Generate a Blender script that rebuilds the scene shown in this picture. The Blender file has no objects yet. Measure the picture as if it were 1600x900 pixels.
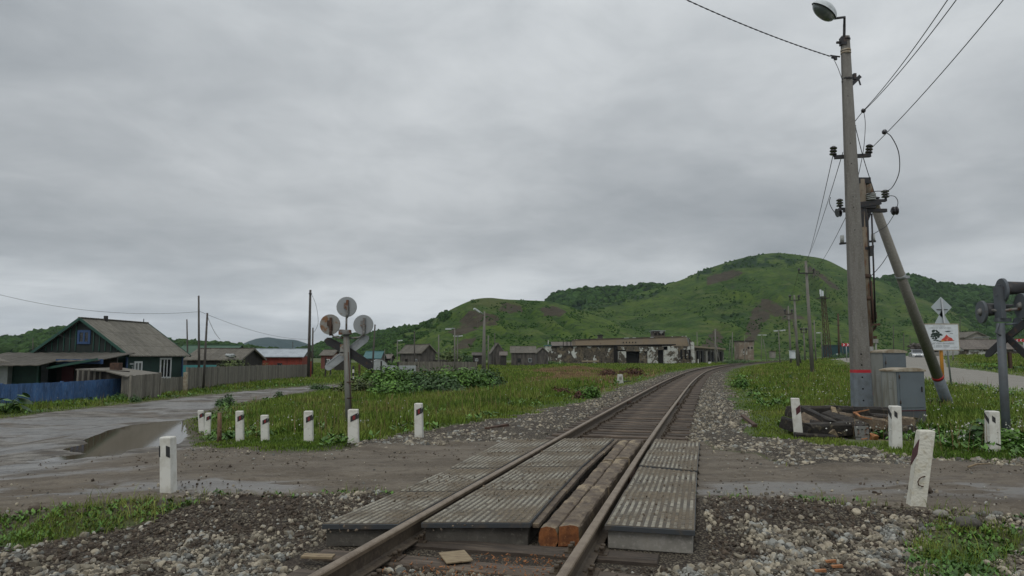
import bpy, math, random
import numpy as np
from mathutils import Vector, Matrix
random.seed(7); RNG = np.random.default_rng(7)
PI = math.pi
scene = bpy.context.scene
COL = scene.collection

# ------------------------------------------------------------------ camera
CAMZ = 1.55; FPX = 1100.0; PITCH = math.atan(106/1100)
cam_d = bpy.data.cameras.new('camera'); cam = bpy.data.objects.new('camera', cam_d); COL.objects.link(cam)
cam_d.lens = 36*FPX/1600; cam_d.sensor_width = 36; cam_d.clip_start = 0.05; cam_d.clip_end = 30000
cam.location = (0, 0, CAMZ); cam.rotation_euler = (PI/2+PITCH, 0, 0)
scene.camera = cam
scene.render.resolution_x = 1024; scene.render.resolution_y = 576

# ------------------------------------------------------------------ sky and light
SUN_EL, SUN_AZ = math.radians(52), math.radians(200)
w = bpy.data.worlds.new('World'); scene.world = w; w.use_nodes = True
nt = w.node_tree; N = nt.nodes; Lk = nt.links
for n in list(N): N.remove(n)
out = N.new('ShaderNodeOutputWorld'); bg = N.new('ShaderNodeBackground'); Lk.new(bg.outputs[0], out.inputs[0])
bg.inputs[1].default_value = 0.1
sky = N.new('ShaderNodeTexSky'); sky.sky_type = 'NISHITA'; sky.sun_disc = False
sky.sun_elevation = SUN_EL; sky.sun_rotation = SUN_AZ
tc = N.new('ShaderNodeTexCoord')
sep = N.new('ShaderNodeSeparateXYZ'); Lk.new(tc.outputs['Generated'], sep.inputs[0])
def wmath(op, a, b=None):
    m = N.new('ShaderNodeMath'); m.operation = op
    for i, s in enumerate((a, b)):
        if s is None: continue
        if isinstance(s, (int, float)): m.inputs[i].default_value = s
        else: Lk.new(s, m.inputs[i])
    return m.outputs[0]
zc = wmath('MAXIMUM', sep.outputs['Z'], 0.0)
den = wmath('ADD', zc, 0.16)                      # project the direction on a cloud layer
cx = wmath('DIVIDE', sep.outputs['X'], den); cy = wmath('DIVIDE', sep.outputs['Y'], den)
cmb = N.new('ShaderNodeCombineXYZ'); Lk.new(cx, cmb.inputs[0]); Lk.new(cy, cmb.inputs[1])
def wnoise(scale, det, rough, off=(0,0,0), dist=0.0):
    mp = N.new('ShaderNodeMapping'); mp.inputs['Location'].default_value = off; Lk.new(cmb.outputs[0], mp.inputs[0])
    n = N.new('ShaderNodeTexNoise'); n.inputs['Scale'].default_value = scale; n.inputs['Detail'].default_value = det
    n.inputs['Roughness'].default_value = rough; n.inputs['Distortion'].default_value = dist
    Lk.new(mp.outputs[0], n.inputs['Vector']); return n.outputs['Fac']
n1 = wnoise(0.55, 5, 0.55, (3.1, 1.7, 0), 0.3); n2 = wnoise(2.6, 9, 0.62, (7, 2, 0), 0.4); n3 = wnoise(0.2, 2, 0.5, (1, 5, 0))
sm_ = wmath('ADD', wmath('MULTIPLY', n1, 0.61), wmath('MULTIPLY', n2, 0.21))
sm_ = wmath('ADD', sm_, wmath('MULTIPLY', n3, 0.28))
rc = N.new('ShaderNodeValToRGB'); Lk.new(sm_, rc.inputs[0])
rc.color_ramp.elements[0].position = 0.40; rc.color_ramp.elements[0].color = (0.245, 0.264, 0.281, 1)
rc.color_ramp.elements[1].position = 0.66; rc.color_ramp.elements[1].color = (0.502, 0.522, 0.535, 1)
e = rc.color_ramp.elements.new(0.55); e.color = (0.375, 0.395, 0.410, 1)
# overcast skies are brighter overhead; a thin bright band above the horizon
rg = N.new('ShaderNodeValToRGB'); Lk.new(sep.outputs['Z'], rg.inputs[0])
els = rg.color_ramp.elements
els[0].position = 0.0; els[0].color = (1.08, 1.08, 1.06, 1)
els[1].position = 1.0; els[1].color = (1.75, 1.75, 1.72, 1)
for p, c in ((0.04, 1.22), (0.085, 1.10), (0.14, 0.86), (0.2, 0.83), (0.32, 0.96), (0.5, 1.12)):
    el = els.new(p); el.color = (c, c, c*0.995, 1)
mul = N.new('ShaderNodeMix'); mul.data_type = 'RGBA'; mul.blend_type = 'MULTIPLY'; mul.inputs[0].default_value = 1
Lk.new(rc.outputs[0], mul.inputs[6]); Lk.new(rg.outputs[0], mul.inputs[7])
sc = N.new('ShaderNodeVectorMath'); sc.operation = 'SCALE'; sc.inputs[3].default_value = 13.6
Lk.new(mul.outputs[2], sc.inputs[0])
mx = N.new('ShaderNodeMix'); mx.data_type = 'RGBA'; mx.inputs[0].default_value = 0.96
Lk.new(sky.outputs[0], mx.inputs[6]); Lk.new(sc.outputs[0], mx.inputs[7]); Lk.new(mx.outputs[2], bg.inputs[0])
sun_d = bpy.data.lights.new('sun', 'SUN'); sun = bpy.data.objects.new('sun', sun_d); COL.objects.link(sun)
sun_d.energy = 0.8; sun_d.angle = math.radians(22); sun_d.color = (1, 0.97, 0.91)
sd = Vector((math.sin(SUN_AZ)*math.cos(SUN_EL), math.cos(SUN_AZ)*math.cos(SUN_EL), math.sin(SUN_EL)))
sun.rotation_euler = sd.to_track_quat('Z', 'Y').to_euler()
vs = scene.view_settings; vs.view_transform = 'Standard'; vs.look = 'None'; vs.gamma = 1; vs.exposure = 0; vs.use_curve_mapping = False
scene.cycles.max_bounces = 5; scene.cycles.volume_bounces = 0
scene.cycles.transparent_max_bounces = 8

# ------------------------------------------------------------------ numeric helpers
def sm(t): t = np.clip(t, 0, 1); return t*t*(3-2*t)
def lerp(a, b, t): return a+(b-a)*t
def _h(ix, iy, seed):
    n = (ix.astype(np.int64)*374761393 + iy.astype(np.int64)*668265263 + seed*974634777) & 0xffffffff
    n = ((n ^ (n >> 13))*1274126177) & 0xffffffff
    return ((n ^ (n >> 16)) & 0xffff)/65535.0
def vnoise(x, y, seed=0):
    x = np.asarray(x, float); y = np.asarray(y, float)
    ix = np.floor(x); iy = np.floor(y); fx = x-ix; fy = y-iy; fx = fx*fx*(3-2*fx); fy = fy*fy*(3-2*fy)
    a = _h(ix, iy, seed); b = _h(ix+1, iy, seed); c = _h(ix, iy+1, seed); d = _h(ix+1, iy+1, seed)
    return (a*(1-fx)+b*fx)*(1-fy)+(c*(1-fx)+d*fx)*fy
def fbm(x, y, o=4, seed=0):
    s = 0; a = .5; t = 0
    for k in range(o): s = s+a*vnoise(x*2**k+17*k, y*2**k-9*k, seed+k); t += a; a *= .5
    return s/t
def ray(u, v):
    cx = (u-800)/FPX; cz = (450-v)/FPX; c, s = math.cos(PITCH), math.sin(PITCH)
    return cx, c-cz*s, s+cz*c
def P(u, v, z=0.0):
    dx, dy, dz = ray(u, v); t = (z-CAMZ)/dz
    return Vector((dx*t, dy*t, z))
def D(u, v, Y):
    dx, dy, dz = ray(u, v); t = Y/dy
    return Vector((dx*t, Y, CAMZ+dz*t))
# track centre line x(y)
TY = np.array([-8, 0, 4.65, 12.6, 23, 43, 79, 120, 175, 240, 300, 380.])
TX = np.array([-3.98, -1.8, -.55, 1.6, 4.5, 10.2, 21.5, 37, 62, 100, 140, 200.])
_m = np.gradient(TX, TY)
def xc(y):
    y = np.asarray(y, float); i = np.clip(np.searchsorted(TY, y)-1, 0, len(TY)-2)
    h = TY[i+1]-TY[i]; t = np.clip((y-TY[i])/h, 0, 1)
    return ((2*t**3-3*t**2+1)*TX[i]+(t**3-2*t**2+t)*h*_m[i]+(-2*t**3+3*t**2)*TX[i+1]+(t**3-t**2)*h*_m[i+1])
ZP = -0.74
def poly_sd(x, y, poly):
    """signed distance, positive inside"""
    x = np.asarray(x, float); y = np.asarray(y, float); d = np.full(x.shape, 1e9); ins = np.zeros(x.shape, bool); n = len(poly)
    for i in range(n):
        ax, ay = poly[i]; bx, by = poly[(i+1) % n]; ex, ey = bx-ax, by-ay; L2 = ex*ex+ey*ey+1e-12
        t = np.clip(((x-ax)*ex+(y-ay)*ey)/L2, 0, 1); d = np.minimum(d, np.hypot(x-ax-t*ex, y-ay-t*ey))
        cond = ((ay > y) != (by > y)); xx = ex*(y-ay)/(by-ay+1e-12)+ax; ins ^= cond & (x < xx)
    return np.where(ins, d, -d)
PUD = [P(u, v, ZP)[:2] for u, v in ((64,720),(100,719.6),(166,716),(188,710),(200,702),(230,698),(262,696),(283,691),(291,680),(289,668),(290,657),(246,659),(200,665),(170,672),(148,681),(130,687),(140,692),(100,702),(118,707),(144,708),(90,713))]
def zg(x, y):
    x = np.asarray(x, float); y = np.asarray(y, float)
    s = (x-xc(y))*.962
    left = -0.8*sm((-s-3.5)/13); right = -0.10*sm((s-5)/10)
    road = lerp(-.12, .03, sm((y-6.5-0.1*np.abs(s)*(s > 0)*-1)/1.1)); road = lerp(road, -.12, sm((y-12.3)/2.5))
    far = sm((y-15)/20)
    z = lerp(road, -.16, far)+left+right
    A = sm((x/np.maximum(y, 1)-.36)/.17)*sm((y-45)/80); z = z+A*1.75
    bank = sm((x/np.maximum(y, 1)-.60)/.12)*sm((y-50)/60)*.15; z = z+bank
    t = np.abs(s)
    bed = (y > 12.9)*(1-sm((t-1.9)/1.6))
    z = lerp(z, -.115, bed); z = z-.05*(1-sm((t-1.25)/.3))*(y > 12.9)
    carve = ((s > -1.42) & (s < 1.6) & (y > 5.0) & (y < 12.95))
    z = np.where(carve, -.13, z)
    z = z+(fbm(x*.8, y*.8, 3, 5)-.5)*.07*sm((t-1.7)/1.0)
    z = z+(fbm(x*4, y*4, 2, 9)-.5)*.025*sm((t-1.7)/1.0)
    near = (y < 40)
    if np.any(near):
        pd = np.where(near, poly_sd(np.where(near, x, 1e4), y, PUD), -99)
        z = lerp(z, ZP+.012+(fbm(x*1.6, y*1.6, 3, 22)-.5)*.03, sm((pd+2.2)/1.7))
        z = z-.05*sm((pd+.12)/.25)
    return z
def zs(x, y): return float(zg(np.array([x]), np.array([y]))[0])
def G(u, v):
    z = -.1
    for _ in range(14):
        p = P(u, min(v, 1e9), z) if v > 557.5 else D(u, v, 600)
        z = .5*z+.5*zs(p.x, p.y)
    return Vector((p.x, p.y, zs(p.x, p.y)))
def Gp(*a): return [tuple(G(u, v)[:2]) for u, v in a]

# ------------------------------------------------------------------ materials
def mat(name, base, rough=.8, layers=(), bump=None, metal=0, tint=0, spec=.5, coord='Object', scale=(1,1,1), rot=(0,0,0)):
    """layers: (noise scale, colour, lo, hi, detail[, stretch])"""
    m = bpy.data.materials.new(name); m.use_nodes = True; nt = m.node_tree; N = nt.nodes; L = nt.links
    b = N['Principled BSDF']; b.inputs['Roughness'].default_value = rough; b.inputs['Metallic'].default_value = metal
    b.inputs['Specular IOR Level'].default_value = spec
    t = N.new('ShaderNodeTexCoord'); mp = N.new('ShaderNodeMapping'); mp.inputs['Scale'].default_value = scale; mp.inputs['Rotation'].default_value = rot
    L.new(t.outputs[coord], mp.inputs[0])
    r = N.new('ShaderNodeRGB'); r.outputs[0].default_value = (*base, 1); cur = r.outputs[0]
    for k, ly in enumerate(layers):
        s, c, lo, hi, det = ly[:5]
        n = N.new('ShaderNodeTexNoise'); n.inputs['Scale'].default_value = s; n.inputs['Detail'].default_value = det; n.inputs['Roughness'].default_value = .62
        if len(ly) > 5:
            mq = N.new('ShaderNodeMapping'); mq.inputs['Scale'].default_value = ly[5]; mq.inputs['Location'].default_value = (k*3.1, k*1.7, k); L.new(mp.outputs[0], mq.inputs[0]); L.new(mq.outputs[0], n.inputs['Vector'])
        else: L.new(mp.outputs[0], n.inputs['Vector'])
        q = N.new('ShaderNodeMapRange'); q.inputs[1].default_value = lo; q.inputs[2].default_value = hi; L.new(n.outputs[0], q.inputs[0])
        x = N.new('ShaderNodeMix'); x.data_type = 'RGBA'; L.new(q.outputs[0], x.inputs[0]); L.new(cur, x.inputs[6]); x.inputs[7].default_value = (*c, 1); cur = x.outputs[2]
    if tint:
        a = N.new('ShaderNodeAttribute'); a.attribute_name = 'tint'
        q = N.new('ShaderNodeMapRange'); q.inputs[3].default_value = 1-tint; q.inputs[4].default_value = 1+tint; L.new(a.outputs['Fac'], q.inputs[0])
        v = N.new('ShaderNodeVectorMath'); v.operation = 'SCALE'; L.new(cur, v.inputs[0]); L.new(q.outputs[0], v.inputs[3]); cur = v.outputs[0]
    L.new(cur, b.inputs['Base Color'])
    if bump:
        n = N.new('ShaderNodeTexNoise'); n.inputs['Scale'].default_value = bump[0]; n.inputs['Detail'].default_value = 4
        L.new(mp.outputs[0], n.inputs['Vector']); bn = N.new('ShaderNodeBump'); bn.inputs['Strength'].default_value = bump[1]; bn.inputs['Distance'].default_value = bump[2] if len(bump) > 2 else .01
        L.new(n.outputs[0], bn.inputs['Height']); L.new(bn.outputs[0], b.inputs['Normal'])
    m['cur'] = 0
    return m
RUST = (.09, .04, .018)
M = {}
M['rail_side'] = mat('rail_side', (.075,.055,.036), .75, ((9,(.045,.03,.02),.45,.65,6),(30,(.11,.085,.055),.5,.7,5)), (60,.3,.004))
M['rail_head'] = mat('rail_head', (.215,.165,.115), .5, ((5,(.14,.10,.065),.42,.62,5,(1,1,1)),(60,(.26,.21,.155),.55,.7,3)), (80,.15,.002), metal=.15)
M['rust'] = mat('rust', (.085,.045,.028), .85, ((6,(.045,.028,.02),.4,.65,6),(25,(.15,.07,.035),.58,.78,5)), (50,.3,.004))
M['rusty_steel'] = mat('rusty_steel', (.17,.17,.16), .6, ((5,(.14,.06,.028),.52,.6,6),(20,(.09,.045,.025),.55,.7,5)), (40,.2,.003), metal=.2)
M['dark_steel'] = mat('dark_steel', (.028,.028,.030), .55, ((12,(.075,.045,.03),.55,.7,5),), (40,.2,.003), metal=.3)
M['concrete'] = mat('concrete', (.26,.245,.215), .85, ((3,(.17,.16,.14),.4,.65,6),(25,(.32,.30,.27),.5,.7,5),(1.2,(.20,.16,.11),.55,.75,4,(3,3,.5))), (60,.4,.006))
M['concrete_dark'] = mat('concrete_dark', (.10,.092,.078), .85, ((4,(.055,.048,.04),.4,.65,6),(18,(.17,.155,.13),.58,.75,5)), (45,.5,.008))
M['slab_base'] = mat('slab_base', (.085,.072,.056), .8, ((2,(.13,.10,.064),.42,.60,6),(24,(.05,.045,.038),.5,.7,4)), (40,.3,.004))
M['slab_stud'] = mat('slab_stud', (.275,.255,.205), .72, ((1.3,(.145,.115,.075),.44,.60,6),(4,(.095,.080,.058),.52,.68,6),(30,(.11,.10,.085),.55,.72,5)), (60,.4,.004), tint=.3)
M['slab_edge'] = mat('slab_edge', (.045,.05,.055), .5, ((7,(.09,.07,.05),.5,.7,5),), (40,.2,.003))
M['timber'] = mat('timber', (.15,.115,.078), .8, ((6,(.065,.045,.032),.42,.62,6,(1,1,1)),(2.2,(.30,.235,.15),.50,.62,5,(1.5,.8,1.5)),(9,(.15,.095,.055),.64,.72,4),(40,(.09,.06,.04),.5,.7,3)), (25,.7,.012))
M['timber_end'] = mat('timber_end', (.24,.085,.025), .85, ((7,(.10,.035,.015),.42,.64,6),(20,(.36,.16,.06),.56,.7,4)), (25,.8,.012))
M['sleeper'] = mat('sleeper', (.088,.066,.050), .85, ((5,(.050,.038,.029),.4,.6,6,(.4,3,3)),(9,(.155,.12,.088),.52,.68,5,(.3,4,4))), (20,.7,.012), tint=.35)
M['old_sleeper'] = mat('old_sleeper', (.030,.024,.019), .85, ((4,(.016,.013,.011),.42,.58,6,(.6,.6,3)),(7,(.12,.10,.065),.56,.70,5)), (16,.9,.02), tint=.3)
M['raw_wood'] = mat('raw_wood', (.36,.155,.06), .8, ((10,(.22,.09,.035),.45,.65,5),), (30,.6,.008))
M['pale_wood'] = mat('pale_wood', (.27,.21,.13), .85, ((8,(.17,.12,.075),.45,.65,5,(1,4,1)),), (30,.5,.006))
M['white_post'] = mat('white_post', (.66,.65,.60), .7, ((6,(.50,.48,.42),.45,.65,5),(11,(.30,.20,.12),.66,.74,6),(3,(.40,.38,.32),.6,.8,5,(2,2,.5))), (55,.35,.004))
M['rough_white'] = mat('rough_white', (.60,.58,.50), .75, ((14,(.45,.41,.31),.5,.66,6),(4,(.27,.16,.09),.66,.74,6)), (30,.8,.014))
M['black_paint'] = mat('black_paint', (.022,.022,.024), .6, ((30,(.10,.095,.09),.66,.75,5),))
M['red_paint'] = mat('red_paint', (.20,.018,.022), .55, ((20,(.10,.015,.015),.5,.7,5),))
M['maroon_paint'] = mat('maroon_paint', (.07,.016,.02), .6, ((20,(.14,.06,.05),.6,.72,5),))
M['grey_paint'] = mat('grey_paint', (.125,.150,.168), .55, ((1.5,(.10,.118,.13),.4,.65,5),(3,(.16,.12,.07),.62,.75,5,(6,6,.5)),(9,(.11,.06,.035),.70,.76,6)), (30,.1,.003))
M['grey_paint_dark'] = mat('grey_paint_dark', (.075,.083,.090), .6, ((3,(.10,.10,.095),.5,.7,5),(10,(.10,.05,.03),.7,.78,5)), (30,.1,.003))
M['cab_light'] = mat('cab_light', (.25,.255,.235), .6, ((2,(.16,.15,.12),.45,.65,6,(5,5,.5)),), (30,.1,.003))
M['cab_roof'] = mat('cab_roof', (.36,.32,.25), .8, ((5,(.22,.16,.10),.45,.65,6),), (30,.4,.004))
M['blue_grey_paint'] = mat('blue_grey_paint', (.16,.185,.21), .65, ((5,(.12,.135,.145),.45,.65,5),(14,(.24,.24,.23),.66,.74,5)), (50,.3,.004))
M['pole_conc'] = mat('pole_conc', (.175,.165,.148), .85, ((2.5,(.125,.115,.10),.4,.65,6,(3,3,.5)),(30,(.22,.21,.19),.5,.7,5)), (50,.35,.005))
M['pole_rusty'] = mat('pole_rusty', (.20,.165,.12), .85, ((2,(.13,.055,.025),.5,.62,6,(4,4,.8)),(22,(.12,.10,.08),.5,.7,5)), (50,.4,.006))
M['pole_wood'] = mat('pole_wood', (.085,.076,.068), .85, ((4,(.05,.043,.038),.4,.6,5,(5,5,.4)),(9,(.14,.13,.115),.55,.7,5,(5,5,.4))), (20,.4,.01))
M['disc_grey'] = mat('disc_grey', (.27,.285,.29), .5, ((4,(.20,.13,.075),.60,.68,6),(16,(.18,.09,.045),.66,.74,5)), (40,.1,.002), metal=.15)
M['disc_rust'] = mat('disc_rust', (.24,.235,.215), .6, ((3.5,(.20,.10,.045),.53,.60,6),(16,(.12,.05,.025),.58,.7,5)), (40,.2,.002), metal=.15)
M['alu'] = mat('alu', (.34,.36,.37), .45, ((6,(.25,.26,.26),.45,.65,5),), metal=.4)
M['insulator'] = mat('insulator', (.018,.016,.018), .25, spec=.7)
M['insulator_white'] = mat('insulator_white', (.35,.36,.34), .3)
M['wire'] = mat('wire', (.025,.025,.028), .6)
M['glass_lamp'] = mat('glass_lamp', (.10,.12,.115), .12, ((5,(.20,.21,.19),.5,.7,4),), spec=.8)
M['lamp_shell'] = mat('lamp_shell', (.52,.55,.56), .45, ((5,(.42,.44,.44),.45,.65,4),))
M['green_wall'] = mat('green_wall', (.010,.040,.030), .7, ((2,(.006,.026,.021),.4,.65,5),(12,(.02,.055,.042),.55,.7,4)), (20,.2,.01))
M['black_wall'] = mat('black_wall', (.012,.018,.016), .8, ((3,(.02,.028,.025),.45,.65,4,(6,6,.3)),))
M['green_trim'] = mat('green_trim', (.012,.065,.045), .6, ((5,(.02,.045,.035),.5,.7,4),))
M['blue_trim'] = mat('blue_trim', (.022,.060,.15), .6, ((8,(.02,.05,.13),.5,.7,4),))
M['white_frame'] = mat('white_frame', (.62,.64,.64), .5)
M['glass_dark'] = mat('glass_dark', (.012,.015,.018), .08, ((2,(.05,.055,.06),.55,.7,3),), spec=.6)
M['curtain'] = mat('curtain', (.16,.18,.17), .5, ((6,(.10,.11,.105),.45,.6,3,(4,1,1)),), spec=.3)
def slate(name, base, dark, light, sx=1.0):
    m = mat(name, base, .85, ((3,dark,.42,.65,6),(14,light,.55,.72,5),(1.0,dark,.5,.75,4,(1,4,1))), None)
    nt = m.node_tree; N = nt.nodes; L = nt.links; b = N['Principled BSDF']
    t = N.new('ShaderNodeTexCoord'); br = N.new('ShaderNodeTexBrick'); mp = N.new('ShaderNodeMapping')
    mp.inputs['Rotation'].default_value = (0, 0, PI/2); L.new(t.outputs['Object'], mp.inputs[0]); L.new(mp.outputs[0], br.inputs['Vector'])
    br.inputs['Scale'].default_value = 1; br.inputs['Brick Width'].default_value = 1.1*sx; br.inputs['Row Height'].default_value = 1.35*sx; br.inputs['Mortar Size'].default_value = .02; br.offset = 0
    br.inputs['Color1'].default_value = (1,1,1,1); br.inputs['Color2'].default_value = (.78,.78,.78,1); br.inputs['Mortar'].default_value = (.5,.5,.5,1)
    src = b.inputs['Base Color'].links[0].from_socket
    x = N.new('ShaderNodeMix'); x.data_type = 'RGBA'; x.blend_type = 'MULTIPLY'; x.inputs[0].default_value = 1; L.new(src, x.inputs[6]); L.new(br.outputs[0], x.inputs[7]); L.new(x.outputs[2], b.inputs['Base Color'])
    wv = N.new('ShaderNodeTexWave'); wv.bands_direction = 'Y'; wv.inputs['Scale'].default_value = 1.2; L.new(t.outputs['Object'], wv.inputs['Vector'])
    bn = N.new('ShaderNodeBump'); bn.inputs['Strength'].default_value = .8; bn.inputs['Distance'].default_value = .05; L.new(wv.outputs[1], bn.inputs['Height']); L.new(bn.outputs[0], b.inputs['Normal'])
    return m
M['slate'] = slate('slate', (.19,.175,.145), (.12,.11,.085), (.26,.24,.20))
M['slate_dark'] = slate('slate_dark', (.16,.145,.12), (.10,.09,.07), (.23,.21,.18))
M['slate_pale'] = slate('slate_pale', (.17,.145,.125), (.11,.095,.08), (.27,.25,.22), 2.2)
M['wood_grey'] = mat('wood_grey', (.185,.170,.142), .85, ((4,(.12,.108,.088),.4,.6,5,(6,6,.4)),(9,(.25,.235,.205),.55,.7,5,(6,6,.4))), (25,.4,.008), tint=.3)
M['wood_house'] = mat('wood_house', (.115,.102,.090), .88, ((.9,(.045,.04,.036),.4,.6,5,(2,2,.4)),(4,(.12,.11,.10),.55,.7,5,(4,4,.4))), (8,.4,.02))
M['wood_dark'] = mat('wood_dark', (.03,.027,.024), .88, ((1.5,(.055,.048,.042),.5,.7,5,(2,2,.4)),))
M['blue_fence'] = mat('blue_fence', (.050,.125,.29), .75, ((1.6,(.034,.08,.19),.42,.62,6,(3,3,1)),(7,(.17,.23,.34),.54,.70,6,(5,5,.6))), (20,.3,.006), tint=.16)
M['turq'] = mat('turq', (.08,.30,.30), .7)
M['red_wall'] = mat('red_wall', (.23,.035,.02), .75, ((1.5,(.14,.025,.018),.45,.65,5,(4,4,.5)),(6,(.28,.08,.05),.6,.72,5)), tint=0)
M['metal_roof'] = mat('metal_roof', (.36,.40,.43), .5, ((1.2,(.28,.31,.34),.45,.65,4),))
M['green_roof'] = mat('green_roof', (.035,.085,.05), .6, ((1.2,(.05,.10,.065),.45,.65,4),))
M['teal_roof'] = mat('teal_roof', (.035,.115,.12), .5, ((1,(.05,.14,.15),.5,.7,3),))
M['plastic'] = mat('plastic', (.36,.38,.38), .5, ((1.5,(.27,.29,.29),.45,.65,4),))
M['tin'] = mat('tin', (.40,.42,.43), .5, ((1.5,(.30,.32,.33),.45,.65,4,(4,4,1)),))
M['burnt'] = mat('burnt', (.085,.072,.055), .9, ((.5,(.15,.12,.08),.48,.60,5),(1.3,(.024,.021,.018),.5,.62,6),(.42,(.52,.53,.50),.575,.60,8),(.9,(.40,.40,.37),.64,.66,6)), (3,.5,.05))
M['plaster_white'] = mat('plaster_white', (.46,.47,.44), .85, ((.7,(.33,.31,.27),.45,.6,6),(.35,(.07,.06,.045),.50,.54,7),(1.5,(.16,.13,.10),.58,.62,6)), (3,.4,.03))
M['parapet'] = mat('parapet', (.27,.215,.145), .9, ((.6,(.27,.21,.14),.45,.65,5),(1.2,(.13,.09,.06),.6,.7,6),(.4,(.24,.20,.15),.5,.7,3)), (3,.4,.03))
M['brown_block'] = mat('brown_block', (.20,.155,.115), .9, ((.35,(.30,.27,.23),.5,.6,5),(1.2,(.13,.09,.07),.55,.68,6)))
M['soot_and_shade'] = mat('soot_and_shade', (.012,.011,.010), .95)  # black of burnt parts; also paints the shade inside openings and bolt holes
M['teal_cont'] = mat('teal_cont', (.014,.055,.062), .6, ((.8,(.01,.04,.045),.45,.65,4),))
M['sign_white'] = mat('sign_white', (.62,.65,.68), .5, ((4,(.52,.55,.58),.45,.65,4),))
M['sign_red'] = mat('sign_red', (.42,.02,.03), .5)
M['orange_post'] = mat('orange_post', (.48,.21,.02), .6, ((6,(.35,.15,.02),.5,.7,4),))
M['car_paint'] = mat('car_paint', (.45,.47,.48), .25, metal=.5)
M['headlight'] = mat('headlight', (.85,.85,.82), .15)
M['tyre'] = mat('tyre', (.015,.015,.015), .85)
M['bag'] = mat('bag', (.55,.58,.62), .4, ((12,(.25,.28,.33),.55,.65,4),))
M['stone_block'] = mat('stone_block', (.50,.50,.46), .85, ((12,(.30,.29,.26),.5,.7,5),), (30,.5,.01))
M['red_brick'] = mat('red_brick', (.14,.05,.04), .85, ((1,(.20,.10,.08),.5,.7,4),))
M['mast_grey'] = mat('mast_grey', (.185,.185,.165), .65, ((1.5,(.13,.125,.11),.4,.65,5,(4,4,.5)),(6,(.15,.08,.045),.60,.72,6,(4,4,.7))), (40,.2,.003), metal=.1)
M['brace_conc'] = mat('brace_conc', (.215,.205,.18), .85, ((2.5,(.19,.175,.15),.4,.65,6,(3,3,.5)),(30,(.31,.29,.26),.5,.7,5)), (50,.35,.005))  # pole concrete lightened in colour to offset the shade on its underside
M['mast_dark'] = mat('mast_dark', (.10,.115,.13), .6, ((3,(.075,.08,.085),.4,.65,6),(9,(.11,.06,.035),.66,.76,5)), (40,.2,.003))
M['veranda_roof'] = slate('veranda_roof', (.105,.095,.078), (.065,.058,.047), (.15,.138,.115))

# ------------------------------------------------------------------ mesh builder and things
class MB:
    def __init__(s): s.v = []; s.f = []; s.t = []; s.sm = []; s.tint = .5
    def add(s, vs, fs, smooth=False):
        o = len(s.v); s.v += [tuple(v) for v in vs]
        for f in fs: s.f.append([i+o for i in f]); s.t.append(s.tint); s.sm.append(smooth)
        return s
    def hexa(s, b, t):                     # four bottom points and four top points, both counter-clockwise
        return s.add(list(b)+list(t), [(3,2,1,0),(4,5,6,7),(0,1,5,4),(1,2,6,5),(2,3,7,6),(3,0,4,7)])
    def box(s, c, d, R=None):
        hx, hy, hz = d[0]/2, d[1]/2, d[2]/2; R = R or Matrix.Identity(3); c = Vector(c)
        q = [c+R@Vector((x*hx, y*hy, z*hz)) for z in (-1, 1) for x, y in ((-1,-1),(1,-1),(1,1),(-1,1))]
        return s.hexa(q[:4], q[4:])
    def beam(s, p0, p1, w, h, up=(0,0,1), taper=1):
        p0 = Vector(p0); p1 = Vector(p1); d = (p1-p0).normalized(); up = Vector(up)
        if abs(d.dot(up)) > .98: up = Vector((0,1,0))
        r = d.cross(up).normalized(); u = r.cross(d)
        a = [p0-r*w/2-u*h/2, p0+r*w/2-u*h/2, p0+r*w/2+u*h/2, p0-r*w/2+u*h/2]
        b = [p1+(q-p0)*taper for q in a]
        return s.hexa(b, a)
    def tube(s, pts, r, n=8, cap=True):
        pts = [Vector(p) for p in pts]; rs = r if isinstance(r, (list, tuple)) else [r]*len(pts); rings = []
        ref = Vector((0,0,1)); vs = []
        for i, p in enumerate(pts):
            d = (pts[min(i+1, len(pts)-1)]-pts[max(i-1, 0)]).normalized()
            if i == 0:
                a = d.cross(ref)
                if a.length < .05: a = d.cross(Vector((1,0,0)))
                a.normalize()
            else: a = (a-d*a.dot(d)).normalized()
            b = d.cross(a)
            vs += [p+(a*math.cos(2*PI*k/n)+b*math.sin(2*PI*k/n))*rs[i] for k in range(n)]
        fs = [(i*n+k, i*n+(k+1) % n, (i+1)*n+(k+1) % n, (i+1)*n+k) for i in range(len(pts)-1) for k in range(n)]
        o = len(s.v); s.add(vs, fs, True)
        if cap:
            for base, rev in ((0, True), ((len(pts)-1)*n, False)):
                f = [o+base+k for k in range(n)]; s.f.append(f[::-1] if rev else f); s.t.append(s.tint); s.sm.append(False)
        return s
    def cyl(s, p0, p1, r0, r1=None, n=16): return s.tube([p0, p1], [r0, r0 if r1 is None else r1], n)
    def prism(s, poly, ext):               # planar polygon pushed along a vector
        ext = Vector(ext); n = len(poly); a = [Vector(p) for p in poly]; b = [p+ext for p in a]
        return s.add(a+b, [tuple(range(n))[::-1], tuple(range(n, 2*n))]+[(i, (i+1) % n, n+(i+1) % n, n+i) for i in range(n)])
    def blob(s, c, r, seed=0, n=1, amp=.25):
        vs, fs = ICO[n]; c = Vector(c); rr = random.Random(seed); r = r if hasattr(r, '__len__') else (r, r, r)
        return s.add([(c.x+v[0]*r[0]*(1+rr.uniform(-amp, amp)), c.y+v[1]*r[1]*(1+rr.uniform(-amp, amp)), c.z+v[2]*r[2]*(1+rr.uniform(-amp, amp))) for v in vs], fs, True)
def icos(n):
    import bmesh
    b = bmesh.new(); bmesh.ops.create_icosphere(b, subdivisions=n, radius=1)
    r = ([tuple(v.co) for v in b.verts], [tuple(v.index for v in f.verts) for f in b.faces]); b.free(); return r
ICO = {0: icos(1), 1: icos(2), 2: icos(3)}

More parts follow.
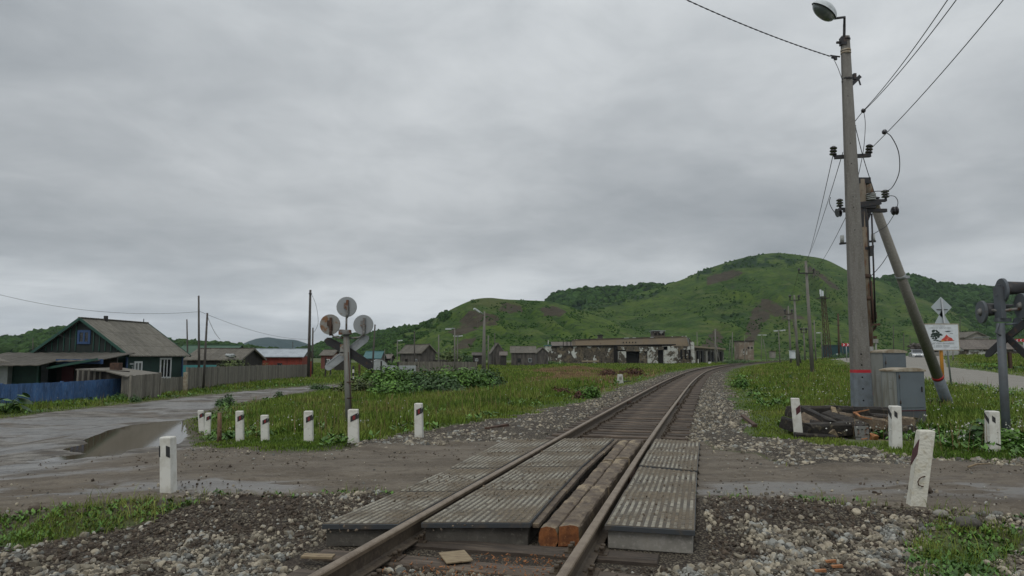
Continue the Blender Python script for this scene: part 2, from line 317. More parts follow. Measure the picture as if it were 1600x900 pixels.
def mesh_obj(name, mb, m, parent=None, org=(0,0,0), bevel=0):
    me = bpy.data.meshes.new(name); o_ = Vector(org)
    me.from_pydata([(v[0]-o_.x, v[1]-o_.y, v[2]-o_.z) for v in mb.v], [], mb.f)
    me.polygons.foreach_set('use_smooth', mb.sm)
    a = me.attributes.new('tint', 'FLOAT', 'FACE'); a.data.foreach_set('value', mb.t)
    me.materials.append(M[m] if isinstance(m, str) else m); me.update()
    o = bpy.data.objects.new(name, me); COL.objects.link(o)
    if parent: o.parent = parent
    else: o.location = o_
    if bevel:
        b = o.modifiers.new('bevel', 'BEVEL'); b.width = bevel; b.segments = 2; b.limit_method = 'ANGLE'
    return o
class Thing:
    def __init__(s, name, label, cat, base, group=None, rz=0):
        s.o = bpy.data.objects.new(name, None); COL.objects.link(s.o); s.o.location = base; s.o.empty_display_size = .2
        s.o.rotation_euler = (0, 0, rz); s.base = Vector(base); s.local = rz != 0 or False
        s.o['label'] = label; s.o['category'] = cat
        if group: s.o['group'] = group
    def part(s, name, mb, m, parent=None, label=None, bevel=0, local=False):
        o = mesh_obj(name, mb, m, parent or s.o, (0,0,0) if local else s.base, bevel)
        if label: o['label'] = label
        return o
def solo(name, label, cat, mb, m, base, group=None, bevel=0):
    o = mesh_obj(name, mb, m, None, base, bevel); o['label'] = label; o['category'] = cat
    if group: o['group'] = group
    return o
def struct(o, kind='structure', label=None, cat=None):
    o['kind'] = kind
    if label: o['label'] = label
    if cat: o['category'] = cat
    return o
def raw_mesh(name, V, F, m, tint=None, smooth=False, attrs=None):
    """V (n,3), F (k,3|4) numpy"""
    me = bpy.data.meshes.new(name); V = np.ascontiguousarray(V, np.float32); F = np.ascontiguousarray(F, np.int32); k, c = F.shape
    me.vertices.add(len(V)); me.vertices.foreach_set('co', V.ravel()); me.loops.add(k*c); me.loops.foreach_set('vertex_index', F.ravel())
    me.polygons.add(k); me.polygons.foreach_set('loop_start', np.arange(0, k*c, c, dtype=np.int32)); me.polygons.foreach_set('loop_total', np.full(k, c, np.int32))
    me.polygons.foreach_set('use_smooth', np.full(k, smooth))
    if tint is not None: a = me.attributes.new('tint', 'FLOAT', 'FACE'); a.data.foreach_set('value', np.asarray(tint, np.float32))
    if attrs:
        for n_, arr in attrs.items(): a = me.color_attributes.new(n_, 'FLOAT_COLOR', 'POINT'); a.data.foreach_set('color', np.asarray(arr, np.float32).ravel())
    me.materials.append(M[m] if isinstance(m, str) else m); me.update(calc_edges=True); me.validate()
    o = bpy.data.objects.new(name, me); COL.objects.link(o); return o
def rand_rot(n, tilt=None):
    q = RNG.normal(size=(n, 4)); q /= np.linalg.norm(q, axis=1)[:, None]; w, x, y, z = q.T
    return np.stack([1-2*(y*y+z*z), 2*(x*y-z*w), 2*(x*z+y*w), 2*(x*y+z*w), 1-2*(x*x+z*z), 2*(y*z-x*w), 2*(x*z-y*w), 2*(y*z+x*w), 1-2*(x*x+y*y)], 1).reshape(n, 3, 3)
def scatter(name, variants, F, pos, scale, m, tint, rot=None, smooth=False):
    """variants (k,V,3); pos (n,3); scale (n,3)"""
    n = len(pos); k = RNG.integers(0, len(variants), n); B = variants[k]*scale[:, None, :]
    if rot is None: rot = rand_rot(n)
    B = np.einsum('nij,nvj->nvi', rot, B)+pos[:, None, :]; nv = variants.shape[1]
    FF = (F[None]+(np.arange(n)*nv)[:, None, None]).reshape(-1, F.shape[1])
    return raw_mesh(name, B.reshape(-1, 3), FF, m, np.repeat(tint, len(F)), smooth)

# ------------------------------------------------------------------ ground masks (world regions)
ROAD = Gp((283,668),(287,678),(300,691),(345,703),(430,708),(500,706),(560,698),(640,692),(700,694),(755,694)) + Gp((1095,692),(1112,702),(1190,712),(1240,728),(1340,730),(1450,722),(1600,729)) \
     + [(22, 9.0), (22, 4.6)] + Gp((1600,815),(1450,797),(1300,784),(1200,780),(1095,777),(560,771),(440,776),(330,772),(260,777),(120,791),(0,806)) + [(-30, 1), (-50, 10), (-40, 21)] \
     + Gp((0,655),(100,642),(200,632),(300,620),(400,610),(460,605),(520,601)) + [(-5, 47), (-2.5, 44)] + Gp((520,605),(440,618),(400,625),(345,633),(312,645))
a_, b_ = G(1443, 592), G(1600, 613)
HWY = [(12, 12), tuple(b_[:2]), tuple(a_[:2]), (37, 72), (47, 100), (72, 160), (120, 250), (150, 245), (100, 165)] + Gp((1480,573),(1540,580),(1600,588)) + [(34, 34), (28, 20), (26, 12)]
GRASS_L = Gp((-60,850),(-60,806),(60,800),(150,776),(240,770),(290,774),(312,786),(270,798),(225,815),(120,838),(40,856))
GRASS_R = Gp((1425,868),(1430,838),(1480,812),(1600,826),(1680,850),(1560,868),(1560,905),(1450,905))
HEAP_L = Gp((545,694),(600,684),(700,668),(800,652),(900,630),(930,640),(880,690),(740,698),(640,702),(560,704))
HEAP_R = Gp((1090,680),(1130,662),(1180,682),(1290,694),(1360,700),(1450,722),(1340,736),(1235,732),(1150,708),(1090,698))
DEAD = Gp((820,578),(900,572),(1040,578),(1030,588),(975,598),(940,622),(870,622),(885,602),(815,600))
CARVE_Y = (5.9, 12.85)
def masks(x, y):
    x = np.asarray(x, float); y = np.asarray(y, float)
    s = (x-xc(y))*.962
    wob = (fbm(x*1.3, y*1.3, 3, 31)-.5)*.55*np.clip(y/10, .5, 2)
    rd = poly_sd(x, y, ROAD)+wob*.6; hw = poly_sd(x, y, HWY)
    onbed = 1-sm((np.abs(s)-2.40-wob*1.3)/.5)
    onbed = np.where((y < 12.9) & (y > 5.8), onbed*((s > -1.45) & (s < 1.62)), onbed)
    road = sm(rd/.35+.5); road = np.where((s > -1.42) & (s < 1.6) & (y > 5.8) & (y < 12.9), 0, road)
    hway = sm(hw/.5+.5)
    front = (y < 10.5)*(rd < .25)*sm((11-y)/1.0)
    gl = sm((poly_sd(x, y, GRASS_L)+wob*.5)/.3+.5); gr = sm((poly_sd(x, y, GRASS_R)+wob*.7)/.3+.5)
    heap = np.maximum(sm((poly_sd(x, y, HEAP_L)+wob)/.5+.3), sm((poly_sd(x, y, HEAP_R)+wob)/.5+.3))
    gravel = np.maximum(onbed, heap)
    gravel = np.maximum(gravel, front*(1-np.maximum(gl, gr))); gravel = np.clip(gravel, 0, 1)
    gravel = gravel*(1-road*(1-heap*.8))
    dead = sm((poly_sd(x, y, DEAD)+wob*5)/3)
    grass = (1-road)*(1-hway)*(1-gravel)
    # dirt verge along road edges
    verge = sm((.9+rd+wob)/.7)*(1-road)
    return dict(s=s, road=road, hwy=hway, gravel=gravel, grass=grass, dead=dead, rd=rd, hw=hw, verge=verge, front=front, heap=heap)

# ------------------------------------------------------------------ ground sheet
ys = np.concatenate([np.arange(-8, 2.4, .5), np.arange(2.4, 17, .062), 17*1.0205**np.arange(1, 300)]); ys = ys[ys < 7000]
ks = np.linspace(-1, 1, 520); ks = np.sign(ks)*np.abs(ks)**1.12*1.45
YY, KK = np.meshgrid(ys, ks, indexing='ij'); XX = KK*(YY+9.0)*np.where(YY < 17, .78+.0*YY, .78+.22*sm((YY-17)/60))
ZZ = zg(XX, YY); mk = masks(XX, YY)
rut = (fbm(XX*.8, YY*2.2, 3, 71)-.5)*.040+(fbm(XX*3, YY*5, 3, 75)-.5)*.022
ZZ = ZZ+np.where(YY < 60, mk['road']*rut*sm((poly_sd(XX, YY, PUD)*-1-.1)/.5), 0)
ZZ = ZZ+np.where(YY < 12, mk['gravel']*(fbm(XX*3.2, YY*3.2, 3, 77)-.5)*.10*(sm((np.abs(mk['s'])-1.6)/.5)), 0)+mk['heap']*.05*(fbm(XX*1.5, YY*1.5, 3, 78))
ZTAB = None
wet = sm((fbm(XX*.30+3, YY*.7, 5, 51)-.44)/.14)
wy = (fbm(XX*.6, YY*.6, 3, 91)-.5)*.9; lane = np.exp(-((YY+wy-(8.6+.02*XX))/.46)**2)*sm((-XX-1.8)/1.2)+np.exp(-((YY+wy-(8.3-.07*(XX-3)))/.42)**2)*sm((XX-1.7)/.8)+.7*np.exp(-((YY+wy-(10.3+.03*XX))/.35)**2)*sm((-XX-4.5)/1.5)
street = sm((-XX-6.0)/2)*sm((YY-9)/2)
wet = np.clip(wet*(.14+.60*street)+lane*sm((fbm(XX*1.2, YY*3, 4, 52)-.27)/.22)*1.1, 0, 1)*mk['road']
c1 = np.stack([mk['road'], mk['hwy'], mk['gravel'], wet], -1).reshape(-1, 4)
c2 = np.stack([mk['dead'], np.clip(mk['verge'], 0, 1), street*mk['road'], np.ones_like(wet)], -1).reshape(-1, 4)
ny, nx = XX.shape; V = np.stack([XX, YY, ZZ], -1).reshape(-1, 3)
ii = (np.arange(ny-1)[:, None]*nx+np.arange(nx-1)[None]); FQ = np.stack([ii, ii+1, ii+nx+1, ii+nx], -1)
fr = (mk['road'][:-1, :-1] > .5)&(YY[:-1,:-1] < 80); fh = (mk['hwy'][:-1, :-1] > .5) & ~fr

def ground_mat():
    m = bpy.data.materials.new('ground'); m.use_nodes = True; nt = m.node_tree; N = nt.nodes; L = nt.links; b = N['Principled BSDF']
    t = N.new('ShaderNodeTexCoord'); co = t.outputs['Object']
    def noise(s, d=5, r=.6, stretch=None, dist=0):
        n = N.new('ShaderNodeTexNoise'); n.inputs['Scale'].default_value = s; n.inputs['Detail'].default_value = d; n.inputs['Roughness'].default_value = r; n.inputs['Distortion'].default_value = dist
        if stretch: mp = N.new('ShaderNodeMapping'); mp.inputs['Scale'].default_value = stretch; L.new(co, mp.inputs[0]); L.new(mp.outputs[0], n.inputs['Vector'])
        else: L.new(co, n.inputs['Vector'])
        return n.outputs['Fac']
    def ma(op, a, c=None, cl=False):
        q = N.new('ShaderNodeMath'); q.operation = op; q.use_clamp = cl
        for i, s_ in enumerate((a, c)):
            if s_ is None: continue
            if isinstance(s_, (int, float)): q.inputs[i].default_value = s_
            else: L.new(s_, q.inputs[i])
        return q.outputs[0]
    def ramp(f, lo, hi):
        q = N.new('ShaderNodeMapRange'); q.interpolation_type = 'SMOOTHSTEP'; q.inputs[1].default_value = lo; q.inputs[2].default_value = hi; L.new(f, q.inputs[0]); return q.outputs[0]
    def mix(f, a, c):
        x = N.new('ShaderNodeMix'); x.data_type = 'RGBA'
        if isinstance(f, float): x.inputs[0].default_value = f
        else: L.new(f, x.inputs[0])
        for i, s_ in ((6, a), (7, c)):
            if isinstance(s_, tuple): x.inputs[i].default_value = (*s_, 1)
            else: L.new(s_, x.inputs[i])
        return x.outputs[2]
    A1 = N.new('ShaderNodeAttribute'); A1.attribute_name = 'm1'; A2 = N.new('ShaderNodeAttribute'); A2.attribute_name = 'm2'
    s1 = N.new('ShaderNodeSeparateColor'); L.new(A1.outputs['Color'], s1.inputs[0]); s2 = N.new('ShaderNodeSeparateColor'); L.new(A2.outputs['Color'], s2.inputs[0])
    road, hwy, grav = s1.outputs; wet = A1.outputs['Alpha']; dead, verge, street = s2.outputs
    n_f = noise(38, 6, .7); n_m = noise(6, 6, .65); n_l = noise(.7, 5, .6); n_s = noise(1.2, 7, .7, (.55, 1.6, 1)); n_b = noise(.09, 4, .6)
    # grass ground
    g = mix(ramp(n_m, .35, .65), (.042,.072,.018), (.085,.118,.030)); g = mix(ramp(n_b, .42, .6), g, (.10,.115,.040)); g = mix(ma('MULTIPLY', ramp(n_f, .5, .75), .5), g, (.030,.040,.016))
    g = mix(ma('MULTIPLY', dead, ramp(n_l, .38, .55)), g, (.23,.145,.070)); g = mix(ma('MULTIPLY', ma('MULTIPLY', dead, ramp(n_l, .52, .62)), .7), g, (.085,.045,.026))
    dirt = mix(ramp(n_m, .38, .62), (.062,.048,.036), (.10,.080,.060)); dirt = mix(ramp(n_f, .55, .72), dirt, (.15,.135,.11))
    ve = ma('MULTIPLY', verge, ramp(ma('ADD', n_m, ma('MULTIPLY', verge, .3)), .45, .62))
    g = mix(ve, g, dirt)
    # road: brown packed grit, grey broken surface along the street
    n_g = noise(90, 5, .75); n_d = noise(2.2, 6, .7, (.6, 1.6, 1)); r = mix(ramp(n_s, .36, .64), (.108,.086,.062), (.170,.142,.108)); r = mix(ma('MULTIPLY', ramp(n_f, .52, .66), .6), r, (.25,.225,.185)); r = mix(ma('MULTIPLY', ramp(n_m, .50, .64), .6), r, (.075,.058,.043)); r = mix(ma('MULTIPLY', ramp(n_d, .52, .62), .55), r, (.085,.067,.050)); r = mix(ma('MULTIPLY', ramp(n_g, .55, .66), .6), r, (.05,.040,.031))
    st = mix(ramp(n_s, .42, .56), (.085,.078,.070), (.255,.243,.222)); st = mix(ma('MULTIPLY', ramp(n_d, .50, .60), .7), st, (.065,.056,.046)); st = mix(ramp(n_f, .5, .66), st, (.05,.047,.044))
    st = mix(ma('MULTIPLY', ramp(n_l, .5, .62), .6), st, (.12,.095,.07))
    r = mix(ma('MULTIPLY', street, .85), r, st); r = mix(ma('MULTIPLY', wet, .45), r, (.10,.096,.094))
    # highway
    h = mix(ramp(n_s, .35, .65), (.20,.185,.16), (.26,.245,.215)); h = mix(ma('MULTIPLY', ramp(n_m, .5, .7), .4), h, (.15,.135,.12))
    # ballast bed: dark soil with small pebbles
    vo = N.new('ShaderNodeTexVoronoi'); vo.inputs['Scale'].default_value = 42; L.new(co, vo.inputs['Vector'])
    sc_ = N.new('ShaderNodeSeparateColor'); L.new(vo.outputs['Color'], sc_.inputs[0])
    peb = mix(sc_.outputs[0], (.060,.046,.032), (.235,.205,.152)); peb = mix(ramp(vo.outputs['Distance'], .35, .6), peb, (.035,.027,.021))
    soil = mix(ramp(n_m, .4, .6), (.040,.029,.021), (.065,.048,.035)); gv = mix(ramp(ma('ADD', n_l, ma('MULTIPLY', n_m, .4)), .52, .72), soil, peb)
    edge = ma('MULTIPLY', ma('SUBTRACT', n_m, .5), .9)
    col = mix(ramp(ma('ADD', grav, edge), .35, .65), g, gv)
    col = mix(ramp(ma('ADD', hwy, ma('MULTIPLY', edge, .4)), .4, .6), col, h)
    fr_ = ramp(ma('ADD', road, ma('MULTIPLY', edge, .7)), .4, .6); col = mix(fr_, col, r)
    L.new(col, b.inputs['Base Color'])
    # gloss of standing film of water in the wheel tracks
    wr = ramp(ma('ADD', ma('ADD', ma('MULTIPLY', wet, 1.0), ma('MULTIPLY', ma('SUBTRACT', n_s, .5), .8)), ma('MULTIPLY', ma('SUBTRACT', n_m, .5), 1.2)), .20, .80)
    rough = ma('SUBTRACT', .9, ma('MULTIPLY', wr, .54)); L.new(rough, b.inputs['Roughness'])
    L.new(ma('ADD', .35, ma('MULTIPLY', wr, .40)), b.inputs['Specular IOR Level'])
    hsum = ma('ADD', ma('MULTIPLY', n_f, .35), n_m); hsum = ma('ADD', hsum, ma('MULTIPLY', ma('MULTIPLY', n_s, road), 2.0))
    hsum = ma('SUBTRACT', hsum, ma('MULTIPLY', ma('MULTIPLY', vo.outputs['Distance'], grav), .8))
    bn = N.new('ShaderNodeBump'); bn.inputs['Distance'].default_value = .03; L.new(ma('SUBTRACT', 1.0, ma('MULTIPLY', wr, .45)), bn.inputs['Strength']); L.new(hsum, bn.inputs['Height']); L.new(bn.outputs[0], b.inputs['Normal'])
    return m
M['ground'] = ground_mat()
def region(name, sel):
    F = FQ[sel].reshape(-1, 4); u, inv = np.unique(F, return_inverse=True)
    return struct(raw_mesh(name, V[u], inv.reshape(F.shape), 'ground', None, True, {'m1': c1[u], 'm2': c2[u]}))
region('ground', ~(fr | fh)); region('dirt_road', fr); region('highway', fh)
# level brown puddle water lying in its hollow
def water_mat():
    m = mat('puddle_water', (.075,.056,.032), .05, ((2,(.085,.065,.04),.45,.6,4),), (3,.03,.004)); m.node_tree.nodes['Principled BSDF'].inputs['IOR'].default_value = 1.33
    m.node_tree.nodes['Principled BSDF'].inputs['Specular IOR Level'].default_value = .5; return m
M['water'] = water_mat()
px, py = np.array(PUD).T; gx, gy = np.meshgrid(np.arange(px.min()-.4, px.max()+.4, .12), np.arange(py.min()-.4, py.max()+.4, .12), indexing='ij')
sel = (poly_sd(gx, gy, PUD) > -.28); ii = np.arange(gx.size).reshape(gx.shape); q = sel[:-1, :-1] & sel[1:, 1:]
F = np.stack([ii[:-1, :-1], ii[1:, :-1], ii[1:, 1:], ii[:-1, 1:]], -1)[q]
struct(raw_mesh('puddle_water', np.stack([gx.ravel(), gy.ravel(), np.full(gx.size, ZP-.006)], 1), F, 'water', None, True))
# painted line on the near edge of the highway
mb = MB(); pts = [b_, a_]
for i in range(24):
    t0, t1 = i/24, (i+.9)/24; p0 = b_.lerp(a_, t0)+Vector((.55, 0, .02)); p1 = b_.lerp(a_, t1)+Vector((.55, 0, .02)); p0.z = zs(p0.x, p0.y)+.02; p1.z = zs(p1.x, p1.y)+.02
    mb.add([p0, p0+Vector((.13,0,0)), p1+Vector((.13,0,0)), p1], [(0,1,2,3)])
M['road_paint'] = mat('road_paint', (.42,.42,.40), .7, ((6,(.25,.24,.22),.45,.6,5),)); struct(mesh_obj('road_marking', mb, 'road_paint', None, pts[0]))

# ------------------------------------------------------------------ hills
def hill_mat(name, kind):
    m = bpy.data.materials.new(name); m.use_nodes = True; nt = m.node_tree; N = nt.nodes; L = nt.links; b = N['Principled BSDF']; b.inputs['Roughness'].default_value = .95; b.inputs['Specular IOR Level'].default_value = .15
    t = N.new('ShaderNodeTexCoord'); co = t.outputs['Object']
    def noise(s, d=5, r=.6, st=(1,1,1)):
        n = N.new('ShaderNodeTexNoise'); n.inputs['Scale'].default_value = s; n.inputs['Detail'].default_value = d; n.inputs['Roughness'].default_value = r
        mp = N.new('ShaderNodeMapping'); mp.inputs['Scale'].default_value = st; L.new(co, mp.inputs[0]); L.new(mp.outputs[0], n.inputs['Vector']); return n.outputs['Fac']
    def ramp(f, lo, hi):
        q = N.new('ShaderNodeMapRange'); q.inputs[1].default_value = lo; q.inputs[2].default_value = hi; L.new(f, q.inputs[0]); return q.outputs[0]
    def mix(f, a, c):
        x = N.new('ShaderNodeMix'); x.data_type = 'RGBA'; L.new(f, x.inputs[0])
        for i, s_ in ((6, a), (7, c)):
            if isinstance(s_, tuple): x.inputs[i].default_value = (*s_, 1)
            else: L.new(s_, x.inputs[i])
        return x.outputs[2]
    A = N.new('ShaderNodeAttribute'); A.attribute_name = 'm1'; sp = N.new('ShaderNodeSeparateColor'); L.new(A.outputs['Color'], sp.inputs[0])
    if kind == 'grass':
        c = mix(ramp(noise(.012, 6, .7), .42, .57), (.034,.074,.009), (.080,.122,.017)); c = mix(ramp(sp.outputs[2], .05, .8), (.028,.062,.009), c)
        c = mix(ramp(noise(.03, 6, .7, (1,.6,4)), .50, .66), c, (.075,.122,.020)); c = mix(ramp(noise(.05, 6, .7, (1,1,5)), .56, .70), c, (.022,.048,.012))
        c = mix(ramp(noise(.16, 6, .75), .50, .60), c, (.024,.048,.013)); c = mix(ramp(noise(.02, 6, .75, (1,.5,6)), .55, .64), c, (.085,.110,.030))
        c = mix(ramp(noise(.008, 3, .5), .62, .76), c, (.080,.092,.030))
        c = mix(sp.outputs[1], c, (.016,.038,.012))
        q = N.new('ShaderNodeMath'); q.operation = 'ADD'; L.new(sp.outputs[0], q.inputs[0]); mm = N.new('ShaderNodeMath'); mm.operation = 'MULTIPLY_ADD'; L.new(noise(.06, 6, .7), mm.inputs[0]); mm.inputs[1].default_value = 3.4; mm.inputs[2].default_value = -1.75; L.new(mm.outputs[0], q.inputs[1])
        br = mix(ramp(noise(.08, 6, .7, (1,1,3)), .4, .65), (.050,.042,.028), (.074,.060,.040)); c = mix(ramp(q.outputs[0], .42, .68), c, br)
    elif kind == 'wood': c = mix(ramp(noise(.05, 5, .7), .4, .6), (.014,.034,.012), (.028,.056,.018))
    else: c = mix(ramp(noise(.002, 5, .6), .4, .6), (.02,.045,.035), (.035,.065,.045))
    L.new(c, b.inputs['Base Color']); bn = N.new('ShaderNodeBump'); bn.inputs['Strength'].default_value = .9; bn.inputs['Distance'].default_value = 5 if kind != 'far' else 15
    L.new(noise(.08 if kind != 'far' else .004, 6, .65), bn.inputs['Height']); L.new(bn.outputs[0], b.inputs['Normal']); return m
M['hill_grass'] = hill_mat('hill_grass', 'grass'); M['hill_wood'] = hill_mat('hill_wood', 'wood'); M['hill_far'] = hill_mat('hill_far', 'far')
def in_px(u, v, poly, soft): return sm(poly_sd(u, v, poly)/soft+.5)
def hill(name, sil, Y0, Y1, m, gully=.10, gs=1.0, brown=(), dark=(), nr=110, seed=0, du=4, back=1.5, power=.8):
    us = np.arange(sil[0][0], sil[-1][0]+.1, du); su, sv = np.array(sil).T
    e = np.interp(us, su, (556-sv)/FPX); k = np.ones(5)/5; e2 = np.convolve(np.pad(e, 2, 'edge'), k, 'valid'); e = np.maximum(e2, -.004)
    t = np.concatenate([np.linspace(0, 1, nr), 1+np.linspace(.03, 1, 14)]); U, T = np.meshgrid((us-800)/FPX, t, indexing='ij')
    y0 = np.interp(us, [q[0] for q in Y0], [q[1] for q in Y0]) if hasattr(Y0, '__len__') else np.full(len(us), Y0)
    y1 = np.interp(us, [q[0] for q in Y1], [q[1] for q in Y1]) if hasattr(Y1, '__len__') else np.full(len(us), Y1)
    Yd = y0[:, None]+(y1-y0)[:, None]*T
    Tc = np.clip(T, 0, 1); E = e[:, None]
    gn = fbm(U*9*gs+4*Tc*.6+seed, Tc*1.6+seed, 4, 100+seed); rdg = 1-np.abs(2*gn-1)       # spurs and gullies running down the slope
    wv = (rdg-.72)*gully*2.2*np.sin(PI*Tc)**.8+(fbm(U*40*gs, Tc*14, 3, 130+seed)-.5)*.05*np.sin(PI*Tc)
    Q = np.clip(Tc**power+wv, 0, 1); Q = np.where(Tc >= 1, 1, np.minimum(Q, .995))
    el = E*Q-(1-Tc)*.006; Z = CAMZ+el*Yd
    over = np.clip(T-1, 0, 1); Z = np.where(T > 1, Z*np.cos(over*PI/2)-over*6, Z)
    X = U*Yd; pv = 556-el*FPX; pu = U*FPX+800
    bm = np.zeros_like(U); dm = np.zeros_like(U)
    for pl in brown: bm = np.maximum(bm, in_px(pu, pv, pl, 7))
    for pl in dark: dm = np.maximum(dm, in_px(pu, pv, pl, 8)*(fbm(pu*.05, pv*.12, 3, 7) > .47))
    bm = np.where(T > 1, 0, bm)
    Vh = np.stack([X, Yd, Z], -1).reshape(-1, 3); nu, ntt = U.shape; ii = np.arange(nu-1)[:, None]*ntt+np.arange(ntt-1)[None]; Fh = np.stack([ii, ii+ntt, ii+ntt+1, ii+1], -1).reshape(-1, 4)
    o = raw_mesh(name, Vh, Fh, m, None, True, {'m1': np.stack([bm, dm, np.clip((rdg-.45)/.5, 0, 1)*.8+.2*fbm(U*60*gs, Tc*20, 3, 5), 1+0*bm], -1).reshape(-1, 4)}); struct(o)
    return dict(X=X, Y=Yd, Z=Z, pu=pu, pv=pv, T=T, dm=dm)
H = {}
H['main'] = hill('green_hill', [(780,560),(830,540),(860,520),(880,500),(920,480),(960,470),(1000,458),(1040,446),(1070,436),(1100,422),(1130,412),(1160,403),(1190,397),(1215,394),(1240,396),(1262,399),(1285,402),(1300,407),(1320,418),(1340,429),(1380,440),(1420,458),(1460,474),(1500,490),(1560,514),(1620,535),(1700,552),(1760,558)],
    [(780,560),(1100,480),(1400,520),(1760,600)], [(780,800),(1215,1150),(1760,900)], 'hill_grass', .17, 1.7, nr=150, seed=3, power=.85,
    brown=[[(1195,466),(1215,474),(1245,492),(1262,500),(1235,500),(1205,494),(1190,510),(1180,530),(1176,540),(1160,540),(1166,515),(1175,485)],[(1105,432),(1150,420),(1170,426),(1130,440),(1105,446)],[(1258,414),(1276,418),(1300,438),(1318,452),(1308,454),(1285,436),(1262,420)],[(1098,535),(1118,512),(1130,525),(1128,548),(1092,550)]],
    dark=[[(1090,420),(1200,396),(1260,400),(1240,415),(1150,420),(1090,440)],[(1120,480),(1160,470),(1165,490),(1130,500)],[(860,500),(1000,460),(1040,450),(1040,460),(950,480)]])
H['left'] = hill('grassy_hill', [(520,560),(560,548),(590,532),(620,520),(650,511),(680,497),(700,486),(720,476),(742,467),(765,465),(790,468),(815,469),(840,470),(860,471),(885,478),(920,490),(960,503),(1010,518),(1060,532),(1120,548),(1160,556)],
    [(520,420),(800,400),(1160,420)], [(520,700),(760,640),(1160,600)], 'hill_grass', .16, 2.4, nr=120, seed=8, power=.8,
    brown=[[(735,484),(762,488),(785,498),(775,508),(752,510),(735,520),(712,526),(700,520),(720,504)],[(785,472),(812,478),(818,486),(795,492),(780,484)],[(842,480),(868,476),(885,486),(878,496),(852,494)],[(720,530),(745,528),(735,545),(705,548)]],
    dark=[[(540,555),(600,525),(660,508),(700,487),(700,497),(665,520),(640,540),(620,556)]])
H['mid'] = hill('wooded_ridge', [(830,556),(850,474),(870,463),(890,457),(920,454),(950,454),(985,453),(1005,449),(1015,446),(1030,450),(1060,447),(1090,440),(1130,450),(1200,520),(1240,556)], 1000, 1250, 'hill_wood', .06, 1.5, seed=5)
H['right'] = hill('wooded_hill', [(1250,556),(1300,470),(1340,438),(1370,436),(1395,438),(1415,434),(1440,438),(1470,447),(1500,451),(1530,452),(1560,455),(1600,461),(1660,470),(1760,480),(1900,500),(2050,556)], 760, 1300, 'hill_wood', .12, 1.3, seed=6, nr=130)
H['fl'] = hill('wooded_hill', [(-420,556),(-250,530),(-100,528),(0,536),(30,533),(55,526),(80,521),(110,520),(150,524),(200,532),(260,540),(310,542),(350,545),(390,550),(440,556)], 560, 900, 'hill_wood', .08, 1.3, seed=9)
H['foot'] = hill('wooded_ridge', [(440,556),(480,549),(500,543),(520,535),(545,529),(570,527),(600,522),(640,515),(680,520),(720,556)], 720, 900, 'hill_wood', .08, 1.6, seed=10)
H['blue'] = hill('distant_mountain', [(320,556),(350,548),(370,543),(385,535),(402,529),(420,527),(440,530),(462,531),(478,536),(495,542),(540,552),(560,556)], 4200, 5200, 'hill_far', .12, 5, seed=12, du=2)
# tree canopy over the wooded slopes: countless crowns, one mass per hill
M['canopy'] = mat('canopy', (.030,.062,.015), .95, ((.08,(.044,.084,.020),.45,.6,5),(.5,(.018,.038,.011),.5,.68,5)), (.9,.8,.4), tint=.4, spec=.1)
M['scrub'] = mat('scrub', (.028,.064,.013), .95, ((.3,(.04,.08,.016),.45,.6,4),), (.9,.8,.3), tint=.3, spec=.1)
vv, ff = ICO[0]; vv = np.array(vv); CAN = np.stack([vv*(1+RNG.uniform(-.28, .28, (len(vv), 1))) for _ in range(6)]); FT = np.array(ff)
v2, f2 = ICO[1]; v2 = np.array(v2); CAN2 = np.stack([v2*(1+RNG.uniform(-.3, .3, (len(v2), 1))) for _ in range(6)]); F2 = np.array(f2)
def canopy(h, n, lo=.15, r=(3.5, 6.5), sel=None, name='woodland', label=None):
    nu, nt_ = h['X'].shape; i = RNG.integers(0, nu-1, n*3); t = RNG.uniform(lo, 1.03, n*3)
    if sel is not None: j0 = np.clip(np.searchsorted(h['T'][0], t)-1, 0, nt_-2); keep = sel(h['pu'][i, j0], h['pv'][i, j0], h['dm'][i, j0]); i, t = i[keep], t[keep]
    i, t = i[:n], t[:n]
    if len(i) == 0: return
    j = np.clip(np.searchsorted(h['T'][0], t)-1, 0, nt_-2); f = RNG.uniform(0, 1, len(i)); g = RNG.uniform(0, 1, len(i))
    def bl(A): return (A[i, j]*(1-f)+A[i+1, j]*f)*(1-g)+(A[i, j+1]*(1-f)+A[i+1, j+1]*f)*g
    R = RNG.uniform(*r, len(i)); pos = np.stack([bl(h['X']), bl(h['Y']), bl(h['Z'])+R*.25], 1)
    o = scatter(name, CAN2, F2, pos, np.stack([R, R, R*.85], 1), 'canopy' if name == 'woodland' else 'scrub', RNG.uniform(0, 1, len(i)), smooth=False); struct(o, 'stuff', label, 'woodland')
canopy(H['right'], 5200, .1, (5, 9), label='dark green woodland covering the hill on the right')
canopy(H['mid'], 2000, .3, (5, 8), label='dark woodland on the ridge behind the green hill')
canopy(H['fl'], 2400, .1, (5, 8), label='dark woodland on the far left hill behind the green house')
canopy(H['foot'], 2200, .1, (3.5, 6), label='woodland on the ridge behind the round signal discs')
canopy(H['left'], 2200, .05, (1.0, 2.2), lambda u, v, d: (d > .3), label='scattered trees and scrub on the grassy hill crest')
rnd_ = lambda f, th, k: (lambda u, v, d: fbm(u*f, v*f*2.2, 4, k) > th)
canopy(H['main'], 4200, .03, (.5, 1.2), rnd_(.035, .57, 11), 'hill_scrub', 'low scrub scattered over the green hill'); canopy(H['left'], 2200, .05, (.4, .9), rnd_(.05, .58, 12), 'hill_scrub', 'low scrub scattered over the left grassy hill')
canopy(H['main'], 1300, .3, (1.0, 2.2), lambda u, v, d: (d > .3), label='scrub patches near the top of the green hill')

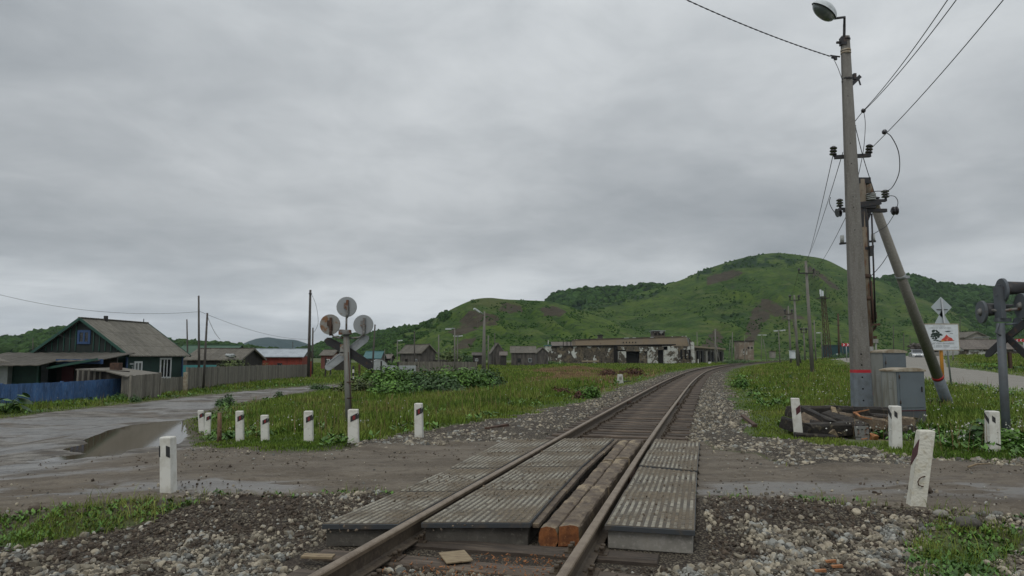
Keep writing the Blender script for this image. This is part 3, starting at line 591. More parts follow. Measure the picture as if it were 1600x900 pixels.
# ------------------------------------------------------------------ air
HZ = 0
def haze():
    zt = 420; mb = MB(); mb.box((0, 3400, (zt-4)/2), (26000, 8400*1, zt+4)); m = bpy.data.materials.new('haze'); m.use_nodes = True; n = m.node_tree
    for k in list(n.nodes): n.nodes.remove(k)
    o = n.nodes.new('ShaderNodeOutputMaterial'); v = n.nodes.new('ShaderNodeVolumePrincipled'); v.inputs['Color'].default_value = (.62,.74,.90,1); v.inputs['Density'].default_value = .00006; v.inputs['Anisotropy'].default_value = .2
    n.links.new(v.outputs[0], o.inputs['Volume']); M['haze'] = m
    struct(mesh_obj('haze', mb, 'haze'), 'stuff', 'thin pale air that fades the far hills', 'haze')
haze()

# ================================================================== railway
ZR = 0.10                                   # rail head level
def tp(y, s, z):                            # point at track offset s (to the right) by the section at y
    d = (xc(y+.05)-xc(y-.05))/.1; L_ = math.hypot(d, 1); return Vector((float(xc(y))+s/L_, y-s*d/L_, z))
def tdir(y):
    d = float((xc(y+.1)-xc(y-.1))/.2); v = Vector((d, 1, 0)); return v.normalized()
def sweep(mb, prof, s0, ysq):
    n = len(prof); vs = []
    for y in ysq: vs += [tp(y, s0+a, ZR+b) for a, b in prof]
    fs = [(i*n+k, (i+1)*n+k, (i+1)*n+(k+1) % n, i*n+(k+1) % n) for i in range(len(ysq)-1) for k in range(n)]
    mb.add(vs, fs); o = len(mb.v)-len(vs); mb.f += [list(range(o, o+n)), list(range(o+len(vs)-n, len(mb.v)))[::-1]]; mb.t += [.5, .5]; mb.sm += [False, False]
YS = list(np.arange(-3, 24, .5))+list(np.arange(24, 90, 1.5))+list(np.arange(90, 370, 5))
HEAD = [(-.034,-.040),(.034,-.040),(.037,-.012),(.030,-.003),(.015,.001),(-.015,.001),(-.030,-.003),(-.037,-.012)]
BASE = [(-.075,-.180),(.075,-.180),(.075,-.170),(.022,-.158),(.009,-.145),(.009,-.048),(.034,-.040),(-.034,-.040),(-.009,-.048),(-.009,-.145),(-.022,-.158),(-.075,-.170)]
for side, lab in ((-1, 'left-hand rail of the railway track, worn steel head on brown sides'), (1, 'right-hand rail of the railway track, worn steel head on brown sides')):
    s0 = side*.797; t = Thing('railway_rail', lab, 'rail', tp(2, s0, ZR-.18), 'rails of the railway track')
    m1 = MB(); sweep(m1, HEAD, s0, YS); hd = t.part('rail_head', m1, 'rail_head')
    m2 = MB(); sweep(m2, BASE, s0, YS); t.part('rail_web', m2, 'rail_side')
    for yj in ((11.0, 23.6, 36.2, 48.9) if side < 0 else (9.6, 23.4, 36, 48.7)):
        m3 = MB(); d = tdir(yj)
        for q in (-1, 1):
            m3.beam(tp(yj-.42, s0+q*.024, ZR-.095), tp(yj+.42, s0+q*.024, ZR-.095), .026, .085)
            for k in range(4): c = tp(yj-.3+.2*k, s0+q*.05, ZR-.095); m3.cyl(c-d.cross(Vector((0,0,1)))*.02, c+d.cross(Vector((0,0,1)))*.02, .016, n=6)
        t.part('fishplate', m3, 'rust')
# sleepers
def sleeper_mesh(seed):
    rr = random.Random(seed); mb = MB(); mb.tint = rr.random(); n = 9; L_, w_, h_ = 2.72+rr.uniform(-.06, .06), .235+rr.uniform(-.02, .02), .17
    vs = []
    for i in range(n):
        x = -L_/2+L_*i/(n-1); j = lambda a=.008: rr.uniform(-a, a)
        vs += [(x, -w_/2+j(), -h_), (x, w_/2+j(), -h_), (x+j(), w_/2+j(), -.02+j(.004)), (x, w_/2-.03+j(), 0+j(.005)), (x, -w_/2+.03+j(), 0+j(.005)), (x+j(), -w_/2+j(), -.02+j(.004))]
    fs = [(i*6+k, (i+1)*6+k, (i+1)*6+(k+1) % 6, i*6+(k+1) % 6) for i in range(n-1) for k in range(6)]+[tuple(range(6)), tuple(range(len(vs)-6, len(vs)))[::-1]]
    mb.add(vs, fs); return mb
def plate_mesh():
    mb = MB(); mb.box((0, 0, .004), (.36, .16, .014))
    for a in (-.13, .13):
        for b in (-.045, .045): mb.box((a, b, .03), (.035, .03, .045)); mb.cyl((a, b, .04), (a, b, .062), .022, n=6)
    for a in (-.085, .085): mb.box((a, 0, .02), (.03, .12, .03))
    return mb
SLB = [mesh_obj('sleeper_body', sleeper_mesh(i), 'sleeper') for i in range(6)]; PL = mesh_obj('base_plate', plate_mesh(), 'rail_side')
first = True; y = 2.61; cnt = 0; far_n = 0; ORD = 'first second third fourth fifth sixth seventh eighth ninth tenth eleventh twelfth thirteenth fourteenth fifteenth sixteenth'.split()
while y < 118 and cnt < 230:
    if not (6.35 < y < 12.25):
        d = tdir(y); ang = math.atan2(d.y, d.x)-PI/2
        far_n += y > 12; lab = 'dark wooden sleeper beyond the crossing, %s one counted from the far slab edge' % ORD[max(far_n-1, 0)] if far_n <= 16 else 'dark wooden sleeper in the indistinct row running out to the bend, well beyond the crossing'
        if y < 6.35: lab = None
        c = tp(y, random.uniform(-.05, .05), -.085+random.uniform(-.008, .006))
        if lab is None:
            k = sum(1 for o in COL.objects if o.name.startswith('wooden_sleeper'))
            lab = 'dark wooden sleeper before the crossing, %s one counted from the slab edge' % ['eighth','seventh','sixth','fifth','fourth','third','second','first','zeroth'][k]
        t = Thing('wooden_sleeper', lab, 'sleeper', c, 'wooden sleepers under the track', ang+random.uniform(-.012, .012))
        b = SLB[cnt % 6].copy(); COL.objects.link(b); b.parent = t.o; b.location = (0,0,0)
        if y < 60:
            for q in (-.797, .797): p = PL.copy(); COL.objects.link(p); p.parent = t.o; p.location = (q, 0, .0)
        cnt += 1
    y += .53+random.uniform(-.02, .02)
for o in SLB+[PL]: bpy.data.objects.remove(o)

# ================================================================== crossing slabs
ZS = .085
def pz(u, v, z=ZS): return P(u, v, z)
def rail_pt(v, s, z=ZS):                    # the point at track offset s in the image row v
    y = P(800, v, z).y; x = float(xc(y))+s/.965; return Vector((x, y, z))
def slab(name, lab, A, B, C, Dd, tilt=0, dz=0, front=False, group='ribbed slabs of the level crossing'):
    """A near-left, B near-right, C far-right, D far-left top corners"""
    A, B, C, Dd = [Vector(q)+Vector((0,0,dz)) for q in (A, B, C, Dd)]; B.z += tilt; C.z += tilt
    gap = .014; ctr = (A+B+C+Dd)/4; A, B, C, Dd = [q+(ctr-q).normalized()*gap for q in (A, B, C, Dd)]
    t = Thing(name, lab, 'crossing slab', (ctr.x, ctr.y, -.13), group)
    dn = Vector((0,0,1)); e = MB(); e.hexa([q-dn*.05 for q in (A, B, C, Dd)], [q-dn*.006 for q in (A, B, C, Dd)]); t.part('steel_frame', e, 'slab_edge', bevel=.003)
    cc = [q+(ctr-q).normalized()*.05 for q in (A, B, C, Dd)]; m_ = MB(); m_.hexa([Vector((q.x, q.y, -.125)) for q in cc], [q-dn*.052 for q in cc]); t.part('concrete_body', m_, 'concrete_dark' if not tilt == .001 else 'concrete', bevel=.006)
    pl = MB(); ins = [q+(ctr-q).normalized()*.015 for q in (A, B, C, Dd)]; pl.hexa([q-dn*.008 for q in ins], [q-dn*.001 for q in ins]); t.part('top_plate', pl, 'slab_base')
    st = MB(); wd = (B-A).length; ln = (Dd-A).length; nr = max(6, int(wd/.062)); ns = max(8, int(ln/.072))
    A, B, C, Dd = ins
    def bi(a, b): return A.lerp(B, a).lerp(Dd.lerp(C, a), b)
    for i in range(nr):
        for j in range(ns):
            a0, a1 = (i+.22)/nr, (i+.74)/nr; b0, b1 = (j+.10)/ns, (j+.86)/ns
            h_ = .007*(1-.5*(vnoise(np.array([i*.3+ctr.x*7]), np.array([j*.3+ctr.y*5]))[0] > .72)); st.tint = random.uniform(.2, .8)
            if random.random() < .035: continue
            b_ = [bi(a0, b0), bi(a1, b0), bi(a1, b1), bi(a0, b1)]; c_ = sum(b_, Vector())/4; tt = [q.lerp(c_, .22)+dn*h_ for q in b_]; st.hexa([q-dn*.001 for q in b_], tt)
    t.part('anti_slip_studs', st, 'slab_stud'); return t
VL = [818, 767, 731, 706, 686]; UL = [501, 621, 701, 750, 788]; VI = [817, 765, 729, 706, 685]; UI = [829, 875, 909, 936, 960]
ord_ = ['nearest of its column, above the dark front edge', 'second from the front of its column', 'third from the front of its column', 'farthest of its column']
for i in range(4):
    slab('crossing_slab', 'grey ribbed slab outside the left-hand rail, '+ord_[i], pz(UL[i], VL[i]), rail_pt(VL[i], -.872), rail_pt(VL[i+1], -.872), pz(UL[i+1], VL[i+1]), dz=random.uniform(-.006, .002))
for i in range(4):
    t = slab('crossing_slab', 'grey ribbed slab between the rails beside the timber beams, '+ord_[i], rail_pt(VI[i], -.700), pz(UI[i], VI[i]), pz(UI[i+1], VI[i+1]), rail_pt(VI[i+1], -.700), dz=random.uniform(-.006, .003))
    e = MB(); p0 = pz(UI[i]+2, VI[i]+1, ZS-.03); p1 = pz(UI[i+1]+1, VI[i+1]+1, ZS-.03); o_ = Vector((.035, 0, 0)); e.beam(p0+o_-Vector((0,0,.02)), p1+o_-Vector((0,0,.02)), .06, .04); t.part('side_strip', e, 'timber', bevel=.004)
    if i == 0: e = MB(); e.box((pz(737, 820, -.02)+Vector((0, -.012, 0))), (.185, .02, .20)); t.part('end_block', e, 'rust', bevel=.004)
VR = [(820,829), (764,772), (727,736), (703,708.5), (685,689)]; UR = [1087, 1088.5, 1090, 1092.5, 1094]
for i in range(4):
    q = lambda k: (rail_pt(VR[k][0], .872), pz(UR[k], VR[k][1]))
    a, b = q(i); d, c = q(i+1); slab('crossing_slab', 'grey ribbed slab outside the right-hand rail, '+ord_[i], a, b, c, d, tilt=.001, dz=[.0,-.012,.004,-.006][i])
# timber beams along the right-hand rail
VT = [(824, 824), (757, 760), (718, 716), (687, 687)]
def timber(lab, v0, v1, fa, fb, roundend, dz):
    def pt(v, f): l = P(np.interp(v, [687, 824], [967, 842]), v, .05); r = rail_pt(v, .655, .05); r.y = l.y; r.x = float(xc(l.y))+.655/.965; return l.lerp(r, f)
    mb = MB(); n = 16; top = []
    for i in range(n+1):
        v = 1/((1-i/n)/(v0-556.)+(i/n)/(v1-556.))+556 if i not in (0, n) else (v0, v1)[i == n]
        a, b = pt(v, fa), pt(v, fb); jz = lambda: random.uniform(-.007, .005)+dz; jx = lambda: Vector((random.uniform(-.006, .006), 0, 0))
        w_ = b-a; prof = [(0,-.175),(.0,-.03),(.06,-.006),(.3,0),(.55,.003),(.8,0),(.94,-.008),(1,-.03),(1,-.175)] if not roundend else [(.1,-.175),(.0,-.12),(.0,-.05),(.1,-.012),(.35,.0),(.65,.0),(.9,-.012),(1,-.05),(1,-.12),(.9,-.175)]
        top.append([a+w_*f+Vector((0,0,z_+jz()))+jx() for f, z_ in prof])
    m_ = len(top[0]); vs = [q for r in top for q in r]; fs = [(i*m_+k, i*m_+(k+1) % m_, (i+1)*m_+(k+1) % m_, (i+1)*m_+k) for i in range(n) for k in range(m_)]; mb.add(vs, fs)
    t = Thing('timber_beam', lab, 'timber beam', top[0][0]-Vector((0,0,.1)), 'timber beams laid along the right-hand rail'); t.part('beam_side', mb, 'timber')
    e = MB(); o_ = Vector((0,-.004,0)); e.add([q+o_ for q in top[0]]+[q for q in top[0]], [tuple(range(m_))[::-1]]+[(k, (k+1) % m_, m_+(k+1) % m_, m_+k)[::-1] for k in range(m_)]); t.part('sawn_end', e, 'timber_end' if v0 > 800 else 'timber')
    e = MB(); e.add([q for q in top[-1]], [tuple(range(m_))]); t.part('far_end', e, 'timber')
names_ = ['nearest, with its orange sawn end showing', 'middle one', 'farthest one']
for i in range(3):
    for k, (fa, fb) in enumerate(((0.0, .465), (.49, 1.0))):
        timber('weathered timber beam %s the right-hand rail, %s' % (['laid beside the ribbed slab, one beam away from', 'lying right against'][k], names_[i]), VT[i][k]-(.6 if i else 0), VT[i+1][k]+.6, fa, fb, k == 0, [.005, -.012, -.004][i]+k*.008)
# lightly crushed planks between
for (u, v, du, dv, dx, h_, mt, lab) in ((712,870,0,0,(.17,.16),.012,'pale_wood','flat pale square of plywood lying on the sleeper between the rails'),(497,869,0,0,(.20,.05),.02,'pale_wood','short pale board outside the left-hand rail at the lower left')):
    p = P(u, v, -.06); mb = MB(); R = Matrix.Rotation(.35 if u > 600 else -.1, 3, 'Z')@Matrix.Rotation(.06, 3, 'X'); mb.box(p, (dx[0]*1.3, dx[1]*1.6, h_), R); solo('wood_scrap', lab, 'wood scrap', mb, mt, p, bevel=.003)
for i, (u, v, a) in enumerate(((1297,878,.2),(1307,886,-.3),(1281,893,.6))):
    p = P(u, v, -.075); mb = MB(); mb.hexa([p+Vector(q)*.01 for q in ((-4,-2,0),(4,-2.5,0),(5,2,0),(-3,3,0))], [p+Vector(q)*.01 for q in ((-4,-2,1.2),(4,-2.5,2.2),(5,2,1.6),(-3,3,.8))])
    solo('wood_chip', ['upper', 'middle', 'lower'][i]+' of the three orange wood chips lying on the gravel at the lower right', 'wood chip', mb, 'raw_wood', p, 'orange wood chips on the gravel')
# orange sawdust and splinters before the sawn beam ends
n = 420; yy_ = RNG.uniform(5.35, 6.02, n); ss_ = RNG.normal(.15, .42, n).clip(-.68, .7); d = RNG.uniform(.002, .009, n)
xx_ = xc(yy_)+ss_/.965; vb, fb = ICO[0]; cube = np.array([[-1,-1,-1],[1,-1,-1],[1,1,-1],[-1,1,-1],[-1,-1,1],[1,-1,1],[1,1,1],[-1,1,1]], float); CF = np.array([(3,2,1,0),(4,5,6,7),(0,1,5,4),(1,2,6,5),(2,3,7,6),(3,0,4,7)])
struct(scatter('sawdust', cube[None], CF, np.stack([xx_, yy_, np.full(n, -.10)+RNG.uniform(0, .02, n)], 1), np.stack([d*1.6, d*.5, d*.3], 1), 'raw_wood', RNG.uniform(0, 1, n)), 'stuff', 'orange sawdust and splinters in front of the cut beams', 'sawdust')

# ================================================================== stones
M['stone'] = mat('stone', (.255,.222,.165), .85, ((7,(.15,.125,.095),.50,.64,3),(5,(.22,.22,.20),.52,.6,3),(60,(.36,.345,.30),.58,.75,4)), (60,.35,.003), tint=.65)
M['dirt_clod'] = mat('dirt_clod', (.072,.053,.037), .9, ((20,(.09,.07,.052),.45,.65,5),), (40,.6,.01), tint=.4)
a1, f1 = ICO[1]; a1 = np.array(a1); F1 = np.array(f1)
ST1 = []
for k in range(14):
    q = a1*(1+RNG.uniform(-.16, .16, (len(a1), 1))); 
    for _ in range(5): nrm = RNG.normal(size=3); nrm /= np.linalg.norm(nrm); dd = q@nrm; lim = RNG.uniform(.5, .8); q = q-np.maximum(dd-lim, 0)[:, None]*nrm*.9
    ST1.append(q)
ST1 = np.stack(ST1); a0, f0 = ICO[0]; a0 = np.array(a0); F0 = np.array(f0); ST0 = np.stack([a0*(1+RNG.uniform(-.25, .25, (len(a0), 1))) for _ in range(12)])
def ground_z(x, y): return zg(x, y)
def stones(name, n, yr, dens, size, V_, F_, m='stone', label='', cat='gravel', p=1.0, xr=1.35, sink=.15, zoff=0, smooth=False, tl=(0, 1)):
    y = yr[0]+(yr[1]-yr[0])*RNG.uniform(0, 1, n)**p; x = RNG.uniform(-1, 1, n)*(y*.78+1.2)
    pr = dens(x, y, masks(x, y)); k = RNG.uniform(0, 1, n) < pr; x, y = x[k], y[k]
    r = RNG.lognormal(math.log(size), .38, len(x)).clip(size*.4, size*2.6); s = (x-xc(y))*.962
    z = ground_z(x, y)+np.where(y < 12, masks(x, y)['gravel']*(fbm(x*3.2, y*3.2, 3, 77)-.5)*.10*(sm((np.abs(s)-1.6)/.5)), 0)+zoff
    sc_ = np.stack([r*RNG.uniform(.85, 1.35, len(x)), r*RNG.uniform(.7, 1.1, len(x)), r*RNG.uniform(.5, .9, len(x))], 1)
    o = scatter(name, V_, F_, np.stack([x, y, z+r*sink], 1), sc_, m, RNG.uniform(*tl, len(x))**1.2, smooth=smooth); struct(o, 'stuff', label, cat); return len(x)
def clear(s, y): return ~((np.abs(np.abs(s)-.797) < .085) | ((y > 5.75) & (y < 12.95) & (s > -1.6) & (s < 1.72)))
def slp(x, y, s):                                   # keep tops of the sleepers mostly clear
    return 1-.75*((np.abs(s) < 1.35))
patch = lambda x, y, lo=.44: sm((fbm(x*1.1+9, y*1.1, 3, 61)-lo)/.10)
def d_near(x, y, m_): s = m_['s']; return clear(s, y)*m_['gravel']*(.09+.85*patch(x, y, .455)*np.where(x < -1, .35+.65*patch(x+40, y*1.4, .45), 1))*np.where(np.abs(s) < 1.35, .5, 1)
c_ = [stones('ballast_gravel', 95000, (3.3, 9.2), d_near, .0180, ST1, F1, label='pale ballast stones strewn over dark earth beside the track', p=1.15),
      stones('ballast_gravel', 30000, (3.3, 9.5), d_near, .0095, ST0, F0, label='small pale pebbles strewn over dark earth beside the track', p=1.1)]
def d_far(x, y, m_): s = m_['s']; return clear(s, y)*np.clip(m_['gravel']*1.2, 0, 1)*np.where(np.abs(s) < 1.4, .16, 1)*np.clip(24/y, .15, 1)*(.40+.45*patch(x, y, .40))
c_.append(stones('ballast_gravel', 300000, (10, 75), d_far, .026, ST0, F0, label='ballast stones along both shoulders of the track beyond the crossing', p=1.25))
stones('earth_clods', 34000, (3.3, 9.4), lambda x, y, m_: clear(m_['s'], y)*m_['gravel']*(.25+.75*(1-patch(x, y, .50))), .014, ST0, F0, 'dirt_clod', 'crumbly dark earth between the ballast stones', 'earth', sink=.25)
def d_road(x, y, m_): return m_['road']*clear(m_['s'], y)*(y < 16)*(.25*(fbm(x*.9, y*2, 3, 63) > .52)+.05)
stones('road_grit', 16000, (6.5, 16), d_road, .010, ST0, F0, 'dirt_clod', 'dark clods and grit on the dirt road', 'grit', sink=.2)
def d_roadp(x, y, m_): return m_['road']*clear(m_['s'], y)*np.exp(-np.abs(m_['rd'])/.45)*.8+m_['road']*.015
stones('road_grit', 16000, (6.5, 15), d_roadp, .012, ST0, F0, 'stone', 'pale pebbles along the edges of the dirt road', 'grit', sink=.2)
for (u, v, r, mt, lab) in ((1437,768,.10,'dirt_clod','dark clod of earth at the foot of the leaning white post'),(1470,805,.055,'concrete','grey lump of concrete right of the leaning post'),(128,802,.05,'dirt_clod','brown clod in the grass at the lower left'),(55,797,.05,'dirt_clod','dark clod at the edge of the road at the lower left'),(1512,822,.09,'concrete_dark','larger dark rock half buried at the right edge grass'),(752,672,.06,'concrete_dark','dark rock on the gravel heap left of the track')):
    p = G(u, v); mb = MB(); mb.blob(p+Vector((0,0,r*.25)), (r*1.3, r, r*.7), int(u), 2, .16); solo('rock', lab, 'rock', mb, mt, p)
print('stones', c_)

# ================================================================== grass, weeds, flowers
M['grass'] = mat('grass', (.075,.125,.026), .7, (), None, tint=.55, spec=.15)
def grass_mat():
    m = M['grass']; nt = m.node_tree; N = nt.nodes; L = nt.links; b = N['Principled BSDF']; src = b.inputs['Base Color'].links[0].from_socket; vm = src.node
    t = N.new('ShaderNodeTexCoord'); n = N.new('ShaderNodeTexNoise'); n.inputs['Scale'].default_value = .35; n.inputs['Detail'].default_value = 4; L.new(t.outputs['Object'], n.inputs['Vector'])
    cr = N.new('ShaderNodeValToRGB'); L.new(n.outputs[0], cr.inputs[0]); e = cr.color_ramp.elements; e[0].position = .36; e[0].color = (.066,.122,.016,1); e[1].position = .66; e[1].color = (.185,.200,.052,1); q = e.new(.51); q.color = (.130,.186,.030,1)
    L.new(cr.outputs[0], vm.inputs[0])
grass_mat()
M['dead_grass'] = mat('dead_grass', (.25,.17,.085), .8, ((.25,(.13,.07,.038),.50,.62,4),), tint=.4)
M['flower_white'] = mat('flower_white', (.42,.42,.37), .6)
M['leaf'] = mat('leaf', (.095,.190,.030), .55, ((.8,(.055,.125,.024),.45,.62,4),), tint=.5, spec=.35)
M['leaf_dark'] = mat('leaf_dark', (.045,.095,.026), .55, ((1.5,(.065,.125,.035),.45,.65,4),), tint=.5, spec=.4)
M['leaf_olive'] = mat('leaf_olive', (.10,.135,.032), .6, ((1.5,(.04,.06,.018),.45,.65,4),), tint=.5)
M['leaf_brown'] = mat('leaf_brown', (.085,.035,.020), .8, ((1.5,(.045,.02,.014),.45,.65,4),), tint=.4)
def blades(name, x, y, h, w_, m, label, lean=.35):
    n = len(x); z = zg(x, y); a = RNG.uniform(0, 2*PI, n); dx, dy = np.cos(a)*w_, np.sin(a)*w_; b = RNG.uniform(0, 2*PI, n); l = h*lean*RNG.uniform(.2, 1.3, n)
    lx, ly = np.cos(b)*l, np.sin(b)*l; o = np.zeros(n)
    P0 = np.stack([x-dx, y-dy, z-.02], 1); P1 = np.stack([x+dx, y+dy, z-.02], 1); P2 = np.stack([x-dx*.75+lx*.35, y-dy*.75+ly*.35, z+h*.6], 1); P3 = np.stack([x+dx*.75+lx*.35, y+dy*.75+ly*.35, z+h*.6], 1); P4 = np.stack([x+lx, y+ly, z+h], 1)
    V_ = np.stack([P0, P1, P3, P2, P4], 1).reshape(-1, 3); k = (np.arange(n)*5)[:, None]
    F = np.concatenate([k+np.array([[0,1,2]]), k+np.array([[0,2,3]]), k+np.array([[3,2,4]])], 1).reshape(-1, 3)
    o = raw_mesh(name, V_, F, m, np.repeat(RNG.uniform(0, 1, n), 3)); return struct(o, 'stuff', label, 'grass')
def sample(n, y0, y1, kmax=.86):
    y = y0*(y1/y0)**RNG.uniform(0, 1, n); x = RNG.uniform(-kmax, kmax, n)*(y+1.5); return x, y
x, y = sample(600000, 9.0, 250); mk_ = masks(x, y); edge_d = np.minimum(-mk_['rd'], -mk_['hw']*.8); edge_d = np.minimum(edge_d, (np.abs(mk_['s'])-2.6))
pr = mk_['grass']*np.clip(edge_d/.5+.25, 0, 1)*(1-.93*mk_['dead']*(fbm(x*.25, y*.25, 3, 47) > .40))*(.35+.65*sm((fbm(x*.8, y*.8, 3, 44)-.3)/.2)); HEAPP = [(6.0,14.6),(6.0,12.6),(9.9,12.4),(9.9,15.0),(7,16.4)]; pr = pr*(poly_sd(x, y, HEAPP) < .05); k = RNG.uniform(0, 1, len(x)) < pr; x, y, edge_d = x[k], y[k], edge_d[k]
tall = sm((edge_d-np.where(y < 17, np.where(x > 0, 2.3, 1.3), .5))/2.2)*(.35+1.0*fbm(x*.35, y*.35, 3, 45)); h = (.05+.30*tall)*RNG.uniform(.6, 1.3, len(x)); h = np.where((x < -14) & (y > 20), h*.8, h)
blades('meadow_grass', x, y, h, (.0035+.00042*y)*RNG.uniform(.7, 1.4, len(x)), 'grass', 'long green meadow grass on both sides of the railway'); print('grass', len(x))
# short grass on the two patches close to the camera
x = RNG.uniform(-9, 9, 190000); y = RNG.uniform(4.0, 9.2, 190000); mk_ = masks(x, y); k = (RNG.uniform(0, 1, len(x)) < mk_['grass']*(mk_['front'] > .2)*(.10+.9*sm((fbm(x*2.5, y*2.5, 3, 46)-.42)/.14)))
blades('short_grass', x[k], y[k], RNG.uniform(.03, .09, k.sum())*(1+1.2*(RNG.uniform(0, 1, k.sum()) > .92)), RNG.uniform(.002, .0045, k.sum()), 'grass', 'short grass patches among the stones in front', .8)
dx_, dy_ = np.array(DEAD).T; n = 60000; x = RNG.uniform(dx_.min()-2, dx_.max()+2, n); y = RNG.uniform(dy_.min()-2, dy_.max()+4, n); mk_ = masks(x, y); k = RNG.uniform(0, 1, len(x)) < mk_['dead']*mk_['grass']*sm((fbm(x*.25, y*.25, 3, 47)-.36)/.08)
blades('withered_grass', x[k], y[k], RNG.uniform(.1, .35, k.sum()), (.004+.0005*y[k]), 'dead_grass', 'withered brown grass left of the bend in the track')
# broad-leaved weeds as ground cover
def leaves(n, c, r, size, m, name, label, cat, kind=None, flat=.5, lobes=7, group=None, seed=0):
    """a clump of leaf blades on an uneven, lobed volume"""
    rr = np.random.default_rng(seed+int(abs(c[0])*100)); L_ = rr.normal(size=(lobes, 3)); L_ /= np.linalg.norm(L_, axis=1)[:, None]; L_ *= rr.uniform(.35, .75, (lobes, 1)); L_[:, 2] = np.abs(L_[:, 2])
    k = rr.integers(0, lobes, n); d = rr.normal(size=(n, 3)); d /= np.linalg.norm(d, axis=1)[:, None]; q = L_[k]+d*rr.uniform(.2, .48, (n, 1)); q[:, 2] = np.abs(q[:, 2])
    pos = np.array(c)[None]+q*np.array(r)[None]; s = size*rr.uniform(.5, 1.3, n)
    lf = np.array([[0,0,0],[.28,.45,.05],[0,1.0,-.10],[-.28,.45,.05]], float); LF = np.array([[0,1,2],[0,2,3]])
    nz = d*np.array([1,1,.4])+np.array([0,0,flat*1.6])+rr.normal(size=(n, 3))*.35; nz /= np.linalg.norm(nz, axis=1)[:, None]; tx = np.cross(nz, rr.normal(size=(n, 3))); tx /= np.linalg.norm(tx, axis=1)[:, None]; ty = np.cross(nz, tx)
    R = np.stack([tx, ty, nz], 2); B = np.einsum('nij,vj->nvi', R, lf)*s[:, None, None]+pos[:, None, :]; base = np.array(c)
    F = (LF[None]+(np.arange(n)*4)[:, None, None]).reshape(-1, 3); o = raw_mesh(name, B.reshape(-1, 3)-base, F, m, np.repeat(rr.uniform(0, 1, n), 2)); o.location = c
    o['label'] = label; o['category'] = cat
    if kind: o['kind'] = kind
    if group: o['group'] = group
    return o
def weeds(n, y0, y1, sz, m, name, label, dens):
    x, y = sample(n, y0, y1); mk_ = masks(x, y); k = RNG.uniform(0, 1, n) < dens(x, y, mk_); x, y = x[k], y[k]; nl = 6; X = np.repeat(x, nl)+RNG.normal(0, .03, len(x)*nl); Y = np.repeat(y, nl)+RNG.normal(0, .03, len(x)*nl)
    s = sz*RNG.uniform(.5, 1.4, len(X))*(1+.02*Y); z = zg(X, Y)+RNG.uniform(0, .12, len(X))*(Y > 9)+RNG.uniform(0, .015, len(X)); a = RNG.uniform(0, 2*PI, len(X)); el = RNG.uniform(.1, .9, len(X))
    dr = np.stack([np.cos(a)*np.cos(el), np.sin(a)*np.cos(el), np.sin(el)], 1); sd_ = np.stack([-np.sin(a), np.cos(a), 0*a], 1); p = np.stack([X, Y, z], 1)
    V_ = np.stack([p, p+dr*s[:, None]*.5+sd_*s[:, None]*.24, p+dr*s[:, None], p+dr*s[:, None]*.5-sd_*s[:, None]*.24], 1).reshape(-1, 3); kk = (np.arange(len(X))*4)[:, None]
    F = np.concatenate([kk+np.array([[0,1,2]]), kk+np.array([[0,2,3]])], 1).reshape(-1, 3); struct(raw_mesh(name, V_, F, m, np.repeat(RNG.uniform(0, 1, len(X)), 2)), 'stuff', label, 'weeds')
weeds(26000, 10, 60, .10, 'leaf', 'weeds', 'broad-leaved weeds among the meadow grass', lambda x, y, m_: m_['grass']*(fbm(x*.5, y*.5, 3, 81) > .52)*.6*(np.minimum(-m_['rd'], np.abs(m_['s'])-3) > .3))
weeds(16000, 4.2, 9.2, .045, 'leaf', 'weeds', 'small clover-like weeds on the patches of grass in front', lambda x, y, m_: m_['grass']*(m_['front'] > .2)*(fbm(x*1.5, y*1.5, 3, 82) > .42))
def flowers():
    x, y = sample(24000, 11, 75); mk_ = masks(x, y); edge = np.minimum(-mk_['rd'], np.abs(mk_['s'])-3.2)
    k = (RNG.uniform(0, 1, len(x)) < (poly_sd(x, y, HEAPP) < .6)*mk_['grass']*(1-mk_['dead'])*(edge > .7)*np.where(x > xc(y), .40*(fbm(x*.6, y*.6, 3, 83) > .45), .12*(fbm(x*.5, y*.5, 3, 84) > .52))*np.clip(24/y, .25, 1)); x, y = x[k], y[k]; n = len(x)
    r = RNG.uniform(.007, .017, n)*(1+.026*y); z = zg(x, y)+RNG.uniform(.18, .40, n); struct(scatter('wildflowers', ST0, F0, np.stack([x, y, z], 1), np.stack([r, r, r*.35], 1), 'flower_white', RNG.uniform(0, 1, n)), 'stuff', 'small white wildflowers dotted through the meadow', 'wildflowers'); print('flowers', n)
flowers()

# tall seed stems and dead stalks standing above the grass
x, y = sample(15000, 11, 90); mk_ = masks(x, y); ed = np.minimum(-mk_['rd'], np.abs(mk_['s'])-3.2); k = (RNG.uniform(0, 1, len(x)) < mk_['grass']*(ed > 1.0)*(fbm(x*.4, y*.4, 3, 93) > .47)*.6)
blades('seed_stems', x[k], y[k], RNG.uniform(.35, .68, k.sum()), (.0012+.00022*y[k]), 'dead_grass', 'thin brownish seed stems above the meadow grass', .2)
M['grass_light'] = mat('grass_light', (.17,.23,.05), .7, (), None, tint=.4, spec=.15)
x, y = sample(90000, 10, 120); mk_ = masks(x, y); ed = np.minimum(-mk_['rd'], np.abs(mk_['s'])-3.0); k = (RNG.uniform(0, 1, len(x)) < mk_['grass']*(ed > .3)*(fbm(x*.9, y*.9, 3, 95) > .50)*(1-mk_['dead'])*.8*(poly_sd(x, y, HEAPP) < .05))
blades('pale_grass', x[k], y[k], RNG.uniform(.12, .42, k.sum())*(.15+.85*sm((ed[k]-np.where(y[k] < 17, 1.3, .3))/1.8)), (.003+.0004*y[k]), 'grass_light', 'paler yellow-green tufts through the meadow', .5)

M['slab_mud'] = mat('slab_mud', (.13,.10,.07), .9, (), None, tint=.35)
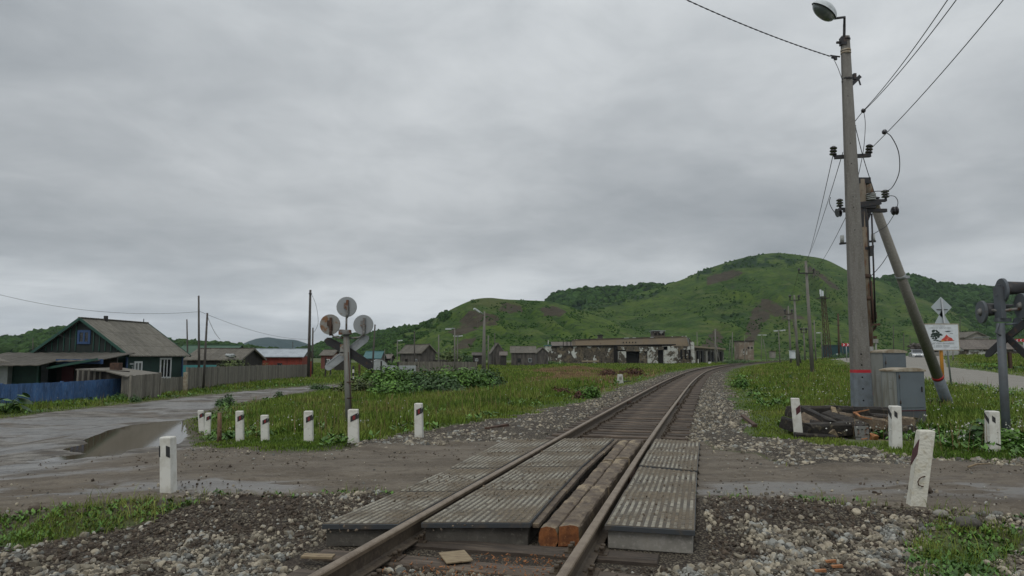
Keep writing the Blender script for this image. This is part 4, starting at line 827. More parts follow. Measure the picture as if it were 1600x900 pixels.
# mud crumbs and small pebbles carried onto the slabs
n = 1500; y = RNG.uniform(6.0, 12.7, n); s_ = RNG.uniform(-1.45, 1.6, n); k = ((np.abs(np.abs(s_)-.797) > .12) & ~((s_ > .2) & (s_ < .7)) & (fbm(s_*2.5, y*1.5, 3, 97) > .46) & (s_ > -1.4+.0*y)); y, s_ = y[k], s_[k]; x = xc(y)+s_/.965
k = (s_ < 0) | (y > 6.3); y, s_, x = y[k], s_[k], x[k]; r = RNG.uniform(.004, .013, len(y)); struct(scatter('slab_grit', ST0, F0, np.stack([x, y, np.full(len(y), .094)], 1), np.stack([r*1.4, r, r*.6], 1), 'slab_mud', RNG.uniform(0, 1, len(y))), 'stuff', 'mud crumbs trodden onto the crossing slabs', 'grit')

# ================================================================== white guide posts
def guide_post(lab, ub, vb, ut, vt, w, depth=.15, rz=0, mark='L', m='white_post', below=.2):
    """base centre (ub,vb), top centre (ut,vt) in the photograph; w metres"""
    p = G(ub, vb); q = D(ut, vt, p.y); ax = (q-p); h = ax.length; t = Thing('guide_post', lab, 'guide post', p, 'white concrete guide posts at the crossing')
    R = Matrix.Rotation(rz, 3, 'Z'); r = R@Vector((1,0,0)); f = R@Vector((0,1,0)); a = ax.normalized()
    if m == 'rough_white': f = (f+Vector((0,0,-.0))).normalized()
    mb = MB(); b0 = p-a*below; w1 = w*.96; c = lambda z, ww, dd: [b0+a*z-r*ww/2-f*dd/2, b0+a*z+r*ww/2-f*dd/2, b0+a*z+r*ww/2+f*dd/2, b0+a*z-r*ww/2+f*dd/2]
    ch = .010; H_ = h+below; secs = [c(0, w, depth), c(below, w, depth), c(below+h*.5, w*.985, depth*.985), c(H_-ch, w1, depth*.97), c(H_, w1-ch*2, depth-ch*2)]
    vs = [q for s in secs for q in s]; fs = [(0,3,2,1), (16,17,18,19)]+[(i*4+k, i*4+(k+1) % 4, (i+1)*4+(k+1) % 4, (i+1)*4+k) for i in range(4) for k in range(4)]; mb.add(vs, fs); t.part('post_body', mb, m, bevel=.008)
    def para(cx_, cz_, wd, hh, slope, out, side=0):
        fr = r if side == 0 else f; nr = -f if side == 0 else r*side; o_ = b0+a*(below+h*cz_)+nr*((depth/2 if side == 0 else w/2)-.004)
        bb = [o_+fr*(cx_-wd/2)+a*(-hh/2-slope*wd/2), o_+fr*(cx_+wd/2)+a*(-hh/2+slope*wd/2), o_+fr*(cx_+wd/2)+a*(hh/2+slope*wd/2), o_+fr*(cx_-wd/2)+a*(hh/2-slope*wd/2)]
        if side == 0 or side == -1: pass
        k = MB(); k.hexa(bb, [x_+nr*(out+.004) for x_ in bb]); return k
    if mark == 'L':
        t.part('reflector_band', para(w*.14, .77, w*.70, h*.165, .5, .004), 'black_paint'); t.part('red_reflector', para(w*.14, .77, w*.26, h*.12, .5, .008), 'red_paint'); t.part('side_band', para(0, .80, depth*.8, h*.12, .3, .004, 1), 'black_paint')
    elif mark == 'H':
        t.part('reflector_band', para(w*.29, .74, w*.34, h*.19, -.35, .004), 'black_paint'); t.part('reflector_band', para(-w*.46, .74, w*.10, h*.2, 0, .003), 'black_paint')
    elif mark == 'R':
        t.part('reflector_band', para(-w*.10, .80, w*.30, h*.13, -.8, .004), 'black_paint'); t.part('side_band', para(0, .82, depth*.8, h*.12, .8, .004, -1), 'black_paint')
    elif mark == 'I':
        t.part('reflector_band', para(w*.22, .70, w*.50, h*.17, .9, .004), 'maroon_paint')
    elif mark == 'K':
        t.part('reflector_band', para(0, .70, depth*.98, h*.20, -1.0, .004, -1), 'maroon_paint')
        s = MB(); e0 = b0+a*(below+h*.40)-f*depth/2; pts = [e0+r*.025-f*.0, e0-r*.005-f*.03, e0-r*.035-f*.04-a*.015, e0-r*.05-f*.04-a*.05, e0-r*.035-f*.03-a*.085, e0+r*.0-f*.02-a*.10, e0+r*.02-a*.10]; s.tube(pts, .006, 6); t.part('wire_loop', s, 'rust')
    return t
guide_post('leftmost white guide post, leaning slightly left, close to the puddle', 316, 676, 313.5, 641, .155, rz=.2)
guide_post('shorter flaking white guide post partly behind the leftmost one', 324, 680, 325.5, 645, .15, rz=.2)
guide_post('white guide post with dark red band just right of the brown wooden stake', 375, 689, 374.5, 642, .16, rz=.15)
guide_post('shortest white guide post, second to the right of the brown wooden stake', 414.5, 689, 413.5, 648.5, .155, rz=.12)
guide_post('white guide post in the grass halfway between the stake and the disc signal', 482.5, 693, 482, 642, .16, rz=.1)
guide_post('chipped white guide post right in front of the disc signal mast', 552.5, 693, 552, 639.5, .175, rz=.05)
guide_post('lone white guide post on the gravel between disc signal and track', 655, 685, 654, 630, .155, rz=-.1)
guide_post('large white guide post nearest the camera on the left, with two black marks', 263.5, 769, 262.5, 682, .135, .13, rz=-.12, mark='H', below=.1)
guide_post('white guide post leaning left in front of the timber heap, dark stains at its foot', 1248, 683, 1242, 622, .175, rz=-.35, mark='I')
guide_post('white guide post before the right end of the timber heap and the grey cabinet', 1399.5, 700, 1398, 634, .16, rz=-.1, mark='R')
guide_post('rough white guide post tilted right with a rusty wire loop, nearest on the right', 1431, 790, 1446.5, 672, .150, .13, -.18, 'K', 'rough_white', .12)
guide_post('white guide post beside the light signal mast at the right edge', 1551.5, 706, 1550, 642, .165, rz=-.1, mark='R')
p = G(342.5, 691); q = D(343, 645, p.y); mb = MB(); mb.tube([p-Vector((0,0,.1)), p+(q-p)*.5+Vector((.006,0,0)), q], [.05, .052, .045], 7); solo('wooden_stake', 'brown peeling wooden stake between the white guide posts', 'stake', mb, 'pale_wood', p)
M['stake'] = mat('stake', (.20,.12,.07), .85, ((12,(.09,.05,.03),.42,.62,6,(1,1,.4)),(20,(.36,.27,.18),.6,.7,4)), (25,.5,.01)); bpy.data.objects['wooden_stake'].data.materials[0] = M['stake']

# ================================================================== crossing signals
def left_signal():
    Y = 17.6; base = Vector((D(547, 600, Y).x, Y, 0)); base.z = zs(base.x, Y); d = lambda u, v, o=0: D(u, v, Y)+Vector((0, o, 0)); gz = base.z
    t = Thing('crossing_signal', 'rusty crossing signal seen from behind, three round discs above a cross', 'crossing signal', base)
    top = d(541, 522); bt = Vector((base.x+.01, Y, gz-.2)); m = MB(); m.tube([bt, top], [.084, .078], 16); pole = t.part('mast', m, 'mast_grey')
    m = MB(); m.tube([d(541, 523), d(541, 515.5)], [.14, .13], 12); m.box(d(534, 519), (.13, .16, .13)); t.part('head_box', m, 'rusty_steel', bevel=.008)
    m = MB(); m.tube([d(541, 519), d(541.5, 492)], .026, 8); m.tube([d(541, 527, .02), d(530, 528, .02), d(521, 526, .02), d(517, 521, .02), d(516.5, 505, .02)], .024, 8); m.tube([d(541, 527, .02), d(553, 528, .02), d(562, 527, .02), d(568, 522, .02), d(568.5, 505, .02)], .024, 8); t.part('bracket', m, 'rusty_steel')
    for (u, v, rr, mt, lab) in ((541.5, 479.5, .255, 'disc_grey', 'top grey signal disc'), (515.5, 507, .255, 'disc_rust', 'left signal disc, heavily rusted'), (567.5, 507.5, .25, 'disc_grey', 'right signal disc, grey with a rusty edge')):
        c = d(u, v); m = MB(); m.tube([c+Vector((0,.005,0)), c+Vector((0,.03,0))], [rr, rr], 36); m.tube([c+Vector((0,-.012,0)), c+Vector((0,.005,0))], [rr*.985, rr], 36); dk = t.part('signal_disc', m, mt, label=lab)
        m = MB(); m.box(c+Vector((.03,-.05,.02)), (.05,.07,.30)); m.box(c+Vector((-.02,-.045,.03)), (.07,.05,.14)); m.box(c+Vector((.06,-.03,-.08)), (.03,.03,.16)); m.tube([c+Vector((.03,-.05,-.12)), c+Vector((.03,-.05,-.28))], .03, 8); t.part('disc_fitting', m, 'rust' if mt == 'disc_rust' else 'rusty_steel', dk)
        m = MB(); m.tube([c+Vector((0,.03,0)), c+Vector((0,.22,0))], [.11, .12], 16); t.part('lamp_hood', m, 'dark_steel', dk)
    cc = (543, 549)
    def arm(u, v, mt, yo, w_=.185):
        p0 = d(cc[0]+(-6 if u > cc[0] else 6)*0, cc[1], yo); p1 = d(u, v, yo); ax = (p1-p0); L_ = ax.length; ax.normalize(); r = ax.cross(Vector((0,1,0))).normalized(); pts = [(0,-w_/2),(L_-w_*.5,-w_/2),(L_-w_*.16,-w_*.36),(L_,0),(L_-w_*.16,w_*.36),(L_-w_*.5,w_/2),(0,w_/2)]
        m = MB(); m.prism([p0+ax*a_+r*b_ for a_, b_ in pts], (0,.02,0)); k = MB(); 
        for sgn in (-1, 1): k.beam(p0+r*sgn*w_*.47+Vector((0,-.012,0)), p0+ax*(L_-w_*.5)+r*sgn*w_*.47+Vector((0,-.012,0)), .012, .03)
        o = t.part('cross_arm', m, mt, bevel=.003); t.part('arm_edge', k, mt, o)
    arm(506, 530, 'dark_steel', .10); arm(581, 574, 'dark_steel', .10); arm(574, 525, 'alu', .135); arm(506, 577, 'alu', .135)
    m = MB(); m.box(d(537, 545, .05), (.20, .04, .22)); m.box(d(537, 553, .05), (.2,.04,.1)); t.part('clamp_plate', m, 'disc_rust', bevel=.003)
    m = MB(); m.tube([d(545.5, 550, -.09), Vector((base.x+.09, Y-.06, gz+.1))], .013, 6); t.part('cable_pipe', m, 'rust')
    for v in (596, 621): m = MB(); m.tube([d(546, v), d(546, v+1.6)], .092, 16); t.part('clamp_band', m, 'rust')
left_signal()
p = G(563, 671); mb = MB(); mb.tube([p, p+Vector((0,0,.16))], [.09, .07], 10); mb.box(p+Vector((0,0,.19)), (.26,.2,.06)); solo('cable_box', 'small grey cable box in the grass right of the signal mast', 'cable box', mb, 'alu', p, bevel=.006)
p = G(534, 673); mb = MB(); mb.box(p+Vector((0,0,.03)), (.34,.09,.03)); solo('board', 'short brown board in the grass at the foot of the disc signal', 'board', mb, 'pale_wood', p)
p = G(548.5, 614); t = Thing('marker_post', 'thin black and white banded marker post behind the signal mast', 'marker post', p); 
mb = MB(); hh = 2.0*0+(D(548.5, 572, p.y).z-p.z)
for i in range(8):
    m = MB(); m.box(p+Vector((0.12,0,hh*(i+.5)/8)), (.12,.08,hh/8-.002)); t.part('black_band' if i % 2 else 'white_band', m, 'black_paint' if i % 2 else 'white_post')

def right_signal():
    Y = 13.3; d = lambda u, v, o=0: D(u, v, Y)+Vector((0, o, 0)); bx = D(1573, 690, Y).x; gz = zs(bx, Y); base = Vector((bx, Y, gz))
    t = Thing('crossing_signal', 'grey light signal mast at the right edge with hooded lamps and cross', 'crossing signal', base)
    m = MB(); m.tube([base-Vector((0,0,.2)), d(1563, 505)], [.076, .072], 16); t.part('mast', m, 'mast_dark')
    m = MB(); m.box(d(1562, 473), (.09,.20,.60)); m.box(d(1567, 500), (.26,.10,.07)); m.box(d(1562, 446), (.16,.03,.03)); m.box(d(1562, 462), (.17,.03,.03)); m.tube([d(1558, 505,-.05), d(1553, 520,-.05), d(1561, 524,-.05)], .02, 6); t.part('lamp_frame', m, 'mast_dark', bevel=.004)
    def lamp(u, v, yo, R_, hoodlen, drop):
        c = d(u, v, yo); m = MB(); nrm = Vector((1,-.18,0)).normalized(); m.tube([c, c+nrm*.025], [R_, R_], 28); m.tube([c-nrm*.02, c], [R_*.97, R_], 28); k = t.part('backing_disc', m, 'mast_dark')
        m = MB(); m.tube([c-nrm*.07, c-nrm*.02], [.04, .08], 16); t.part('lamp_body', m, 'rusty_steel', k)
        m = MB(); n = 14; vs = []; s_ = nrm.cross(Vector((0,0,1)))
        for j, (L_, rr) in enumerate(((.02, .17), (.14, .165), (hoodlen, .13))):
            for q in range(n+1):
                a = -.15*PI*(0 if j < 1 else 1)+(1.3 if j else 1.3)*PI*q/n; a = PI*(-.15+1.3*q/n); cut = (1-math.sin(max(0, a if a < PI else PI-a))) if j == 2 else 0
                vs.append(c+nrm*(L_*(1-.55*cut*(j == 2)))+s_*math.cos(a)*rr+Vector((0,0,math.sin(a)*rr-drop*(j == 2)*0)))
        fs = [(j*(n+1)+q, j*(n+1)+q+1, (j+1)*(n+1)+q+1, (j+1)*(n+1)+q) for j in range(2) for q in range(n)]; m.add(vs, fs, True); h = t.part('hood', m, 'dark_steel', k); sd2 = h.modifiers.new('thick', 'SOLIDIFY'); sd2.thickness = .006
        m = MB(); m.tube([c+nrm*.02, c+nrm*.035], [.1, .095], 20); t.part('lens', m, 'glass_dark', k)
    lamp(1565.5, 454, 0, .235, .75, .1); lamp(1578, 480, -.30, .24, .62, .1); lamp(1550, 486, .30, .22, .6, .1)
    m = MB(); m.tube([d(1550, 482, .3), d(1563, 486, 0), d(1576, 484, -.3)], .03, 8); t.part('cross_tube', m, 'rusty_steel')
    m = MB(); m.tube([d(1583, 506, -.1), d(1593, 506, -.1)], [.12, .07], 16); m.tube([d(1570, 507), d(1584, 506, -.1)], .02, 6); t.part('bell', m, 'blue_grey_paint')
    c0 = d(1572, 527, -.02)
    for (du, dv, yo) in ((14, -26, -.35), (14, 33, -.35), (-13, 30, .35)):
        e = d(1572+du, 527+dv, yo); ax = (e-c0).normalized(); side_ = Vector((.25,-1,0)).normalized(); m = MB(); L_ = (e-c0).length; w_ = .13; up_ = ax.cross(Vector((.96,.28,0))).normalized()
        pts = [(0,-w_/2),(L_-.07,-w_/2),(L_,-w_*.2),(L_,w_*.2),(L_-.07,w_/2),(0,w_/2)]; m.prism([c0+ax*a_+up_*b_ for a_, b_ in pts], Vector((.03,.008,0))); t.part('cross_arm', m, 'dark_steel' if dv < 0 or yo < 0 else 'black_paint', bevel=.003)
    m = MB(); m.box(d(1578, 563), (.05,.05,.30)); t.part('junction_box', m, 'rust')
    m = MB(); m.box(d(1571, 686)+Vector((-.17,0,0)), (.14,.14,.14)); t.part('foot_box', m, 'dark_steel', bevel=.008)
right_signal()

# ================================================================== lamp pole, transformer pole and its brace
def insul(mb, p, r=.07, h=.16, n=3, d=(0,0,1)):
    d = Vector(d).normalized(); p = Vector(p)
    for k in range(n): a = p+d*(h*k/n); mb.tube([a, a+d*h*.12/1, a+d*h/n*.8], [r, r*.95, r*.42], 12)
def lamp_pole():
    Y = 17.6; z0 = zs(9, Y); d = lambda u, v, o=0: D(u, v, Y)+Vector((0, o, 0)); pb = Vector((D(1348, 655, Y).x, Y, z0)); pt = d(1320.3, 57); ax = pt-pb; t = Thing('lamp_pole', 'tall grey concrete pole with street lamp, painted blue-grey below a red band', 'pole', pb)
    def sec(v0, v1, m, grow=0):
        f = lambda v: (v-57)/(655-57.); a, b = pt.lerp(pb, f(v0)), pt.lerp(pb, f(v1)); wd = lambda v: .205+(.47-.205)*f(v)+grow
        mb = MB(); r = Vector((1,0,0)); g = Vector((0,1,0))
        def ring(c, w): dd = w*.72; ch = w*.14; return [c+r*x+g*y for x, y in ((-w/2+ch,-dd/2),(w/2-ch,-dd/2),(w/2,-dd/2+ch),(w/2,dd/2-ch),(w/2-ch,dd/2),(-w/2+ch,dd/2),(-w/2,dd/2-ch),(-w/2,-dd/2+ch))]
        A, B = ring(b, wd(v1)), ring(a, wd(v0)); mb.add(A+B, [tuple(range(8))[::-1], tuple(range(8, 16))]+[(k, (k+1) % 8, 8+(k+1) % 8, 8+k) for k in range(8)]); return mb
    t.part('shaft', sec(57, 575, 0), 'pole_conc'); t.part('red_band', sec(575, 579.5, 0, .006), 'sign_red'); t.part('painted_foot', sec(579.5, 662, 0, .002), 'blue_grey_paint')
    m = MB()
    for v in (552, 568, 586, 603, 620, 155, 230, 262, 314, 330, 365): f = (v-57)/598.; c = pt.lerp(pb, f); w = .205+.265*f; m.tube([c+Vector((-.04,-w*.36-.004,0)), c+Vector((-.04,-w*.36+.02,0))], .022 if v > 500 else .014, 10)
    t.part('bolt_hole', m, 'soot_and_shade')  # raised black discs, the shade inside the holes put into their colour
    m = MB(); f = (495-57)/598.; c = pt.lerp(pb, f); m.beam(c+Vector((-.15,-.17,-.03)), c+Vector((0,-.17,.03)), .004, .012); 
    m = MB(); m.tube([d(1317, 66, -.06), d(1317.5, 52, -.06), d(1316.5, 42, -.1), d(1312.5, 34, -.25), D(1303, 29, Y-.5)], [.034,.034,.034,.032,.03], 10); m.box(d(1316, 66,-.04), (.14,.14,.20)); m.box(d(1310, 67,-.02), (.12,.05,.05)); t.part('lamp_arm', m, 'dark_steel')
    for v in (62, 80, 84, 126): m = MB(); c = pt.lerp(pb, (v-57)/598.); m.tube([c-Vector((0,0,.02)), c+Vector((0,0,.02))], [.128, .128], 12); t.part('clamp_band', m, 'dark_steel' if v in (62,126) else 'cab_roof')
    # lamp head: oval shell over a glass bowl, tipped down to the left and towards the camera
    c = D(1289.5, 17.5, Y-.75); axl = (D(1304, 33, Y-.35)-D(1276, 6, Y-1.0)).normalized(); up = Vector((.25,-.5,.86)); up = (up-axl*axl.dot(up)).normalized(); sd_ = axl.cross(up)
    def shell(z0_, hgt, k0, m, name):
        mb = MB(); n = 20; rings = 6; vs = []
        for i in range(rings+1):
            a = i/rings*PI/2; rr = math.cos(a)*.99+.01; zz = math.sin(a)*hgt
            for q in range(n):
                th = 2*PI*q/n; x = .44*math.cos(th)*rr*k0; y_ = (.25-.06*math.cos(th))*math.copysign(abs(math.sin(th))**.8, math.sin(th))*rr*k0; vs.append(c-axl*0+axl*x+sd_*y_+up*(z0_+zz))
        fs = [(i*n+q, i*n+(q+1) % n, (i+1)*n+(q+1) % n, (i+1)*n+q) for i in range(rings) for q in range(n)]+[tuple(range(n))]; mb.add(vs, fs, True); return t.part(name, mb, m)
    hd = shell(.01, .19, 1.0, 'lamp_shell', 'lamp_head'); shell(-.008, -.19, .93, 'glass_lamp', 'lamp_glass'); shell(-.012, .024, 1.03, 'dark_steel', 'lamp_rim')
    m = MB(); m.box(d(1335, 120, -.0), (.07,.1,.16)); m.beam(d(1331, 132), d(1344, 119), .05, .09); m.beam(d(1341, 122), d(1344.5, 133), .03, .03); m.tube([d(1315, 128), d(1332, 126)], .02, 6); t.part('side_bracket', m, 'dark_steel')
    m = MB(); m.beam(d(1307, 244, .1), d(1363, 241, .1), .09, .09); m.box(d(1306.5, 240,.1), (.05,.05,.1)); m.box(d(1361.5, 237,.1), (.05,.05,.1)); ca = t.part('cross_arm', m, 'dark_steel')
    m = MB(); insul(m, d(1304.5, 240, .1), .09, .24, 3, (.1,0,1)); t.part('insulator', m, 'insulator', ca); m = MB(); insul(m, d(1360.5, 237, .1), .09, .24, 3, (.15,0,1)); t.part('insulator', m, 'insulator', ca)
    m = MB(); m.box(d(1332, 201, .05), (.2,.06,.1)); t.part('side_bolt', m, 'dark_steel'); m = MB(); insul(m, d(1335, 203,.05), .07, .16, 3); t.part('side_insulator', m, 'insulator')
    m = MB(); insul(m, d(1303, 92, -.05), .04, .10, 3, (-1,0,.35)); m.tube([d(1311, 90,-.05), d(1296, 88,-.05)], .02, 6); m.box(d(1304, 93,-.05), (.07,.06,.07)); t.part('cable_clamp', m, 'insulator')
lamp_pole()
def transformer_pole():
    Y = 18.6; d = lambda u, v, o=0: D(u, v, Y)+Vector((0, o, 0)); x0 = D(1357, 640, Y).x; z0 = zs(x0, Y); pb = Vector((x0, Y, z0)); pt = d(1345, 281)
    t = Thing('transformer_pole', 'rust-stained pole with switch gear close behind the tall lamp pole', 'pole', pb)
    m = MB(); m.tube([pb, pb.lerp(pt, .30)], [.19, .17], 12); lo = t.part('painted_foot', m, 'cab_light'); m = MB(); m.tube([pb.lerp(pt, .30), pt], [.169, .115], 12); t.part('shaft', m, 'pole_rusty')
    m = MB(); c = pb.lerp(pt, (655-617)/(655-281.)*1.0); m.tube([c, c+Vector((0,0,.07))], .195, 12); t.part('red_band', m, 'sign_red')
    for v in (598, 470, 435, 566): m = MB(); c = d(1354-(.033*(560-v)), v); m.tube([c, c+Vector((0,0,.10))], .175, 12); t.part('clamp_band', m, 'rust')
    m = MB(); m.beam(d(1340, 283), d(1358, 283), .2, .16); m.beam(d(1318, 329), d(1385, 329, .0), .10, .09); m.beam(d(1340, 322,-.1), d(1372, 317,-.1), .14, .14); m.beam(d(1340, 314,.1), d(1387, 312,.1), .09, .07); m.beam(d(1316, 325,.1), d(1345, 326,.1), .08, .06); m.box(d(1387, 309,.1), (.05,.05,.14)); m.box(d(1315.5, 323,.1), (.05,.05,.12))
    m.box(d(1350, 322), (.5,.3,.16)); m.box(d(1346, 340), (.18,.25,.55)); m.beam(d(1352, 350), d(1361, 325), .08, .08); m.beam(d(1383, 330), d(1372, 330), .07, .07); fr_ = t.part('steel_frame', m, 'dark_steel', bevel=.004)
    for q_ in ((d(1386.5, 307,.1), .10, .22, 3), (d(1315, 321,.1), .09, .22, 3), (d(1371, 316), .07, .16, 3), (d(1305, 334,-.1), .12, .14, 2, (1,0,.2)), (d(1401, 329), .12, .16, 2, (-1,0,-.1))): m = MB(); insul(m, *q_); t.part('insulator', m, 'insulator', fr_)
    m = MB(); insul(m, d(1358, 314,-.1), .13, .20, 4); t.part('white_insulator', m, 'insulator_white', fr_); m = MB(); m.tube([d(1316, 379), d(1315.5, 368)], .05, 10); t.part('white_insulator', m, 'insulator_white', fr_); m = MB(); m.tube([d(1364.5, 376), d(1364, 366)], .05, 10); t.part('white_insulator', m, 'insulator_white', fr_)
    m = MB(); m.beam(d(1312, 381), d(1322, 380), .05, .05); m.beam(d(1345, 378), d(1368, 377), .05, .05); m.tube([d(1352, 340,-.12), d(1358, 500,-.12)], .022, 6); m.tube([d(1359, 335,-.1), d(1365, 505,-.1)], .022, 6); m.box(d(1352, 389,-.1), (.14,.08,.08)); m.hexa([d(1354, 401,-.2), d(1358.5, 401,-.2), d(1358.5, 401,0), d(1354, 401,0)], [d(1353, 386,-.2), d(1360, 385,-.2), d(1360, 385,0), d(1353, 386,0)]); t.part('switch_rod', m, 'dark_steel')
    m = MB(); m.tube([d(1357.5, 440,-.13), d(1360.5, 505,-.13)], .027, 6); m.box(d(1361, 478,-.05), (.1,.06,.34)); t.part('red_rod', m, 'rust')
    m = MB(); m.beam(d(1350, 508), d(1371, 507), .3, .05); m.beam(d(1350, 528), d(1369, 527), .07, .07); m.beam(d(1351, 522), d(1354, 508), .05, .05); m.beam(d(1356, 526), d(1369, 509), .05, .05); m.box(d(1362, 493), (.2,.16,.18)); m.tube([d(1362,505), d(1364,498)], .05, 8); t.part('operating_platform', m, 'rust')
    m = MB(); m.tube([Vector((x0+.24, Y-.1, z0)), d(1366, 575,-.1), d(1365, 530,-.1)], .025, 6); m.box(d(1365, 573,-.13), (.09,.06,.2)); m.box(d(1364, 533,-.13), (.14,.02,.1)); t.part('cable_pipe', m, 'cab_light')
    # brace
    pb = G(1484, 640); q = D(1353, 284, 18.9); t = Thing('brace_pole', 'long grey pole leaning left against the rust-stained pole, red band low down', 'pole', pb); ax = q-pb
    f = lambda a: pb+ax*a; k = (640-583)/(640-284.)
    m = MB(); m.tube([pb-ax*.03, f(k)], [.175, .162], 16); t.part('painted_foot', m, 'blue_grey_paint'); m = MB(); m.tube([f(k), f(k+.011)], [.169, .167], 16); t.part('red_band', m, 'sign_red'); m = MB(); m.tube([f(k+.011), f(.9)], [.160, .120], 16); t.part('shaft', m, 'brace_conc'); m = MB(); m.tube([f(.9), q], [.120, .112], 16); t.part('rusty_top', m, 'pole_rusty')
    m = MB(); c = f(.62); m.tube([c, c+ax*.012], .148, 12); m.box(c+Vector((.12,-.1,0)), (.12,.06,.08)); t.part('clamp_band', m, 'alu'); m = MB()
    for a in (.03, .08, .13, .2, .3, .36, .42, .5, .56): c = f(a); m.tube([c+Vector((0,-.169+a*.08,0)), c+Vector((0,-.1,0))], .017, 8)
    t.part('bolt_hole', m, 'soot_and_shade')  # black discs painted for the dark inside the brace holes
transformer_pole()

# ================================================================== cabinets
def cabinet(lab, cx_, Y, w_, dp, ztop, rz, two=True):
    z0 = zs(cx_, Y)-.02; t = Thing('relay_cabinet', lab, 'cabinet', (cx_, Y, z0), 'grey relay cabinets by the poles', rz); h = ztop-z0
    m = MB(); zb = h*.30 if two else h*.12; m.box((0,0,zb+(h-zb-.06)/2), (w_,dp,h-zb-.06)); t.part('body', m, 'grey_paint', local=True, bevel=.008)
    m = MB(); m.box((0,0,zb/2-.06), (w_-.004,dp-.004,zb+.12)); t.part('dark_base', m, 'grey_paint_dark', local=True); m = MB(); m.box((0,0,zb), (w_+.006,dp+.006,.028)); t.part('red_stripe', m, 'maroon_paint', local=True)
    m = MB(); vs = []; n = 6
    for yy in (-dp/2-.03, dp/2+.03):
        for i in range(n+1): x = -w_/2-.03+(w_+.06)*i/n; vs.append((x, yy, h-.035+.05*(1-(2*i/n-1)**2)))
        for i in range(n+1): x = w_/2+.03-(w_+.06)*i/n; vs.append((x, yy, h-.075))
    k = 2*n+2; m.add(vs, [tuple(range(k)), tuple(range(k, 2*k))[::-1]]+[(i, (i+1) % k, k+(i+1) % k, k+i)[::-1] for i in range(k)]); t.part('roof', m, 'cab_roof', local=True, bevel=.004)
    m = MB(); zc = zb+(h-zb)/2; m.box((-w_*.0,-dp/2-.006,zc-.01), (w_*.86,.012,(h-zb)*.84)); dr = t.part('door', m, 'grey_paint', local=True, bevel=.004)
    m = MB(); m.box((w_*.36,-dp/2-.022,zc), (.02,.03,.12)); t.part('handle', m, 'dark_steel', dr, local=True); m = MB()
    for zz in (-.3, .3): m.tube([(-w_*.43,-dp/2-.018,zc+(h-zb)*zz-.04), (-w_*.43,-dp/2-.018,zc+(h-zb)*zz+.04)], .012, 8)
    t.part('hinge', m, 'rust', dr, local=True); m = MB(); m.box((-w_/2-.004,0,zc), (.008,dp*.9,(h-zb)*.92)); m.box((-w_/2-.01,-.05,zc+.1), (.012,.08,.16)); t.part('side_panel', m, 'cab_light', local=True, bevel=.003)
pc = D(1391, 600, 18.3); cabinet('taller grey relay cabinet with pale rusty roof, behind the other one', pc.x, 18.4, .74, .5, 1.70, .32, False)
pc = D(1416, 600, 16.6); cabinet('front grey relay cabinet with dark base and faded red stripe', pc.x+.03, 16.8, .76, .5, 1.26, .24)

# ================================================================== heap of old sleepers
GRP = 'old timbers heaped in front of the poles'
def log(lab, a, b, w_, h_, m='old_sleeper', roll=0, cat='old sleeper', name='old_sleeper'):
    """a and b: (u, v, Y) of the axis ends"""
    p0, p1 = D(*a), D(*b); mb = MB(); mb.tint = random.random(); up = Vector((math.sin(roll), 0, math.cos(roll))); n = 7; d = (p1-p0).normalized(); r = d.cross(up).normalized(); u = r.cross(d); vs = []
    for i in range(n+1):
        c = p0.lerp(p1, i/n)
        for x, y in ((-.5,-.46),(.5,-.5),(.52,.32),(.36,.5),(-.38,.48),(-.5,.36)): vs.append(c+r*(x*w_+random.uniform(-.010, .010))+u*(y*h_+random.uniform(-.010, .010))+(d*random.uniform(-.04, .04) if i in (0, n) else d*0))
    mb.add(vs, [(i*6+k, i*6+(k+1) % 6, (i+1)*6+(k+1) % 6, (i+1)*6+k) for i in range(n) for k in range(6)]+[tuple(range(6))[::-1], tuple(range(n*6, n*6+6))])
    b_ = min(p0, p1, key=lambda q: q.z); return solo(name, lab, cat, mb, m, b_, GRP, bevel=.006)
log('long black sleeper along the back top of the heap, left half', (1232,643,15.6), (1312,642,15.7), 0.288, 0.237)
log('thick black sleeper lying on top at the back of the heap, under the pole', (1302,645,15.4), (1390,647,15.5), 0.312, 0.300)
log('dark sleeper end sticking out at the left end of the heap', (1226,660,15.2), (1262,672,14.6), 0.288, 0.250, roll=.2)
log('black board slab sloping down to the right on top of the heap', (1258,640,15.1), (1306,663,14.2), 0.360, 0.112, roll=.3)
log('greenish sleeper with bolt holes slanting down behind the left guide post', (1254,652,14.9), (1296,682,14.0), 0.312, 0.213, 'timber', roll=-.5)
log('dark sleeper sloping below the black slab into the middle of the heap', (1268,664,14.4), (1318,676,14.3), 0.288, 0.225, roll=.4)
log('weathered brown sleeper across the middle of the heap', (1308,652,14.9), (1384,664,14.6), 0.288, 0.237, 'timber', roll=.1)
log('dark sleeper lying low under the brown one, right of the steel plate', (1352,668,14.8), (1412,670,14.6), 0.288, 0.213)
log('brown sleeper end sticking out right of the second guide post', (1388,657,14.6), (1431,661,14.3), 0.288, 0.213, 'timber', roll=.15)
log('black sleeper end at the lower right corner of the heap', (1392,674,14.5), (1427,675,14.1), 0.312, 0.250)
log('short black block in the shade behind the steel plate', (1300,676,14.8), (1350,672,14.9), 0.300, 0.250)
log('big black sleeper filling the front of the heap, left of the steel plate', (1262,672,14.0), (1330,668,14.3), .30, .26, roll=.25)
log('black sleeper stacked behind the second guide post, upper one', (1362,655,14.9), (1420,659,14.8), .30, .24)
log('burnt-looking beam lying diagonally over the middle of the heap', (1290,650,15.0), (1352,672,14.0), .27, .22, roll=-.3)
log('low dark sleeper at the bottom front under the greenish one', (1244,682,14.0), (1306,686,13.8), .22, .16)
log('dark sleeper at the bottom right under the brown one', (1372,682,14.2), (1418,684,14.0), .26, .20)
